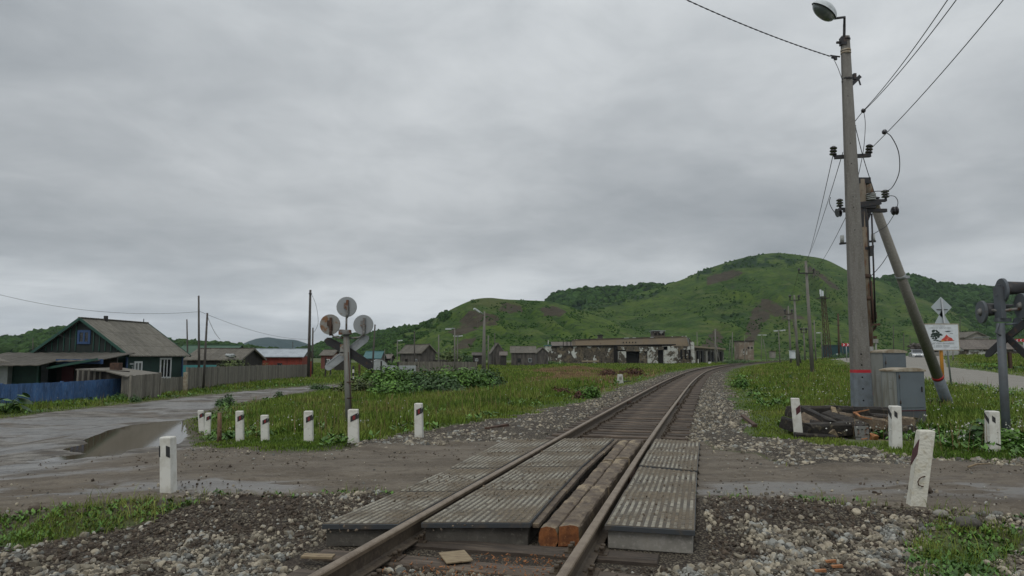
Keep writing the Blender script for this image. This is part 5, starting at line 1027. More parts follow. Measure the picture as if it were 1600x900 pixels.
log('broken pale-edged plank standing in the middle of the heap', (1302,638,15.0), (1310,664,14.5), .10, .06, 'pale_wood', cat='plank', name='plank')
log('thin pale plank lying flat before the second guide post', (1366,688,13.9), (1398,690,13.8), .09, .03, 'pale_wood', cat='plank', name='plank')
log('small orange-brown wood block right of the steel plate', (1362,682,13.9), (1368,685,13.8), .10, .13, 'raw_wood', cat='wood block', name='wood_block')
log('grey crumpled strip of bark on the grass below the steel plate', (1314,686,13.9), (1342,692,13.7), .14, .05, 'old_sleeper', cat='bark strip', name='bark_strip')
for i, (a, b, w_) in enumerate((((1333,645,14.7), (1358,640,14.6), .05), ((1336,645,14.65), (1346,652,14.4), .07), ((1344,651,14.4), (1363,655,14.3), .06))):
    p0, p1 = D(*a), D(*b); mb = MB(); mb.beam(p0, p1, w_, .03, taper=.4); solo('wood_splinter', ['upper right pointing', 'middle', 'lower right pointing'][i]+' bright orange splinter of fresh wood on top of the heap', 'splinter', mb, 'raw_wood', p0, 'orange splinters on the heap')
mb = MB(); c = D(1347, 678, 13.9); mb.box(c, (.28,.015,.30), Matrix.Rotation(.05, 3, 'Z')@Matrix.Rotation(-.15, 3, 'X')); t = Thing('tie_plate', 'rusty square steel plate with holes leaning on the front of the heap', 'steel plate', c-Vector((0,0,.15))); t.part('plate', mb, 'rusty_steel', bevel=.003)
mb = MB(); [mb.box(c+Vector((x, -.012-.0*z, z)), (.03,.02,.012)) for x in (-.08, 0, .08) for z in (-.09, .0, .09) if (x, z) != (0, 0)]; t.part('bolt_hole', mb, 'soot_and_shade')  # small black blocks painted as shaded holes in the plate
for i in range(14):
    u, v = random.uniform(1300, 1400), random.uniform(676, 690); p0 = G(u, v+2)+Vector((0,.2,random.uniform(.02,.12))); mb = MB(); a = random.uniform(0, PI); L_ = random.uniform(.05, .16); mb.beam(p0, p0+Vector((math.cos(a)*L_, math.sin(a)*L_*.5, random.uniform(-.03, .05))), .03, .015)
    if i < 26: o = solo('wood_fragment', 'small splintered wood fragment lying in the rubble under the heap', 'wood fragment', mb, ['old_sleeper','timber','raw_wood','pale_wood'][i % 4], p0, 'wood fragments under the heap')
# rusty rail pieces
for lab, a, b in (('rusty red steel bar lying in the grass right of the track', (1160,652), (1180,668)), ('rusty bar on the gravel at the grass edge, left of the track', (760,673), (793,667))):
    p0, p1 = G(*a)+Vector((0,0,.05)), G(*b)+Vector((0,0,.05)); mb = MB(); mb.beam(p0, p1, .10, .05); mb.beam(p0+Vector((0,0,-.03)), p1+Vector((0,0,-.03)), .13, .02); solo('steel_bar', lab, 'steel bar', mb, 'rust', p0, bevel=.006)
# litter
p = G(1513, 690); mb = MB()
for i in range(7): mb.blob(p+Vector((random.uniform(-.13, .15), random.uniform(-.05, .05), random.uniform(.02, .10))), (random.uniform(.03, .09), .05, random.uniform(.02, .06)), i, 1, .45)
solo('plastic_bag', 'crumpled white and grey plastic litter in the grass', 'litter', mb, 'bag', p)
p = G(1530, 732); mb = MB(); mb.tube([p+Vector((-.15,0,.02)), p+Vector((0,.05,.05)), p+Vector((.22,.1,.05))], [.014,.012,.008], 6); solo('stick', 'pale stick lying on the road edge at the right', 'stick', mb, 'pale_wood', p)
p = G(969, 599); t = Thing('kilometre_stone', 'small white marker stone left of the track, nearest one', 'marker stone', p); hh = D(969, 585, p.y).z-p.z; mb = MB(); mb.hexa([p+Vector((x,y,-.1)) for x,y in ((-.2,-.15),(.2,-.15),(.2,.15),(-.2,.15))], [p+Vector((x,y,hh)) for x,y in ((-.15,-.12),(.15,-.12),(.15,.12),(-.15,.12))]); t.part('stone', mb, 'stone_block', bevel=.03)
mb = MB(); mb.box(p+Vector((.0,-.16,hh*.6)), (.16,.02,.18)); mb.box(p+Vector((.0,-.172,hh*.6)), (.1,.02,.1)); t.part('number_plate', mb, 'concrete'); mb = MB(); mb.beam(p+Vector((.2,0,.1)), p+Vector((.7,.1,.15)), .05, .05); t.part('rod', mb, 'dark_steel')
for lab, u, v, h_ in (('second small white marker stone, farther along the track', 1109, 570, 5), ('thin white stake left of the second marker stone', 1091, 569, 8)):
    p = G(u, v); hh = h_*p.y/1100; mb = MB(); ww = .6 if h_ == 5 else .3; mb.hexa([p+Vector((x*ww,y*ww,-.1)) for x,y in ((-.5,-.5),(.5,-.5),(.5,.5),(-.5,.5))], [p+Vector((x*ww,y*ww,hh)) for x,y in ((-.4,-.4),(.4,-.4),(.4,.4),(-.4,.4))]); solo('marker_stone', lab, 'marker stone', mb, 'stone_block', p)

# ================================================================== houses
def cbox(mb, x0, x1, y0, y1, z0, z1): mb.box(((x0+x1)/2, (y0+y1)/2, (z0+z1)/2), (abs(x1-x0), abs(y1-y0), abs(z1-z0)))
def window(t, side, c, zb, w_, h_, W, L, fm='white_frame', mull=1, fr=.09, glass='glass_dark'):
    """side: 'x+','x-' long walls, 'f' gable at y=0, 'b' gable at y=L; c is the position along the wall"""
    def bx(a0, a1, z0, z1, out0, out1):
        m = MB()
        if side == 'x+': cbox(m, W/2+out0, W/2+out1, a0, a1, z0, z1)
        elif side == 'x-': cbox(m, -W/2-out1, -W/2-out0, a0, a1, z0, z1)
        elif side == 'f': cbox(m, a0, a1, -out1, -out0, z0, z1)
        else: cbox(m, a0, a1, L+out0, L+out1, z0, z1)
        return m
    fm_ = MB()
    for q in ([bx(c-w_/2-fr, c-w_/2, zb-fr, zb+h_+fr, -.01, .06), bx(c+w_/2, c+w_/2+fr, zb-fr, zb+h_+fr, -.01, .06), bx(c-w_/2, c+w_/2, zb+h_, zb+h_+fr, -.01, .06), bx(c-w_/2, c+w_/2, zb-fr, zb, -.01, .08)]+[bx(c-w_/2+w_*(k+1)/(mull+1)-fr*.4, c-w_/2+w_*(k+1)/(mull+1)+fr*.4, zb, zb+h_, -.01, .045) for k in range(mull)]):
        fm_.add(q.v, q.f)
    f = t.part('window', fm_, fm, local=True); g = bx(c-w_/2, c+w_/2, zb, zb+h_, .002, .02); t.part('pane', g, glass, f, local=True); return f
def gable_house(name, lab, cat, org, rz, W, L, Hh, rise, oe, og, wall, roof, trim='wood_grey', gable=None, group=None, th=.09, wins=(), chim=None, fascia=True):
    t = Thing(name, lab, cat, org, group, rz); t.local = True; m = MB(); cbox(m, -W/2, W/2, 0, L, -.6, Hh); t.part('wall', m, wall, local=True)
    m = MB(); m.prism([(-W/2, .0, Hh), (W/2, 0, Hh), (0, 0, Hh+rise)], (0, L, 0)); t.part('gable', m, gable or wall, local=True)
    m = MB(); k = rise/(W/2); L0, L1 = -og, L+og
    for s in (-1, 1):
        xe = s*(W/2+oe); ze = Hh-oe*k; m.hexa([(0,L0,Hh+rise), (xe,L0,ze), (xe,L1,ze), (0,L1,Hh+rise)], [(0,L0,Hh+rise+th), (xe,L0,ze+th), (xe,L1,ze+th), (0,L1,Hh+rise+th)])
    r = t.part('roof', m, roof, local=True)
    m = MB(); m.beam((0,L0-.02,Hh+rise+th+.02), (0,L1+.02,Hh+rise+th+.02), .24, .06); t.part('ridge_cap', m, roof, r, local=True)
    if fascia:
        for s in (-1, 1):
            for yy in (L0-.02, L1+.02): m = MB(); m.beam((0,yy,Hh+rise+th*.2), (s*(W/2+oe),yy,Hh-oe*k+th*.2), .04, .17); t.part('bargeboard', m, trim, local=True)
    for q in wins: window(t, *q[:5], W, L, *q[5:])
    if chim: m = MB(); cbox(m, chim[0]-.2, chim[0]+.2, chim[1]-.2, chim[1]+.2, Hh+rise*.5, Hh+rise+chim[2]); t.part('chimney', m, chim[3], r, local=True)
    return t
# the green house
zgh = -.95; org = Vector((-29.0, 47.6, zgh)); W, L, Hh = 6.5, 6.7, 2.74; rise = 4.12-zgh-Hh-.09
t = gable_house('green_house', 'dark green wooden house with grey slate gable roof and white windows', 'house', org, -.10, W, L, Hh, rise, .42, .35, 'green_wall', 'slate', 'green_trim', 'black_wall', th=.07,
    wins=[('x+', 1.25, 1.05, .62, .95, 'white_frame', 1, .13, 'curtain'), ('x+', 4.45, .98, 1.15, 1.25, 'white_frame', 2, .13, 'glass_dark'), ('f', .15, 3.45, .62, .62, 'blue_trim', 1, .16, 'glass_dark')])
m = MB()
for i in range(15):
    x = -W/2+.25+i*(W-.5)/14; zt = Hh+rise*(1-abs(x)/(W/2))-.05
    if abs(x-.15) > .5: cbox(m, x-.03, x+.03, -.05, -.002, Hh+.1, zt)
t.part('gable_batten', m, 'green_trim', local=True)
m = MB()
for x, y in ((W/2+.01, .06), (W/2+.01, L-.06)): cbox(m, x-.05, x+.03, y-.08, y+.08, 0, Hh)
t.part('corner_board', m, 'blue_trim', local=True)
m = MB(); cbox(m, -.12, .12, 4.0, 4.24, Hh+rise-.2, Hh+rise+.0); m = MB(); cbox(m, .02, .22, 2.0, 2.2, Hh+rise-.1, Hh+rise+.33); t.part('chimney', m, 'dark_steel', local=True)
m = MB(); m.tube([(0, L-.1, Hh+rise), (0, L-.1, Hh+rise+.36)], .03, 6); t.part('vent_pipe', m, 'dark_steel', local=True)
# number on the wall: the sign above it is too small to read
def text(parent, s, size, loc, rot, m, thick=.01, name='lettering'):
    c = bpy.data.curves.new(name, 'FONT'); c.body = s; c.size = size; c.extrude = thick; c.align_x = 'CENTER'; c.materials.append(M[m]); o = bpy.data.objects.new(name, c); COL.objects.link(o)
    dg = bpy.context.evaluated_depsgraph_get(); me = bpy.data.meshes.new_from_object(o.evaluated_get(dg)); bpy.data.objects.remove(o); o = bpy.data.objects.new(name, me); COL.objects.link(o); o.parent = parent; o.location = loc; o.rotation_euler = rot; return o
text(t.o, '3', .42, (W/2+.03, .62, 1.52), (PI/2, 0, PI/2), 'plastic')
m = MB(); cbox(m, W/2+.001, W/2+.03, .34, 1.0, 1.90, 2.02); t.part('street_plate', m, 'plastic', local=True)
# veranda with lean-to roof in front of the gable
tv = Thing('veranda', 'dark open veranda under a sagging corrugated lean-to roof before the green gable', 'veranda', (-29.3, 43.6, zgh), None, -.1); m = MB(); n = 40
xs = np.linspace(-5.3, 3.95, n); vs = []
for i, x in enumerate(xs): zf = 1.95+.02*math.sin(i*1.9)+.05*(x/4); zb_ = 2.72+.02*math.sin(i*1.9); yf = (-1.0 if x < 1.2 else -.1); vs += [(x, yf, zf+(0 if x < 1.2 else .22)), (x, 3.7, zb_), (x, 3.7, zb_-.05), (x, yf, zf-.05+(0 if x < 1.2 else .22))]
m.add(vs, [(i*4+k, (i+1)*4+k, (i+1)*4+(k+1) % 4, i*4+(k+1) % 4) for i in range(n-1) for k in range(4)]+[(0,1,2,3), tuple(range(4*n-4, 4*n))[::-1]]); tv.part('roof', m, 'veranda_roof', local=True)
m = MB(); cbox(m, -5.4, -.2, .6, .7, -.4, 1.9); tv.part('front_wall', m, 'green_wall', local=True); m = MB(); cbox(m, -.2, 3.9, 2.0, 2.1, -.4, 2.4); tv.part('inner_wall', m, 'wood_dark', local=True); m = MB(); cbox(m, 1.0, 4.1, .35, .42, 2.0, 2.3); tv.part('blue_board', m, 'blue_trim', local=True)
for x in (-5.5, -3.4, -2.2, -.2): m = MB(); cbox(m, x-.06, x+.06, .4, .52, -.4, 1.95); tv.part('post', m, 'green_trim', local=True)
m = MB(); m = MB(); cbox(m, -5.75, -5.6, .45, .6, -.4, 1.95); tv.part('corner_post', m, 'blue_trim', local=True); m = MB(); m.beam((1.0,-.35,1.75), (4.1,-.1,2.3), .05, .14); tv.part('bargeboard', m, 'green_trim', local=True)
m = MB(); cbox(m, -3.2, -2.4, .55, .6, .2, 1.75); m = MB(); cbox(m, .2, 1.0, 1.94, 1.99, -.2, 1.8); tv.part('door', m, 'maroon_paint', local=True)
# shed with rail-thin posts in front
ts = Thing('open_shed', 'low dark shed with thin posts and mossy plank roof behind the blue fence', 'shed', (-24.6, 38.6, -.9)); b0 = Vector(ts.base)
fy = lambda u: float(np.interp(u, [0, 95, 190], [G(0,637).y, G(95,629).y, G(190,622).y])); gy0, gy1 = G(203,626).y, G(249,621).y; A = D(118, 576.5, fy(118)+1.6); B = D(184, 573.5, fy(184)+3.2); C_ = D(252, 583, gy1+.15); D_ = D(200, 588, gy0+.15); E_ = D(165, 579, fy(165)+.9)
m = MB(); top = [A, E_, D_, C_, B]; m.prism([q-Vector((0,0,.07)) for q in top], (0,0,.07)); ts.part('roof', m, 'wood_grey')
m = MB(); 
for u, Yq in [(u_, fy(u_)+1.3) for u_ in (122,130,139,148,157,165,173,182,190)]: q = D(u, 580, Yq); zt_ = D(u, 577+max(0,(u-150))*.2, Yq).z; m = MB(); m.beam((q.x, Yq, -.9), (q.x, Yq, zt_), .09, .07); ts.part('post', m, 'wood_grey')
m = MB(); q0 = D(121, 590, 42.2); q1 = D(200, 590, 42.2); m.prism([(q0.x,42.3,-.9), (q1.x,42.3,-.9), (q1.x,42.3,.65), (q0.x,42.3,.75)], (0,.06,0)); ts.part('back_wall', m, 'wood_dark')
yb_ = fy(181)+1.2; p = D(181, 578, yb_); mb = MB(); cbox(mb, p.x-.28, p.x+.3, yb_-.2, yb_+.2, D(181,582,yb_).z-.02, D(181,567,yb_).z); solo('rusty_box', 'rusty square tin box standing on the shed roof', 'tin box', mb, 'rust', p, bevel=.02)
p = D(4, 590, 44); tw = gable_house('white_shed', 'corner of a white boarded shed at the far left edge of the photo', 'shed', (p.x-2.4, 44, -.95), 0, 5.4, 4, 2.05, .35, .25, .2, 'plastic', 'slate_dark')
# fences
def fence(lab, pts, hts, bw, m, group=None, posts=True, gap=.01, name='board_fence', jit=.03, side=1, capm=None):
    P_ = [Vector((x, y, zs(x, y)-.05)) for x, y in pts]; t = Thing(name, lab, 'fence', P_[0], group); mb = MB(); pm = []
    for i in range(len(P_)-1):
        a, b = P_[i], P_[i+1]; n = max(1, int((b-a).length/bw)); d = (b-a).normalized(); nrm = Vector((d.y, -d.x, 0))
        for k in range(n):
            mb.tint = random.uniform(0, 1); p0 = a.lerp(b, k/n); p1 = a.lerp(b, (k+1)/n-gap/(b-a).length); h_ = hts[i]+(hts[i+1]-hts[i])*(k+.5)/n+random.uniform(-jit, jit); th = Vector(nrm*.025); off = nrm*random.uniform(0, .012); z_ = Vector((0,0,h_))
            mb.hexa([p0+off, p1+off, p1+off+th, p0+off+th], [p0+off+z_, p1+off+z_, p1+off+th+z_, p0+off+th+z_])
        for k in range(0, 2 if i == len(P_)-2 else 1):
            q = (a, b)[k]; pm.append((q, hts[i+k]))
        rl = MB(); [rl.beam(a-nrm*.04+Vector((0,0,hts[i]*f)), b-nrm*.04+Vector((0,0,hts[i+1]*f)), .05, .08) for f in (.25, .8)]; t.part('rail', rl, m)
    t.part('boards', mb, m)
    if posts:
        for q, h_ in pm: e = MB(); e.tint = .8; e.box(q+Vector((0,-.02,h_/2+.02)), (.12,.12,h_+.06)); t.part('post', e, m)
    return t
def hz(u, v, x, y): return D(u, v, y).z-zs(x, y)+.05
def fpx(lab, base, top, bw, m, **k):
    pts = [tuple(G(u, v)[:2]) for u, v in base]; h = [D(u, v, p[1]).z-zs(*p)+.05 for (u, v), p in zip(top, pts)]; return fence(lab, pts, h, bw, m, **k)
fpx('faded blue board fence in front of the green house', [(-70,646),(0,637),(95,629),(190,622)], [(-70,602),(0,600.5),(95,597),(190,591)], .16, 'blue_fence', jit=.008, gap=.004)
fpx('tall grey plank gate panels at the end of the blue fence', [(191,624),(203,626),(249,621)], [(191,589),(203,587),(249,583)], .14, 'wood_grey', name='plank_gate', jit=.015, gap=.004)
fpx('low grey plank fence with a gate under the white windows', [(251,617),(290,611)], [(251,591.5),(288,588)], .13, 'wood_grey', jit=.05)
fpx('long grey board fence along the far side of the street', [(291,611),(340,605),(400,597.5),(482,590)], [(291,574.5),(340,573),(400,571),(482,569.5)], .16, 'wood_grey', jit=.03, gap=.006)
p = G(289, 613); mb = MB(); mb.box(p+Vector((0,0,.66)), (.26,.22,1.45)); solo('gate_post', 'thick pale gate post where the low fence meets the long one', 'post', mb, 'cab_roof', p, bevel=.02)
p = G(484.5, 590.5); mb = MB(); mb.box(p+Vector((0,0,.9)), (.2,.2,2.0)); solo('red_gate_post', 'dark red post at the far end of the long board fence', 'post', mb, 'red_wall', p)
mb = MB(); a, b = D(286, 575, 60), D(338, 571, 64); mb.prism([(a.x,60,-.8), (b.x,64,-.8), (b.x,64,D(338,570.2,64).z), (a.x,60,D(286,570.5,60).z)], (0,.06,0)); solo('turquoise_fence', 'turquoise panel fence right of the green house', 'fence', mb, 'turq', a)
p = D(2, 598, 33); pts = [(D(20,598,36.5).x, 36.5), (D(118,596,41).x, 41)]; fence('low dark inner fence showing above the blue one', pts, [1.0, 1.0], .14, 'wood_grey', posts=False)
# row behind the long fence
def at(u, Y): return D(u, 556, Y).x
gable_house('green_roofed_house', 'long low house with a plain green metal roof behind the poles', 'house', (at(290,88), 88, -.8), -PI/2+.0, 6, 6.7, 2.35, 1.25, .4, .3, 'wood_house', 'green_roof', fascia=False).o.name
gable_house('grey_roofed_shed', 'low shed with worn brown-grey roof in front of the green roof', 'shed', (at(314,75), 75, -.8), -PI/2-.10, 5.2, 5.6, 2.0, 1.05, .3, .3, 'wood_dark', 'slate_dark', fascia=True)
t = gable_house('red_barn', 'red painted barn with a pale metal roof above the grey fence', 'barn', (at(397,100), 99, -.8), -PI/2+.06, 5.2, 7.6, 2.30, .95, .4, .35, 'red_wall', 'metal_roof', 'dark_steel', 'alu', wins=[('x+', 4.6, .9, .55, .4, 'dark_steel', 1, .06, 'glass_dark')])
m = MB(); m.tube([D(361, 545, 82), D(361, 560, 82)], .2, 8); solo('stove_pipe', 'dark stove pipe rising from the grey-roofed shed', 'stove pipe', m, 'rust', D(361,560,82))
m = MB(); p = D(361, 556, 71.5); [m.blob(p+Vector((random.uniform(-.35,.35), random.uniform(-.1,.1), random.uniform(-.1,.2))), (.25,.2,.16), i, 1, .3) for i in range(6)]; solo('white_cover', 'crumpled white sheet at the stove pipe on the roof', 'plastic sheet', m, 'plastic', p)
def simple(lab, u0, u1, Y, veave, vridge, rz, L, wall, roof, cat='house', name='wooden_house', grp='weathered wooden houses under the hill', trim='wood_grey', gable=None, wins=(), zb=None, **k):
    """gable facing the camera, spanning u0..u1, when rz is small; otherwise a long side of that span"""
    z = zs(at((u0+u1)/2, Y), Y) if zb is None else zb; Wd = (u1-u0)/1100*Y; Hh = D(800, veave, Y).z-z; rise = D(800, vridge, Y).z-D(800, veave, Y).z; x = at((u0+u1)/2, Y)
    if abs(rz) < .9: return gable_house(name, lab, cat, (x, Y, z), rz, Wd-.5, L, Hh, rise, .3, .3, wall, roof, trim, gable, grp, wins=wins, **k)
    return gable_house(name, lab, cat, (at(u0, Y)+.3, Y+L/2, z), -PI/2, L, Wd-.6, Hh, rise, .3, .3, wall, roof, trim, gable, grp, wins=wins, **k)
t = simple('large grey wooden house with patched slate roof, behind the plank fence', 655, 684, 120, 550, 538.5, .0, 8, 'wood_house', 'slate_dark', wins=[('x-', 2.0, .9, .8, 1.0, 'plastic', 1, .1), ('x-', 5.5, .9, .8, 1.0, 'wood_dark', 1, .1)])
t.o.rotation_euler.z = .62; 
m = MB(); cbox(m, 1.2, 2.6, -1.6, .0, -.5, 1.7); cbox(m, 1.0, 2.8, -1.9, .1, 1.7, 1.85); t.part('porch', m, 'wood_house', local=True)
simple('teal hipped roof of a low house left of the weathered one', 567, 596, 150, 559.5, 549, 1.5, 6, 'wood_house', 'teal_roof', name='teal_roofed_house', fascia=False)
simple('brown-roofed cottage just right of the teal roof', 590, 611, 158, 560, 554, 1.5, 6, 'wood_dark', 'slate_pale', name='cottage', fascia=False)
simple('small house with a dull red roof left of the disc signal', 499, 521, 130, 555, 547, 1.5, 6, 'red_brick', 'slate_dark', name='small_house', wins=[('x+', 1.3, 1.2, .5, .6, 'white_frame', 1, .1)])
simple('dark shack at the far end of the street, right of the red barn', 520, 541, 118, 560, 554, 1.5, 5, 'wood_dark', 'slate_dark', name='shack')
simple('grey shack with a steep gable behind the tall lamp post', 766, 790, 190, 551, 536, .1, 9, 'wood_house', 'slate_dark', name='shack')
simple('low flat-roofed shed at the left of the shack cluster', 737, 757, 185, 555, 551, 1.5, 5, 'wood_dark', 'wood_house', cat='shed', name='shed', wins=[('x+', 1.0, 1.2, .6, .5, 'white_frame', 1, .08)])
simple('small shed with a patched white roof in the shack cluster', 780, 793, 175, 555, 549.5, 1.5, 5, 'wood_dark', 'slate_pale', cat='shed', name='shed', fascia=False)
simple('long grey house with dark slate roof in the middle of the shack cluster', 797, 838, 180, 551, 541, 1.5, 8, 'wood_house', 'slate_dark', wins=[('x+', 2.0, 1.0, .7, .8, 'wood_dark', 1, .1), ('x+', 4.8, 1.0, .7, .8, 'plastic', 1, .1)])
simple('grey gabled shed touching the left end of the burnt building', 838, 858, 200, 551, 543, .1, 8, 'wood_house', 'slate_dark', cat='shed', name='shed')
simple('brownish shed roof behind the left end of the burnt ruin', 862, 902, 262, 541, 534, 1.5, 9, 'wood_house', 'slate_pale', cat='shed', name='shed')
# greenhouse
Yg = 118; cx_, rr = at(587, Yg), 1.55; t = Thing('greenhouse', 'arched whitish plastic greenhouse before the teal roof', 'greenhouse', (cx_, Yg, -.8)); m = MB(); n = 12; vs = []
for yy in (0, 4): vs += [(cx_+math.cos(a)*rr+(-.6 if yy else .6), Yg+yy, -.8+math.sin(a)*rr*1.1) for a in np.linspace(0, PI, n)]
m.add(vs, [(i, i+1, n+i+1, n+i) for i in range(n-1)]+[tuple(range(n))[::-1], tuple(range(n, 2*n))]); t.part('cover', m, 'plastic')
m = MB(); [m.tube([(cx_+math.cos(a)*(rr+.02)-1.2*yy/4+.6, Yg+yy, -.8+math.sin(a)*(rr+.02)*1.1) for a in np.linspace(0, PI, 9)], .03, 4) for yy in (-.01, 2, 4.01)]; t.part('hoop', m, 'alu')
fence('low grey plank fence before the weathered houses', [(at(622,104), 104), (at(690,108), 108), (at(745,112), 112)], [1.7, 1.7, 1.6], .2, 'wood_grey')
fence('pale metal sheet fence left of the plank fence', [(at(598,96), 96), (at(650,99), 99)], [1.25, 1.25], .8, 'tin', posts=False)
for i, (u, Yq, vt) in enumerate(((596,78,564),(622,80,566),(509,84,559),(517,84,560),(562,60,569))):
    x = at(u, Yq); z = zs(x, Yq); mb = MB(); mb.box((x, Yq, (z-.1+D(u,vt,Yq).z)/2), (.16,.14,D(u,vt,Yq).z-z+.1)); solo('fence_post', ['dark wooden post beside the greenhouse', 'brown post at the pale sheet fence', 'left one of two posts beyond the red gate post', 'right one of two posts beyond the red gate post', 'short rusty post at the left end of the green thicket'][i], 'post', mb, 'wood_dark' if i < 4 else 'rust', (x, Yq, z))

# ================================================================== burnt ruin
def ruin():
    Y = 228; d = lambda u, v, o=0: D(u, v, Y)+Vector((0, o, 0)); z0 = zs(at(960, Y), Y)-.4; X = lambda u: at(u, Y); Zv = lambda v: D(800, v, Y).z
    t = Thing('burnt_building', 'long burnt-out station building with white plaster patches and brown parapet', 'ruin', (X(960), Y, z0)); 
    def w(name, u0, u1, v1, v0, m, y0=0, y1=12, par=None):
        mb = MB(); cbox(mb, X(u0), X(u1), Y+y0, Y+y1, z0 if v0 is None else Zv(v0), Zv(v1)); return t.part(name, mb, m, par)
    w('left_wing', 861, 962, 541, None, 'burnt', 0, 16); w('corner_pier', 852, 861, 540.5, None, 'plaster_white', -.4, 8); m = w('pier_cap', 851, 862, 539.3, 540.6, 'teal_roof', -.6, 8)
    mb = MB(); mb.hexa([(X(862),Y-.5,Zv(541.3)), (X(1056),Y-.5,Zv(539.3)), (X(1056),Y+14,Zv(539.3)), (X(862),Y+14,Zv(541.3))], [(X(862),Y-.5,Zv(540.4)), (X(1056),Y-.5,Zv(537.6)), (X(1056),Y+14,Zv(537.6)), (X(862),Y+14,Zv(540.4))]); t.part('roof_slab', mb, 'soot_and_shade')
    mb = MB(); yb = Y+6; mb.prism([(X(902),yb,Zv(541)), (X(1056),yb,Zv(540)), (X(1086),yb,Zv(540)), (X(1080),yb,Zv(524.6)), (X(1040),yb,Zv(525.6)), (X(985),yb,Zv(527.6)), (X(940),yb,Zv(528.8)), (X(902),yb,Zv(530.2))], (0,14,0)); pp = t.part('parapet', mb, 'parapet')
    mb = MB(); mb.prism([(X(901),yb-.3,Zv(530.3)), (X(1081),yb-.3,Zv(525.0)), (X(1081),yb-.3,Zv(524.2)), (X(901),yb-.3,Zv(529.5))], (0,15,0)); t.part('coping', mb, 'burnt', pp)
    for k in range(5): w('parapet_hole', 978+k*5, 979.6+k*5, 533.4, 535.6, 'soot_and_shade', 5.9, 6.2, pp)
    w('porch_left_pier', 965, 976, 547, None, 'plaster_white', -3, 0); w('porch_lintel', 965, 1010, 541, 549, 'burnt', -3, 0); w('gateway', 976, 997, 549, None, 'soot_and_shade', -1.4, 0); w('porch_mid_wall', 997, 1009, 549, None, 'burnt', -2.6, 0)
    w('porch_right_pier', 1009, 1025, 542, None, 'plaster_white', -3, 0); w('doorway', 1025, 1034, 547, None, 'soot_and_shade', -2.0, 0); w('porch_lintel', 1025, 1040, 541.5, 547, 'burnt', -3, 0); w('porch_end_wall', 1034, 1056, 541, None, 'plaster_white', -3, 0); w('recess', 959, 965, 541, None, 'soot_and_shade', -.3, 0)  # black blocks in gateway, doorway and recess paint the shade within
    w('right_wall', 1056, 1086, 540.5, None, 'burnt', 3, 14)
    for k in range(4): w('window_opening', 1060+k*6.5, 1063+k*6.5, 546, 561, 'soot_and_shade', 2.9, 3.2)  # window shade painted as black slabs on the wall
    mb = MB(); mb.prism([(X(1079),Y+2,Zv(527)), (X(1083),Y+2,Zv(532)), (X(1087.5),Y+2,Zv(535)), (X(1088),Y+2,z0), (X(1083.5),Y+2,z0), (X(1082.5),Y+2,Zv(539))], (0,3,0)); t.part('end_frame', mb, 'plaster_white')
    # receding right wing
    mb = MB(); a = Vector((X(1087), Y+8, 0)); b = Vector((at(1131, 330), 330, 0)); d_ = Vector((-20, 6, 0)); h_ = Zv(542.5)
    mb.hexa([Vector((q.x,q.y,z0)) for q in (a, b, b+d_, a+d_)], [Vector((q.x,q.y,h_-(0 if i in (0,3) else .2))) for i, q in enumerate((a, b, b+d_, a+d_))]); wg = t.part('rear_wing', mb, 'burnt'); mb = MB(); mb.hexa([Vector((q.x,q.y,h_)) for q in (a+Vector((1,-1,0)), b+Vector((1,0,0)), b+d_, a+d_)], [Vector((q.x,q.y,h_+.7)) for q in (a+Vector((1,-1,0)), b+Vector((1,0,0)), b+d_, a+d_)]); t.part('roof', mb, 'parapet', wg)
    for k in range(9): q = a.lerp(b, .06+k*.1); r = a.lerp(b, .11+k*.1); mb = MB(); n_ = Vector((.4,-.25,0)); mb.hexa([Vector((s.x,s.y,z0)) for s in (q+n_, r+n_, r, q)], [Vector((s.x,s.y,h_-1.0)) for s in (q+n_, r+n_, r, q)]); t.part('window_opening' if k % 3 else 'pale_panel', mb, 'soot_and_shade' if k % 3 else 'concrete', wg)
    w('vent_shaft', 940, 947, 523.2, 529, 'concrete_dark', 8, 10); w('vent_cap', 939, 948, 522, 523.2, 'soot_and_shade', 7.5, 10.5)
    mb = MB(); cbox(mb, X(1028.5), X(1048), Y+8, Y+12, Zv(526), Zv(516)); rh = t.part('roof_hut', mb, 'burnt'); mb = MB(); cbox(mb, X(1027), X(1049), Y+7.5, Y+12.5, Zv(516), Zv(515)); t.part('hut_roof', mb, 'alu', rh); mb = MB(); [cbox(mb, X(u), X(u+4), Y+7.9, Y+8.1, Zv(523), Zv(519)) for u in (1031, 1037, 1042.5)]; t.part('hut_opening', mb, 'soot_and_shade', rh)
    for k, u in enumerate((882, 888, 894)): mb = MB(); mb.tube([(X(u),Y+5,Zv(541)), (X(u),Y+5,Zv(531+k))], .12, 5); t.part('bare_rod', mb, 'soot_and_shade')
    mb = MB(); mb.tube([(X(857),Y+1,Zv(540)), (X(857),Y+1,Zv(531.5))], .2, 6); t.part('pipe', mb, 'plaster_white')
    mb = MB(); mb.hexa([(X(871),Y-.12,Zv(550.3)), (X(884),Y-.12,Zv(550.3)), (X(884),Y,Zv(550.3)), (X(871),Y,Zv(550.3))], [(X(871),Y-.12,Zv(549.5)), (X(884),Y-.12,Zv(549.5)), (X(884),Y,Zv(549.5)), (X(871),Y,Zv(549.5))]); mb.box((X(922), Y-.05, Zv(564.3)), (5.5,.16,.5)); t.part('ledge', mb, 'parapet')
ruin()
Yq = 330; t = Thing('brown_blockhouse', 'small square two-storey brown building with a flat roof beside the far track', 'building', (at(1166.5,Yq), Yq, zs(at(1166,Yq),Yq)-1)); Zq = lambda v: D(800,v,Yq).z
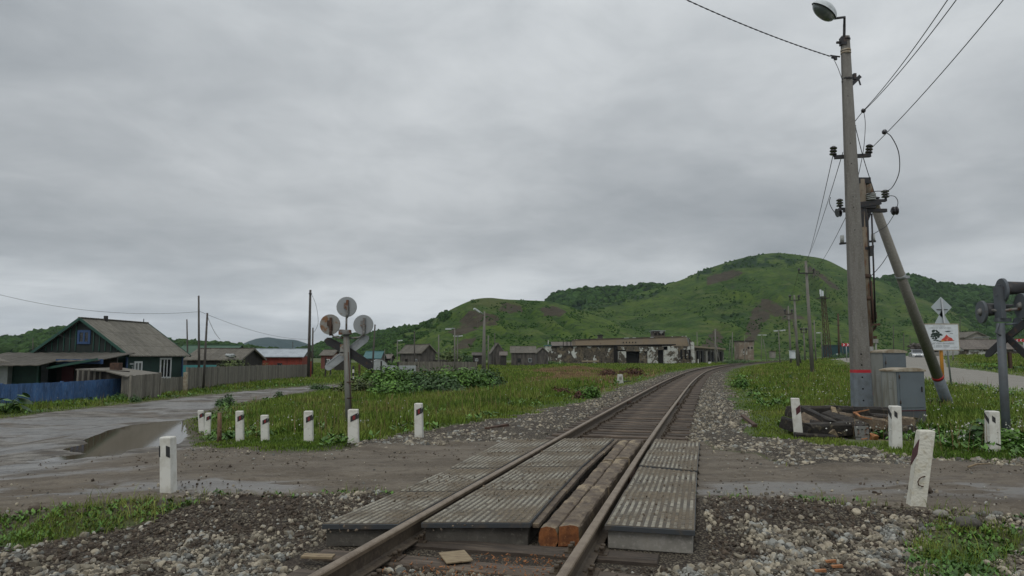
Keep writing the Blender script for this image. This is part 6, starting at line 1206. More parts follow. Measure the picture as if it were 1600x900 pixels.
mb = MB(); cbox(mb, at(1155,Yq), at(1178,Yq), Yq, Yq+7, Zq(563), Zq(533.5)); t.part('wall', mb, 'brown_block'); mb = MB(); cbox(mb, at(1154,Yq), at(1179,Yq), Yq-.4, Yq+7.4, Zq(533.5), Zq(532.2)); t.part('roof', mb, 'soot_and_shade')
for u in (1168.5, 1173.8): mb = MB(); cbox(mb, at(u,Yq), at(u+2.8,Yq), Yq-.1, Yq+.1, Zq(545), Zq(542)); t.part('window', mb, 'soot_and_shade')  # interior shade of the windows painted as black slabs
for u in (1161, 1165.5): mb = MB(); cbox(mb, at(u,Yq), at(u+2.2,Yq), Yq-.08, Yq+.1, Zq(554), Zq(545)); t.part('pale_panel', mb, 'plaster_white')
# container, boxes, chevron boards, right-hand sheds
def blk(name, lab, cat, u0, u1, v0, v1, Y, dp, m, z0=None, roof=None):
    t = Thing(name, lab, cat, (at((u0+u1)/2,Y), Y, D(800,v1,Y).z)); mb = MB(); cbox(mb, at(u0,Y), at(u1,Y), Y, Y+dp, D(800,v1+3,Y).z, D(800,v0,Y).z); t.part('body', mb, m)
    if roof: mb = MB(); cbox(mb, at(u0-.5,Y), at(u1+.5,Y), Y-.2, Y+dp+.2, D(800,v0,Y).z, D(800,v0-.8,Y).z); t.part('roof', mb, roof)
    return t
t = blk('storage_container', 'dark teal shipping container below the mast, left of the lamp pole', 'container', 1295.5, 1336, 540, 555, 220, 5, 'teal_cont', roof='teal_cont'); mb = MB(); cbox(mb, at(1307,220), at(1311,220), 219.9, 220, D(800,554.5,220).z, D(800,552.5,220).z); t.part('white_plate', mb, 'sign_white')
blk('white_box', 'plain white cabinet standing in the meadow between the far poles', 'cabinet', 1236.5, 1243, 548, 557, 130, 1, 'sign_white', roof='plastic')
blk('grey_hut', 'small grey hut in the meadow right of the brown blockhouse', 'hut', 1206, 1212, 549, 556.5, 210, 2, 'concrete', roof='rust')
def chevron(lab, u0, u1, v0, v1, vb, Y, n, dirn):
    t = Thing('chevron_board', lab, 'road sign', (at((u0+u1)/2,Y), Y, zs(at(u0,Y),Y))); mb = MB(); x0, x1, z0, z1 = at(u0,Y), at(u1,Y), D(800,v1,Y).z, D(800,v0,Y).z; cbox(mb, x0, x1, Y, Y+.05, z0, z1); t.part('board', mb, 'sign_red')
    w_ = (x1-x0)/n; h_ = (z1-z0); 
    for k in range(n):
        c = x0+w_*(k+.35); s = dirn; mb = MB(); a = w_*.28; q = [(c-s*a*.5,z0+h_*.88),(c+s*0+a*.6*1,z0+h_*.88)] ; 
        X_ = lambda f: c+s*f*w_ if s > 0 else c+w_*.3-f*w_
        mb.prism([(X_(-.1),Y-.012,z0+h_*.9),(X_(.15),Y-.012,z0+h_*.9),(X_(.42),Y-.012,z0+h_*.5),(X_(.15),Y-.012,z0+h_*.1),(X_(-.1),Y-.012,z0+h_*.1),(X_(.17),Y-.012,z0+h_*.5)], (0,.01,0)); t.part('white_arrow', mb, 'sign_white')
    mb = MB(); xm = (x0+x1)/2+.1; mb.tube([(xm,Y+.08,zs(xm,Y)-.2),(xm,Y+.08,z1)], .06, 6); t.part('post', mb, 'alu')
chevron('red and white chevron board left of the lamp pole', 1316, 1328.5, 536.3, 541, 562, 105, 2, 1)
chevron('red and white chevron board at the right edge beyond the road', 1588, 1612, 529.5, 534, 550, 92, 4, -1)
Yr = 128; zr = 1.9
t = gable_house('slate_roofed_shed', 'long low whitewashed shed with a mossy slate roof across the highway', 'shed', (at(1503,Yr)+.3, Yr+3.5, zs(at(1540,Yr),Yr)-.3), -PI/2, 7, 11.5, D(800,545,Yr).z-zs(at(1540,Yr),Yr)+.3, 1.65, .3, .2, 'plaster_white', 'slate_pale', fascia=False, wins=[('x+', 9.6, 1.2, .9, .8, 'alu', 1, .1)])
t = gable_house('grey_gabled_building', 'grey gabled building behind the long slate roof', 'building', (at(1528,160), 160, 1.5), .25, 6.5, 9, D(800,527,160).z-1.5, D(800,518.5,160).z-D(800,527,160).z, .4, .3, 'concrete', 'slate_dark')
blk('white_lean_to', 'small white-topped lean-to right of the grey gable', 'shed', 1538, 1547, 527, 533, 150, 3, 'concrete', roof='plastic')
mb = MB()
rr_ = random.Random(4)
for k in range(60): p0 = D(rr_.uniform(1418, 1449), rr_.uniform(538, 551), rr_.uniform(140, 146)); a = rr_.uniform(-.5, .5); mb.tint = rr_.random(); mb.tube([p0, p0+Vector((math.cos(a)*rr_.uniform(1, 3), rr_.uniform(-1, 1), math.sin(a)*.8))], rr_.uniform(.1, .25), 5)
solo('log_heap', 'heap of brown logs and scrap behind the silver car', 'log heap', mb, 'wood_house', D(1434,552,142))
# information board, priority sign
Y = 38; t = Thing('information_board', 'white fire-warning board with tree and flame picture on an orange post', 'sign board', (at(1474,Y), Y, zs(at(1474,Y),Y))); x0, x1, z0, z1 = at(1447,Y), at(1499.5,Y), D(800,546.5,Y).z, D(800,507,Y).z; W_ = x1-x0; H_ = z1-z0
mb = MB(); cbox(mb, x0, x1, Y, Y+.04, z0, z1); bd = t.part('board', mb, 'sign_white'); mb = MB(); [cbox(mb, *q) for q in ((x0-.03, x1+.03, Y-.012, Y+.05, z1, z1+.05), (x0-.03, x1+.03, Y-.012, Y+.05, z0-.04, z0), (x0-.04, x0, Y-.012, Y+.05, z0, z1), (x1, x1+.04, Y-.012, Y+.05, z0, z1))]; t.part('frame', mb, 'cab_roof')
mb = MB(); mb.tube([(at(1473.5,Y), Y+.15, zs(at(1474,Y),Y)-.2), (at(1473.5,Y), Y+.15, z1)], .09, 10); t.part('post', mb, 'orange_post')
def pic(name, pts, m, o=.006): mb = MB(); mb.prism([(x0+W_*a, Y-o, z0+H_*b) for a, b in pts], (0, o-.001, 0)); t.part(name, mb, m, bd)
rr_ = random.Random(2); mb = MB()
for k in range(46):
    a = rr_.uniform(0, 2*PI); r_ = rr_.uniform(.02, .14); c = (.32+math.cos(a)*r_*.85, .60+math.sin(a)*r_*1.3); s_ = rr_.uniform(.02, .045); mb.prism([(x0+W_*(c[0]+math.cos(2*PI*q/6)*s_), Y-.006-k*.00002, z0+H_*(c[1]+math.sin(2*PI*q/6)*s_*1.1)) for q in range(6)], (0,.004,0))
for a, b in ((.20,.52),(.24,.45),(.46,.62),(.49,.58),(.28,.38),(.36,.36)): mb.prism([(x0+W_*(a+math.cos(2*PI*q/6)*.045), Y-.0075, z0+H_*(b+math.sin(2*PI*q/6)*.03)) for q in range(6)], (0,.004,0))
M['pic_green'] = mat('pic_green', (.015,.03,.022), .6); M['pic_red'] = mat('pic_red', (.45,.04,.03), .6, ((6,(.6,.2,.12),.5,.6,3),)); M['pic_yellow'] = mat('pic_yellow', (.45,.34,.03), .6)
t.part('tree_picture', mb, 'pic_green', bd); pic('fire_picture', [(.46,.34),(.85,.36),(.80,.46),(.72,.50),(.64,.60),(.58,.50),(.50,.42)], 'pic_red'); pic('ground_picture', [(.30,.36),(.46,.31),(.60,.33),(.84,.35),(.88,.38),(.60,.37),(.45,.36)], 'pic_green', .004); pic('ground_picture', [(.47,.325),(.56,.325),(.58,.36),(.48,.36)], 'pic_yellow', .007)
pic('bird_picture', [(.58,.735),(.66,.70),(.74,.715),(.80,.735),(.72,.75),(.65,.74)], 'pic_green'); pic('bird_picture', [(.74,.635),(.84,.63),(.84,.645),(.76,.65)], 'pic_green')
# the lines of writing are too small to read in the photograph: word-long dark strokes
rr_ = random.Random(5)
for zz, a0, a1, hh, words in ((.94,.26,.62,.014,(9,7)), (.885,.19,.78,.010,(10,6,7,9,8)), (.845,.19,.80,.010,(9,5,8,6,9)), (.285,.05,.86,.008,(8,5,9,7,9)), (.235,.12,.86,.022,(8,8,16)), (.150,.26,.72,.028,(1,8,8)), (.095,.12,.95,.008,(7,9,9,10))):
    tot = sum(words)+len(words)-1.; x_ = a0; mb = MB()
    for w_ in words:
        n_ = w_; lw = (a1-a0)/tot
        for k in range(n_): b_ = hh*rr_.uniform(.75, 1); mb.hexa([(x0+W_*(x_+k*lw), Y-.005, z0+H_*(zz-b_/2)), (x0+W_*(x_+(k+.72)*lw), Y-.005, z0+H_*(zz-b_/2)), (x0+W_*(x_+(k+.72)*lw), Y-.001, z0+H_*(zz-b_/2)), (x0+W_*(x_+k*lw), Y-.001, z0+H_*(zz-b_/2))], [(x0+W_*(x_+k*lw), Y-.005, z0+H_*(zz+b_/2)), (x0+W_*(x_+(k+.72)*lw), Y-.005, z0+H_*(zz+b_/2)), (x0+W_*(x_+(k+.72)*lw), Y-.001, z0+H_*(zz+b_/2)), (x0+W_*(x_+k*lw), Y-.001, z0+H_*(zz+b_/2))])
        x_ += (n_+1)*lw
    t.part('line_of_writing', mb, 'black_paint', bd)
Y = 40.5; c = D(1471, 480, Y); t = Thing('road_sign', 'grey back of a diamond road sign with a triangle below, above the white board', 'road sign', (c.x+.1, Y, zs(c.x, Y))); r_ = .6
mb = MB(); mb.prism([c+Vector(q) for q in ((0,0,-r_),(r_,0,0),(0,0,r_),(-r_,0,0))], (0,.025,0)); t.part('diamond_plate', mb, 'disc_grey'); M['sign_back'] = mat('sign_back', (.36,.40,.42), .5); bpy.data.objects[COL.objects[-1].name].data.materials[0] = M['sign_back']
e = D(1472, 497, Y); mb = MB(); mb.prism([e+Vector(q) for q in ((-.48,0,-.4),(.48,0,-.4),(0,0,.45))], (0,.02,0)); t.part('triangle_plate', mb, 'sign_back'); mb = MB(); mb.tube([(c.x+.28, Y-.06, zs(c.x, Y)-.2), (c.x, Y-.06, c.z+.5)], .05, 8); t.part('post', mb, 'alu'); mb = MB(); mb.beam(c+Vector((-.3,-.03,-.14)), c+Vector((.33,-.03,-.14)), .03, .04); t.part('bracket', mb, 'dark_steel')

# ================================================================== car
def car():
    p = G(1432, 561.2); Y = 112; p = Vector((at(1432, Y), Y, zs(at(1432,Y),Y))); z_ = D(1432, 561.3, Y).z
    t = Thing('minivan', 'silver people carrier coming along the highway', 'car', (p.x, Y, z_), None, math.radians(-22)); t.local = True; L_, W_ = 4.2, 1.72
    # front faces -y
    m = MB(); prof = [(-2.1,.32),(-2.12,.62),(-2.0,.82),(-1.15,1.0),(-.95,1.02),(1.95,1.02),(2.08,.85),(2.1,.35)]; n = len(prof)
    for xs_ in (0,): m.add([(-W_/2*(.94 if z > .9 else 1), y, z) for y, z in prof]+[(W_/2*(.94 if z > .9 else 1), y, z) for y, z in prof], [tuple(range(n)), tuple(range(n, 2*n))[::-1]]+[(i, (i+1) % n, n+(i+1) % n, n+i)[::-1] for i in range(n)])
    t.part('body', m, 'car_paint', local=True, bevel=.05)
    m = MB(); a, b = W_/2*.93, W_/2*.76; m.hexa([(-a,-1.15,.99),(a,-1.15,.99),(a,1.95,.99),(-a,1.95,.99)], [(-b,-.35,1.56),(b,-.35,1.56),(b,1.7,1.56),(-b,1.7,1.56)]); t.part('cabin', m, 'car_paint', local=True, bevel=.04)
    m = MB(); m.add([(-a*.9,-1.10,1.03),(a*.9,-1.10,1.03),(b*.95,-.42,1.52),(-b*.95,-.42,1.52)], [(0,1,2,3)]); 
    for q in m.v: pass
    m.v = [(x, y-.03, z+.02) for x, y, z in m.v]; o = t.part('windscreen', m, 'glass_dark', local=True); o.modifiers.new('s', 'SOLIDIFY').thickness = .02
    for s in (-1, 1):
        m = MB(); m.add([(s*(a+.005),-.85,1.06),(s*(a+.005),1.75,1.06),(s*(b+.035),1.55,1.48),(s*(b+.035),-.30,1.48)], [(0,1,2,3)]); o = t.part('side_windows', m, 'glass_dark', local=True); o.modifiers.new('s', 'SOLIDIFY').thickness = .02
        for y in (-1.3, 1.3): m = MB(); m.tube([(s*(W_/2-.2), y, .32), (s*(W_/2+.01), y, .32)], .32, 18); wh = t.part('wheel', m, 'tyre', local=True); m = MB(); m.tube([(s*(W_/2), y, .32), (s*(W_/2+.02), y, .32)], .2, 12); t.part('rim', m, 'alu', wh, local=True)
        m = MB(); m.box((s*.66,-2.07,.72), (.32,.14,.18)); t.part('headlight', m, 'headlight', local=True, bevel=.03); m = MB(); m.box((s*.95,-.95,1.06), (.16,.1,.12)); t.part('wing_mirror', m, 'car_paint', local=True)
    m = MB(); m.box((0,-2.11,.68), (.8,.05,.08)); m.box((0,-2.12,.42), (1.0,.05,.14)); t.part('grille', m, 'black_paint', local=True)
car()

# ================================================================== poles
GP = 'utility poles across the village'
def pole(lab, ub, vb, ut, vt, w_, m='pole_conc', Y=None, arms=(), lamps=(), name='utility_pole', round_=True, group=GP, taper=.65):
    p = G(ub, vb) if Y is None else Vector((at(ub,Y)*1.0, Y, 0))
    if Y is not None: p.x = D(ub, vb, Y).x; p.z = zs(p.x, Y)
    q = D(ut, vt, p.y); r = w_/2/1100*p.y; t = Thing(name, lab, 'pole', p, group); mb = MB(); mb.tube([p-Vector((0,0,.3)), q], [r, r*taper], 8); t.part('shaft', mb, m)
    Yp = p.y
    for (v, hw, ins) in arms:
        f = (v-vt)/(vb-vt); uc = ut+(ub-ut)*f; mb = MB(); a, b = D(uc-hw, v, Yp-r), D(uc+hw, v, Yp-r); th = max(.10, .0009*Yp); mb.beam(a, b, th, th); ca = t.part('cross_arm', mb, 'dark_steel')
        if ins:
            mb = MB(); s = .0011*Yp
            for e in (a, b): mb.tube([e, e+Vector((0,0,s*4.5))], [s*.7, s*.5], 5); mb.tube([e+Vector((0,0,s*3.5)), e+Vector((0,0,s*6.5))], [s*1.6, s*1.2], 6)
            t.part('insulator', mb, 'insulator', ca)
    for (v, du, dv) in lamps:
        f = (v-vt)/(vb-vt); uc = ut+(ub-ut)*f; mb = MB(); a, b = D(uc, v, Yp), D(uc+du, v+dv, Yp-.5); mb.tube([a, (a+b)/2+Vector((0,0,.1)), b], .04+.0002*Yp, 5); la = t.part('lamp_arm', mb, 'alu'); mb = MB(); d_ = (b-a).normalized(); mb.beam(b-d_*.1, b+d_*(.45+.003*Yp), .22+.001*Yp, .14+.0006*Yp); t.part('lamp_head', mb, 'lamp_shell', la)
    return t
pole('thin grey pole behind the right end of the green house roof', 293.5, 600, 292, 499, 3.0, 'pole_wood', Y=85, lamps=())
pole('tall thin wooden pole, taller one of the two by the board fence', 311.5, 606, 310.5, 462, 4.2, 'pole_wood', Y=54)
pole('wooden pole leaning right in front of the long board fence', 317.5, 609, 324, 489, 4.4, 'pole_wood')
pole('tall dark pole beside the red barn, left of the disc signal', 482, 591, 485, 453, 5.4, 'pole_wood', arms=((459, 2.5, 0),))
pole('shorter dark pole just right of the tall one by the red barn', 487.5, 590, 489, 512, 3.4, 'pole_wood', Y=90)
pole('slim dark pole leaning right, seen just right of the disc signal', 581, 586, 586, 507, 3.4, 'pole_wood', Y=76)
pole('grey pole before the hill foot left of the weathered house', 620.5, 571, 621, 531, 2.0, Y=150, lamps=((533, 3, -.5),))
pole('pole rising in front of the weathered grey house', 648, 576, 647.5, 517, 2.4, 'pole_wood', Y=115, arms=((519.5, 1.8, 0),))
pole('concrete pole right of the weathered grey house', 685.5, 577, 685.5, 523, 2.4, Y=110)
pole('street light pole with arm to the left, middle of the three by the plank fence', 710.5, 578, 710.5, 512, 2.8, Y=104, lamps=((514, -7, 0),), name='street_light')
pole('short pole with twin lamps right behind the middle street light', 714.7, 571, 715, 524, 2.2, Y=150, lamps=((526, 3, -.6), (526, -2, -.4)), name='street_light')
pole('tall street light with its arm to the left in front of the shacks', 757.5, 578.5, 757, 486.5, 4.0, Y=78, lamps=((493, -9, -6),), name='street_light')
pole('strut leaning against the tall street light before the shacks', 753.5, 577, 756, 500, 3.2, Y=78.6)
pole('pale pole just right of the tall street light', 763.3, 572, 762.8, 524, 2.2, Y=120)
pole('thin dark pole above the steep-gabled shack', 773.5, 566, 773, 520, 1.8, 'pole_wood', Y=180)
pole('pale pole at the right end of the burnt building', 1118, 565, 1117.5, 514, 3, Y=190, lamps=())
pole('strut leaning on the pale pole by the burnt building', 1126, 564, 1119, 540, 1.6, Y=192)
pole('thin pole above the right end of the burnt parapet', 1090, 562, 1089, 519, 1.5, Y=260)
for i, (ub, ut, vt, w_) in enumerate(((1143,1144.5,519,1.8),(1138,1141,531,1.2),(1189,1190,523,1.2),(1199,1192.5,530,1.4),(1163.5,1163.5,524,1.2))):
    pole(['slender pole left of the brown blockhouse', 'strut leaning on the slender pole left of the blockhouse', 'thin pole with twin lamps right of the blockhouse', 'strut of the twin-lamp pole right of the blockhouse', 'thin pole in front of the blockhouse wall'][i], ub, 560, ut, vt, w_, Y=240+i*5, lamps=((vt+.5, 2.5, 0), (vt+.5, -2, 0)) if i == 2 else ())
pole('street light pole with two white lamps in the far meadow', 1218.5, 558, 1216.5, 516, 2.2, Y=150, lamps=((517, 4, -.5), (517, -3, 0)), name='street_light')
pole('tall concrete power pole with one cross arm, nearest in the far row', 1269.5, 581, 1259, 408, 7.0, arms=((427, 11.5, 1),), Y=66, taper=.55)
pole('concrete power pole with cross arm, second in the far row', 1247, 571, 1241, 461, 4.8, arms=((469, 7, 1),), Y=98, taper=.6)
pole('concrete power pole with low cross arm, third in the far row', 1236, 566, 1231.5, 478, 3.6, arms=((491, 5.5, 1), (500, 3, 0)), Y=135, taper=.6)
pole('leaning strut pole between the second and third power poles', 1251.5, 562, 1239, 500, 2.6, 'pole_wood', Y=118)
pole('short twin-armed pole behind the nearest far power pole', 1258, 562, 1255.5, 511, 2.8, Y=170, arms=((514, 6, 0), (520, 4, 1)))
pole('plain pole immediately right of the nearest far power pole', 1275, 566, 1272, 500, 2.4, Y=140)
pole('thin street light left of the mast', 1285, 562, 1283, 519, 1.8, Y=180, lamps=((520, -3, 0),), name='street_light')
pole('dark steel pole right of the mast', 1311, 556, 1309.5, 490, 3.2, 'rust', Y=200, taper=.8, arms=((508, 3, 0),))
pole('thin leaning pole behind the chevron board', 1318, 545, 1313, 522, 1.2, Y=200)
for i, (u, vt) in enumerate(((1396,508),(1412,520),(1422,525),(1500,495))): pole(['thin distant pole seen between cabinet and brace pole', 'faint pole left of the silver car', 'faint pole above the log heap', 'pole on the wooded slope behind the diamond sign'][i], u, 550, u, vt, 1.5, 'pole_wood', Y=230)
pole('short pole behind the orange post of the white board', 1489, 563, 1489, 546, 2.4, Y=95)
pole('thin pole above the wooded far-left slope', 52, 560, 51.5, 528, 1.8, 'pole_wood', Y=150); pole('thin pole with a lamp left of the weathered house', 632, 570, 632, 541, 1.5, Y=170, lamps=((547, 1.5, 0),), name='street_light'); pole('short post in front of the teal roof', 601, 566, 601, 546, 1.2, Y=150); pole('slim pole between the red barn and the blue mountain', 457.5, 560, 457.5, 534, 1.4, 'pole_wood', Y=180); pole('thin pole left of the teal roof', 611.5, 566, 611.5, 551, 1.2, Y=150)
# lattice mast
Ym = 210; t = Thing('antenna_mast', 'rusty lattice mast with white antenna panels above the teal container', 'mast', (at(1294,Ym), Ym, zs(at(1294,Ym),Ym))); z0 = zs(at(1294,Ym),Ym); z1 = D(1290,463,Ym).z; mb = MB(); n = 11
for k in range(4):
    a = PI/4+k*PI/2; q = lambda f, a=a: Vector((at(1294-4*f,Ym)+math.cos(a)*(1.1-.5*f), Ym+math.sin(a)*(1.1-.5*f), z0+(z1-z0)*f)); b = a+PI/2; q2 = lambda f, b=b: Vector((at(1294-4*f,Ym)+math.cos(b)*(1.1-.5*f), Ym+math.sin(b)*(1.1-.5*f), z0+(z1-z0)*f)); mb.beam(q(0), q(1), .14, .14)
    for i in range(n): mb.beam(q(i/n), q2((i+1)/n), .07, .07); mb.beam(q((i+1)/n), q2((i+1)/n), .07, .07)
t.part('lattice', mb, 'rust'); mb = MB(); mb.box((at(1290,Ym), Ym, D(800,466,Ym).z), (3.0,2.4,.2)); [mb.beam((at(1290,Ym)+s, Ym-1.1, D(800,466,Ym).z), (at(1290,Ym)+s, Ym-1.1, D(800,460,Ym).z), .1, .1) for s in (-1.4,0,1.4)]; mb.beam((at(1294.5,Ym),Ym,D(800,466,Ym).z), (at(1294.5,Ym),Ym,D(800,449,Ym).z), .12, .12); t.part('platform', mb, 'dark_steel'); mb = MB(); mb.box((at(1285,Ym), Ym-.5, D(800,458,Ym).z), (.45,.3,2.0)); mb.box((at(1287.5,Ym), Ym-.9, D(800,459,Ym).z), (.4,.3,1.6)); t.part('antenna_panel', mb, 'sign_white')

# ================================================================== wires
def wire(lab, pts, r, sag=0, n=24, group=None, twist=False, m='wire', name='overhead_wire'):
    P_ = [Vector(p) for p in pts]; out_ = []
    if len(P_) == 2: out_ = [P_[0].lerp(P_[1], i/n)-Vector((0,0,sag*4*(i/n)*(1-i/n))) for i in range(n+1)]
    else:
        for i in range(len(P_)-1):
            a, b, c, d = P_[max(i-1,0)], P_[i], P_[i+1], P_[min(i+2,len(P_)-1)]
            for k in range(8): u = k/8; out_.append(.5*((2*b)+(c-a)*u+(2*a-5*b+4*c-d)*u*u+(3*b-a-3*c+d)*u**3))
        out_.append(P_[-1])
    mb = MB()
    if twist:
        for ph in (0, PI): mb.tube([p+Vector((math.cos(i*1.2+ph), .3*math.sin(i*1.2+ph), math.sin(i*1.2+ph)))*r*1.3 for i, p in enumerate(out_)], r, 5)
    else: mb.tube(out_, r, 5)
    return solo(name, lab, 'wire', mb, m, P_[0], group or 'overhead wires')
Yl = 17.6
wire('twisted black cable running up to the upper left from the lamp pole', [D(1297,88,Yl-.05), D(1010,-30,Yl-3)], .009, .10, 90, twist=True)
wire('left one of two wires rising together to the top edge, right of the lamp pole', [D(1349,173,Yl), D(1520,-60,10)], .009, .12); wire('right one of two wires rising together to the top edge, right of the lamp pole', [D(1349,174,Yl), D(1536,-58,10)], .009, .12)
wire('single wire rising to the top right corner from the right insulator', [D(1363,230,Yl+.1), D(1612,-55,10)], .009, .1); wire('short wire from the pole up to the wire joint', [D(1334,192,Yl+.1), D(1349,173,Yl)], .010, 0, 4)
wire('jumper loop hanging in an arc right of the poles', [D(1382,206,Yl-2), D(1393,214,Yl-1.6), D(1404,238,Yl-1), D(1405,268,Yl-.4), D(1396,290,Yl+.2), D(1386,298,Yl+.9), D(1368,299,18.4), D(1354,304,18.4)], .011)
for lab, a, b, s in (('left wire dropping from the left insulator to the far power poles', (1303,236,Yl+.1), (1255,424,64), 1.4), ('second wire dropping from the pole to the far power poles', (1317,238,Yl+.1), (1258.5,408,66), 1.4), ('third wire dropping behind the pole towards the far power poles', (1338,305,18.6), (1270,424,66), 1.4)):
    wire(lab, [D(*a), D(*b)], .010, s*.25, 30)
wire('thin cable from the top of the pole down to the switch frame', [D(1337,200,Yl), D(1350,250,18), D(1368,306,18.5)], .010); wire('thin vertical wire hanging from the wire joint', [D(1350,176,Yl), D(1352,196,Yl), D(1349,235,Yl), D(1341,275,18)], .008)
wire('curved cable from the left insulator to the round weight', [D(1298,308,18), D(1296,316,18), D(1300,326,18), D(1306,334,18)], .009); wire('loop of cable right of the switch frame', [D(1386,306,18.6), D(1398,307,18.6), D(1403,316,18.6), D(1400,328,18.6)], .010)
wire('cable from the right round insulator down to the pole', [D(1399,332,18.6), D(1386,352,18.6), D(1374,360,18.6), D(1364,366,18.6)], .009); wire('stay cable between the brace pole and the rods', [D(1390,394,19.2), D(1376,415,18.8), D(1360,432,18.6)], .010)
wire('long sagging wire from the left edge to the tall wooden pole', [D(-60,444,50), D(310.5,487,54)], .012, .85, 40); wire('wire running right and down from the tall wooden pole', [D(311,486,54), D(485,530,88)], .013, .6, 30)
wire('thin service wire between the pole and the green house gable', [D(88,520,47), D(122,529,46.7)], .012, .15, 10); wire('wire from the leaning pole down to the fence gardens', [D(324,494,50), D(344,530,60)], .016, .2, 12); wire('wire hanging from the tall dark pole by the red barn', [D(487,460,80), D(494,478,80), D(497,505,80), D(490,520,85)], .02)
for i in range(2):
    Ya, Yb = 66, 98; wire(['left', 'right'][i]+' wire between the first and second far power poles', [D([1248,1271][i], 423, Ya), D([1234.5,1248][i], 465, Yb)], .018, .3, 12); wire(['left', 'right'][i]+' wire between the second and third far power poles', [D([1234.5,1248][i], 465, 98), D([1226.5,1237][i], 488, 135)], .02, .3, 12)
wire('thin wire from the lamp pole bracket down beside the pole', [D(1304,95,Yl-.1), D(1310,108,Yl-.1), D(1316,125,Yl-.1)], .008)
mb = MB(); mb.blob(D(1349,173,Yl), .06, 1, 1, .1); solo('wire_joint', 'small dark knob where the two rising wires meet', 'wire joint', mb, 'insulator', D(1349,173,Yl)); mb = MB(); mb.blob(D(1382,206,Yl-2), .06, 2, 1, .1); solo('wire_joint', 'small dark knob on the single rising wire at the arc', 'wire joint', mb, 'insulator', D(1382,206,Yl-2))

# ================================================================== plants
def bush(n, u, v, Y, w_, h_, size, m, name, label, kind=None, dp=None, **k):
    x = at(u, Y) if v is None else G(u, v).x; yy = Y if v is None else G(u, v).y; z = zs(x, yy); return leaves(n, (x, yy, z-.02), (w_, dp or w_*.7, h_), size, m, name, label, 'bush', kind, **k)
for i, (u, Y, w_, h_, m) in enumerate(((585,50,2.3,1.15,'leaf'),(612,48,2.2,1.25,'leaf'),(560,47,1.6,.8,'leaf_olive'),(640,50,2.2,1.2,'leaf'),(668,49,2.3,1.3,'leaf_dark'),(700,51,2.4,1.35,'leaf'),(730,50,2.2,1.2,'leaf'),(756,52,1.8,1.0,'leaf_dark'),(625,43,1.7,.8,'leaf'),(690,44,1.8,.8,'leaf_dark'),(596,44,1.3,.65,'leaf'))):
    x = at(u, Y); leaves(3200, (x, Y, zs(x, Y)-.05), (w_, w_*.7, h_*1.45), .26, M[m], 'thicket', 'dense bright green thicket of broad leaves beyond the meadow' , 'thicket', 'stuff', lobes=16, seed=i)
B_ = (('leafy dark green plant at the edge of the street above the guide posts', 352, 634, .62, .62, 'leaf_dark', 900, .12), ('bushy green plant left of the track in the withered patch', 924, 622, .55, .5, 'leaf', 700, .12), ('tuft of dark weeds on the island edge, below the barn', 437, 622, .45, .5, 'leaf_dark', 350, .1), ('low weeds where the street disappears behind the grass', 500, 608, 1.0, .55, 'leaf_dark', 600, .14), ('green dock plant in the flowers right of the track', 1158, 606, .7, .65, 'leaf', 700, .15),
      ('dark dock plant at the foot of the right signal mast', 1540, 697, .42, .42, 'leaf_dark', 420, .16), ('low leafy weeds right of the signal mast at the edge', 1588, 700, .5, .30, 'leaf', 500, .12), ('tuft of grass and leaves in front of the gate panels', 212, 628, .55, .4, 'leaf_dark', 400, .1), ('low bush at the foot of the leaning brace pole', 1463, 640, .6, .45, 'leaf_dark', 600, .1), ('bush at the foot of the blue fence near the gate', 186, 626, .7, .6, 'leaf', 600, .1),
      ('reddish brown withered bush near the white marker stone', 985, 588, 2.0, .7, 'leaf_brown', 1300, .2), ('reddish brown dead clump left of the marker stone', 950, 590, 1.3, .7, 'leaf_brown', 900, .2), ('dark brown dead weeds nearest the track shoulder', 912, 622, .7, .5, 'leaf_brown', 500, .12), ('brown clump of dead plants on the near grass, left of the green bush', 878, 618, .7, .4, 'leaf_brown', 400, .12), ('small dark weed tuft left on the far meadow', 1236, 596, .3, .5, 'leaf_dark', 160, .12))
for i, (lab, u, v, w_, h_, m, n, sz) in enumerate(B_): bush(n, u, v, None if False else 0, w_, h_, sz, M[m], 'bush' if 'bush' in lab else 'wild_plant', lab, seed=50+i, lobes=7)
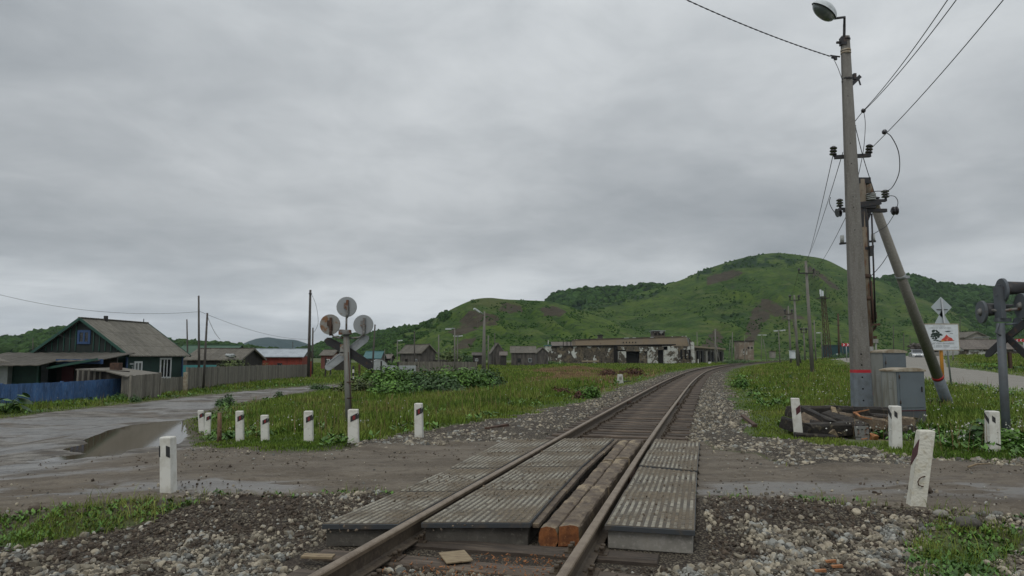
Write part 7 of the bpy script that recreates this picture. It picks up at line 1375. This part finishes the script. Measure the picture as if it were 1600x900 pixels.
# the big-leaved plant at the left edge
p = G(8, 646); t = Thing('burdock_plant', 'big-leaved burdock plant at the left edge in front of the blue fence', 'plant', p); rr_ = random.Random(9)
for k in range(16):
    a = rr_.uniform(0, 2*PI); L_ = rr_.uniform(.35, .75); h_ = rr_.uniform(.25, .85); tip = p+Vector((math.cos(a)*L_, math.sin(a)*L_, h_)); mb = MB(); mb.tint = rr_.random(); mb.tube([p, p.lerp(tip, .6)+Vector((0,0,.12)), tip], .012, 5); st_ = t.part('leaf_stalk', mb, 'leaf_dark')
    d_ = Vector((math.cos(a), math.sin(a), rr_.uniform(-.5, .1))).normalized(); s_ = Vector((-math.sin(a), math.cos(a), rr_.uniform(-.3, .3))).normalized(); w_ = rr_.uniform(.16, .28); mb = MB(); mb.tint = rr_.random(); o_ = tip-d_*.08
    mb.add([o_, o_+s_*w_+d_*.08-Vector((0,0,.04)), o_+s_*w_*.9+d_*w_*1.2-Vector((0,0,.06)), o_+d_*w_*2.1-Vector((0,0,.08)), o_-s_*w_*.9+d_*w_*1.2-Vector((0,0,.06)), o_-s_*w_+d_*.08-Vector((0,0,.04)), o_+d_*w_*1.0+Vector((0,0,.02))], [(0,1,6),(1,2,6),(2,3,6),(3,4,6),(4,5,6),(5,0,6)], True); t.part('leaf', mb, 'leaf_dark', st_)
bush(3400, 366, None, 70, 3.0, 2.3, .22, M['leaf_olive'], 'bush', 'broad olive-green bush looking over the long board fence', dp=1.6, lobes=12, seed=91); bush(1800, 402, None, 79, 2.8, 2.3, .24, M['leaf_olive'], 'bush', 'lower olive bush right of it, before the red barn', dp=1.5, lobes=10, seed=92)
bush(1400, 690, None, 165, 5.5, 4.5, .7, M['leaf_olive'], 'bush', 'yellow-green trees and scrub right of the weathered house', dp=4, lobes=12, seed=93); bush(1200, 725, None, 220, 6, 4, .8, M['leaf_dark'], 'bush', 'green scrub at the hill foot behind the middle street light', dp=4, lobes=12, seed=94); bush(900, 672, None, 170, 4, 3, .6, M['leaf_olive'], 'bush', 'small scrub close behind the weathered house roof', dp=3, lobes=8, seed=95)
bush(1100, 623, None, 125, 3.2, 1.6, .4, M['leaf'], 'bush', 'green bush between the greenhouse and the weathered house', dp=2, lobes=8, seed=96)
for i, (u, Y, w_, h_) in enumerate(((1245,200,9,1.6),(1190,230,8,1.6),(1325,170,7,1.5),(860,205,6,1.3),(1150,150,4,1.4),(1545,78,3,.3),(1580,70,2.5,.3))): bush(900, u, None, Y, w_, h_, .35, M['leaf' if i % 2 else 'leaf_dark'], 'low_scrub', ['scrub before the far power poles', 'scrub right of the brown blockhouse', 'scrub between lamp pole and container', 'weeds at the left foot of the burnt building', 'scrub where the rails disappear round the bend', 'weeds beyond the highway below the slate roof', 'weeds beyond the highway at the right edge'][i], dp=3, lobes=14, seed=110+i)
pole('wooden pole outside the left edge that carries the sagging wire', -62, 600, -60, 440, 4.4, 'pole_wood', Y=50)
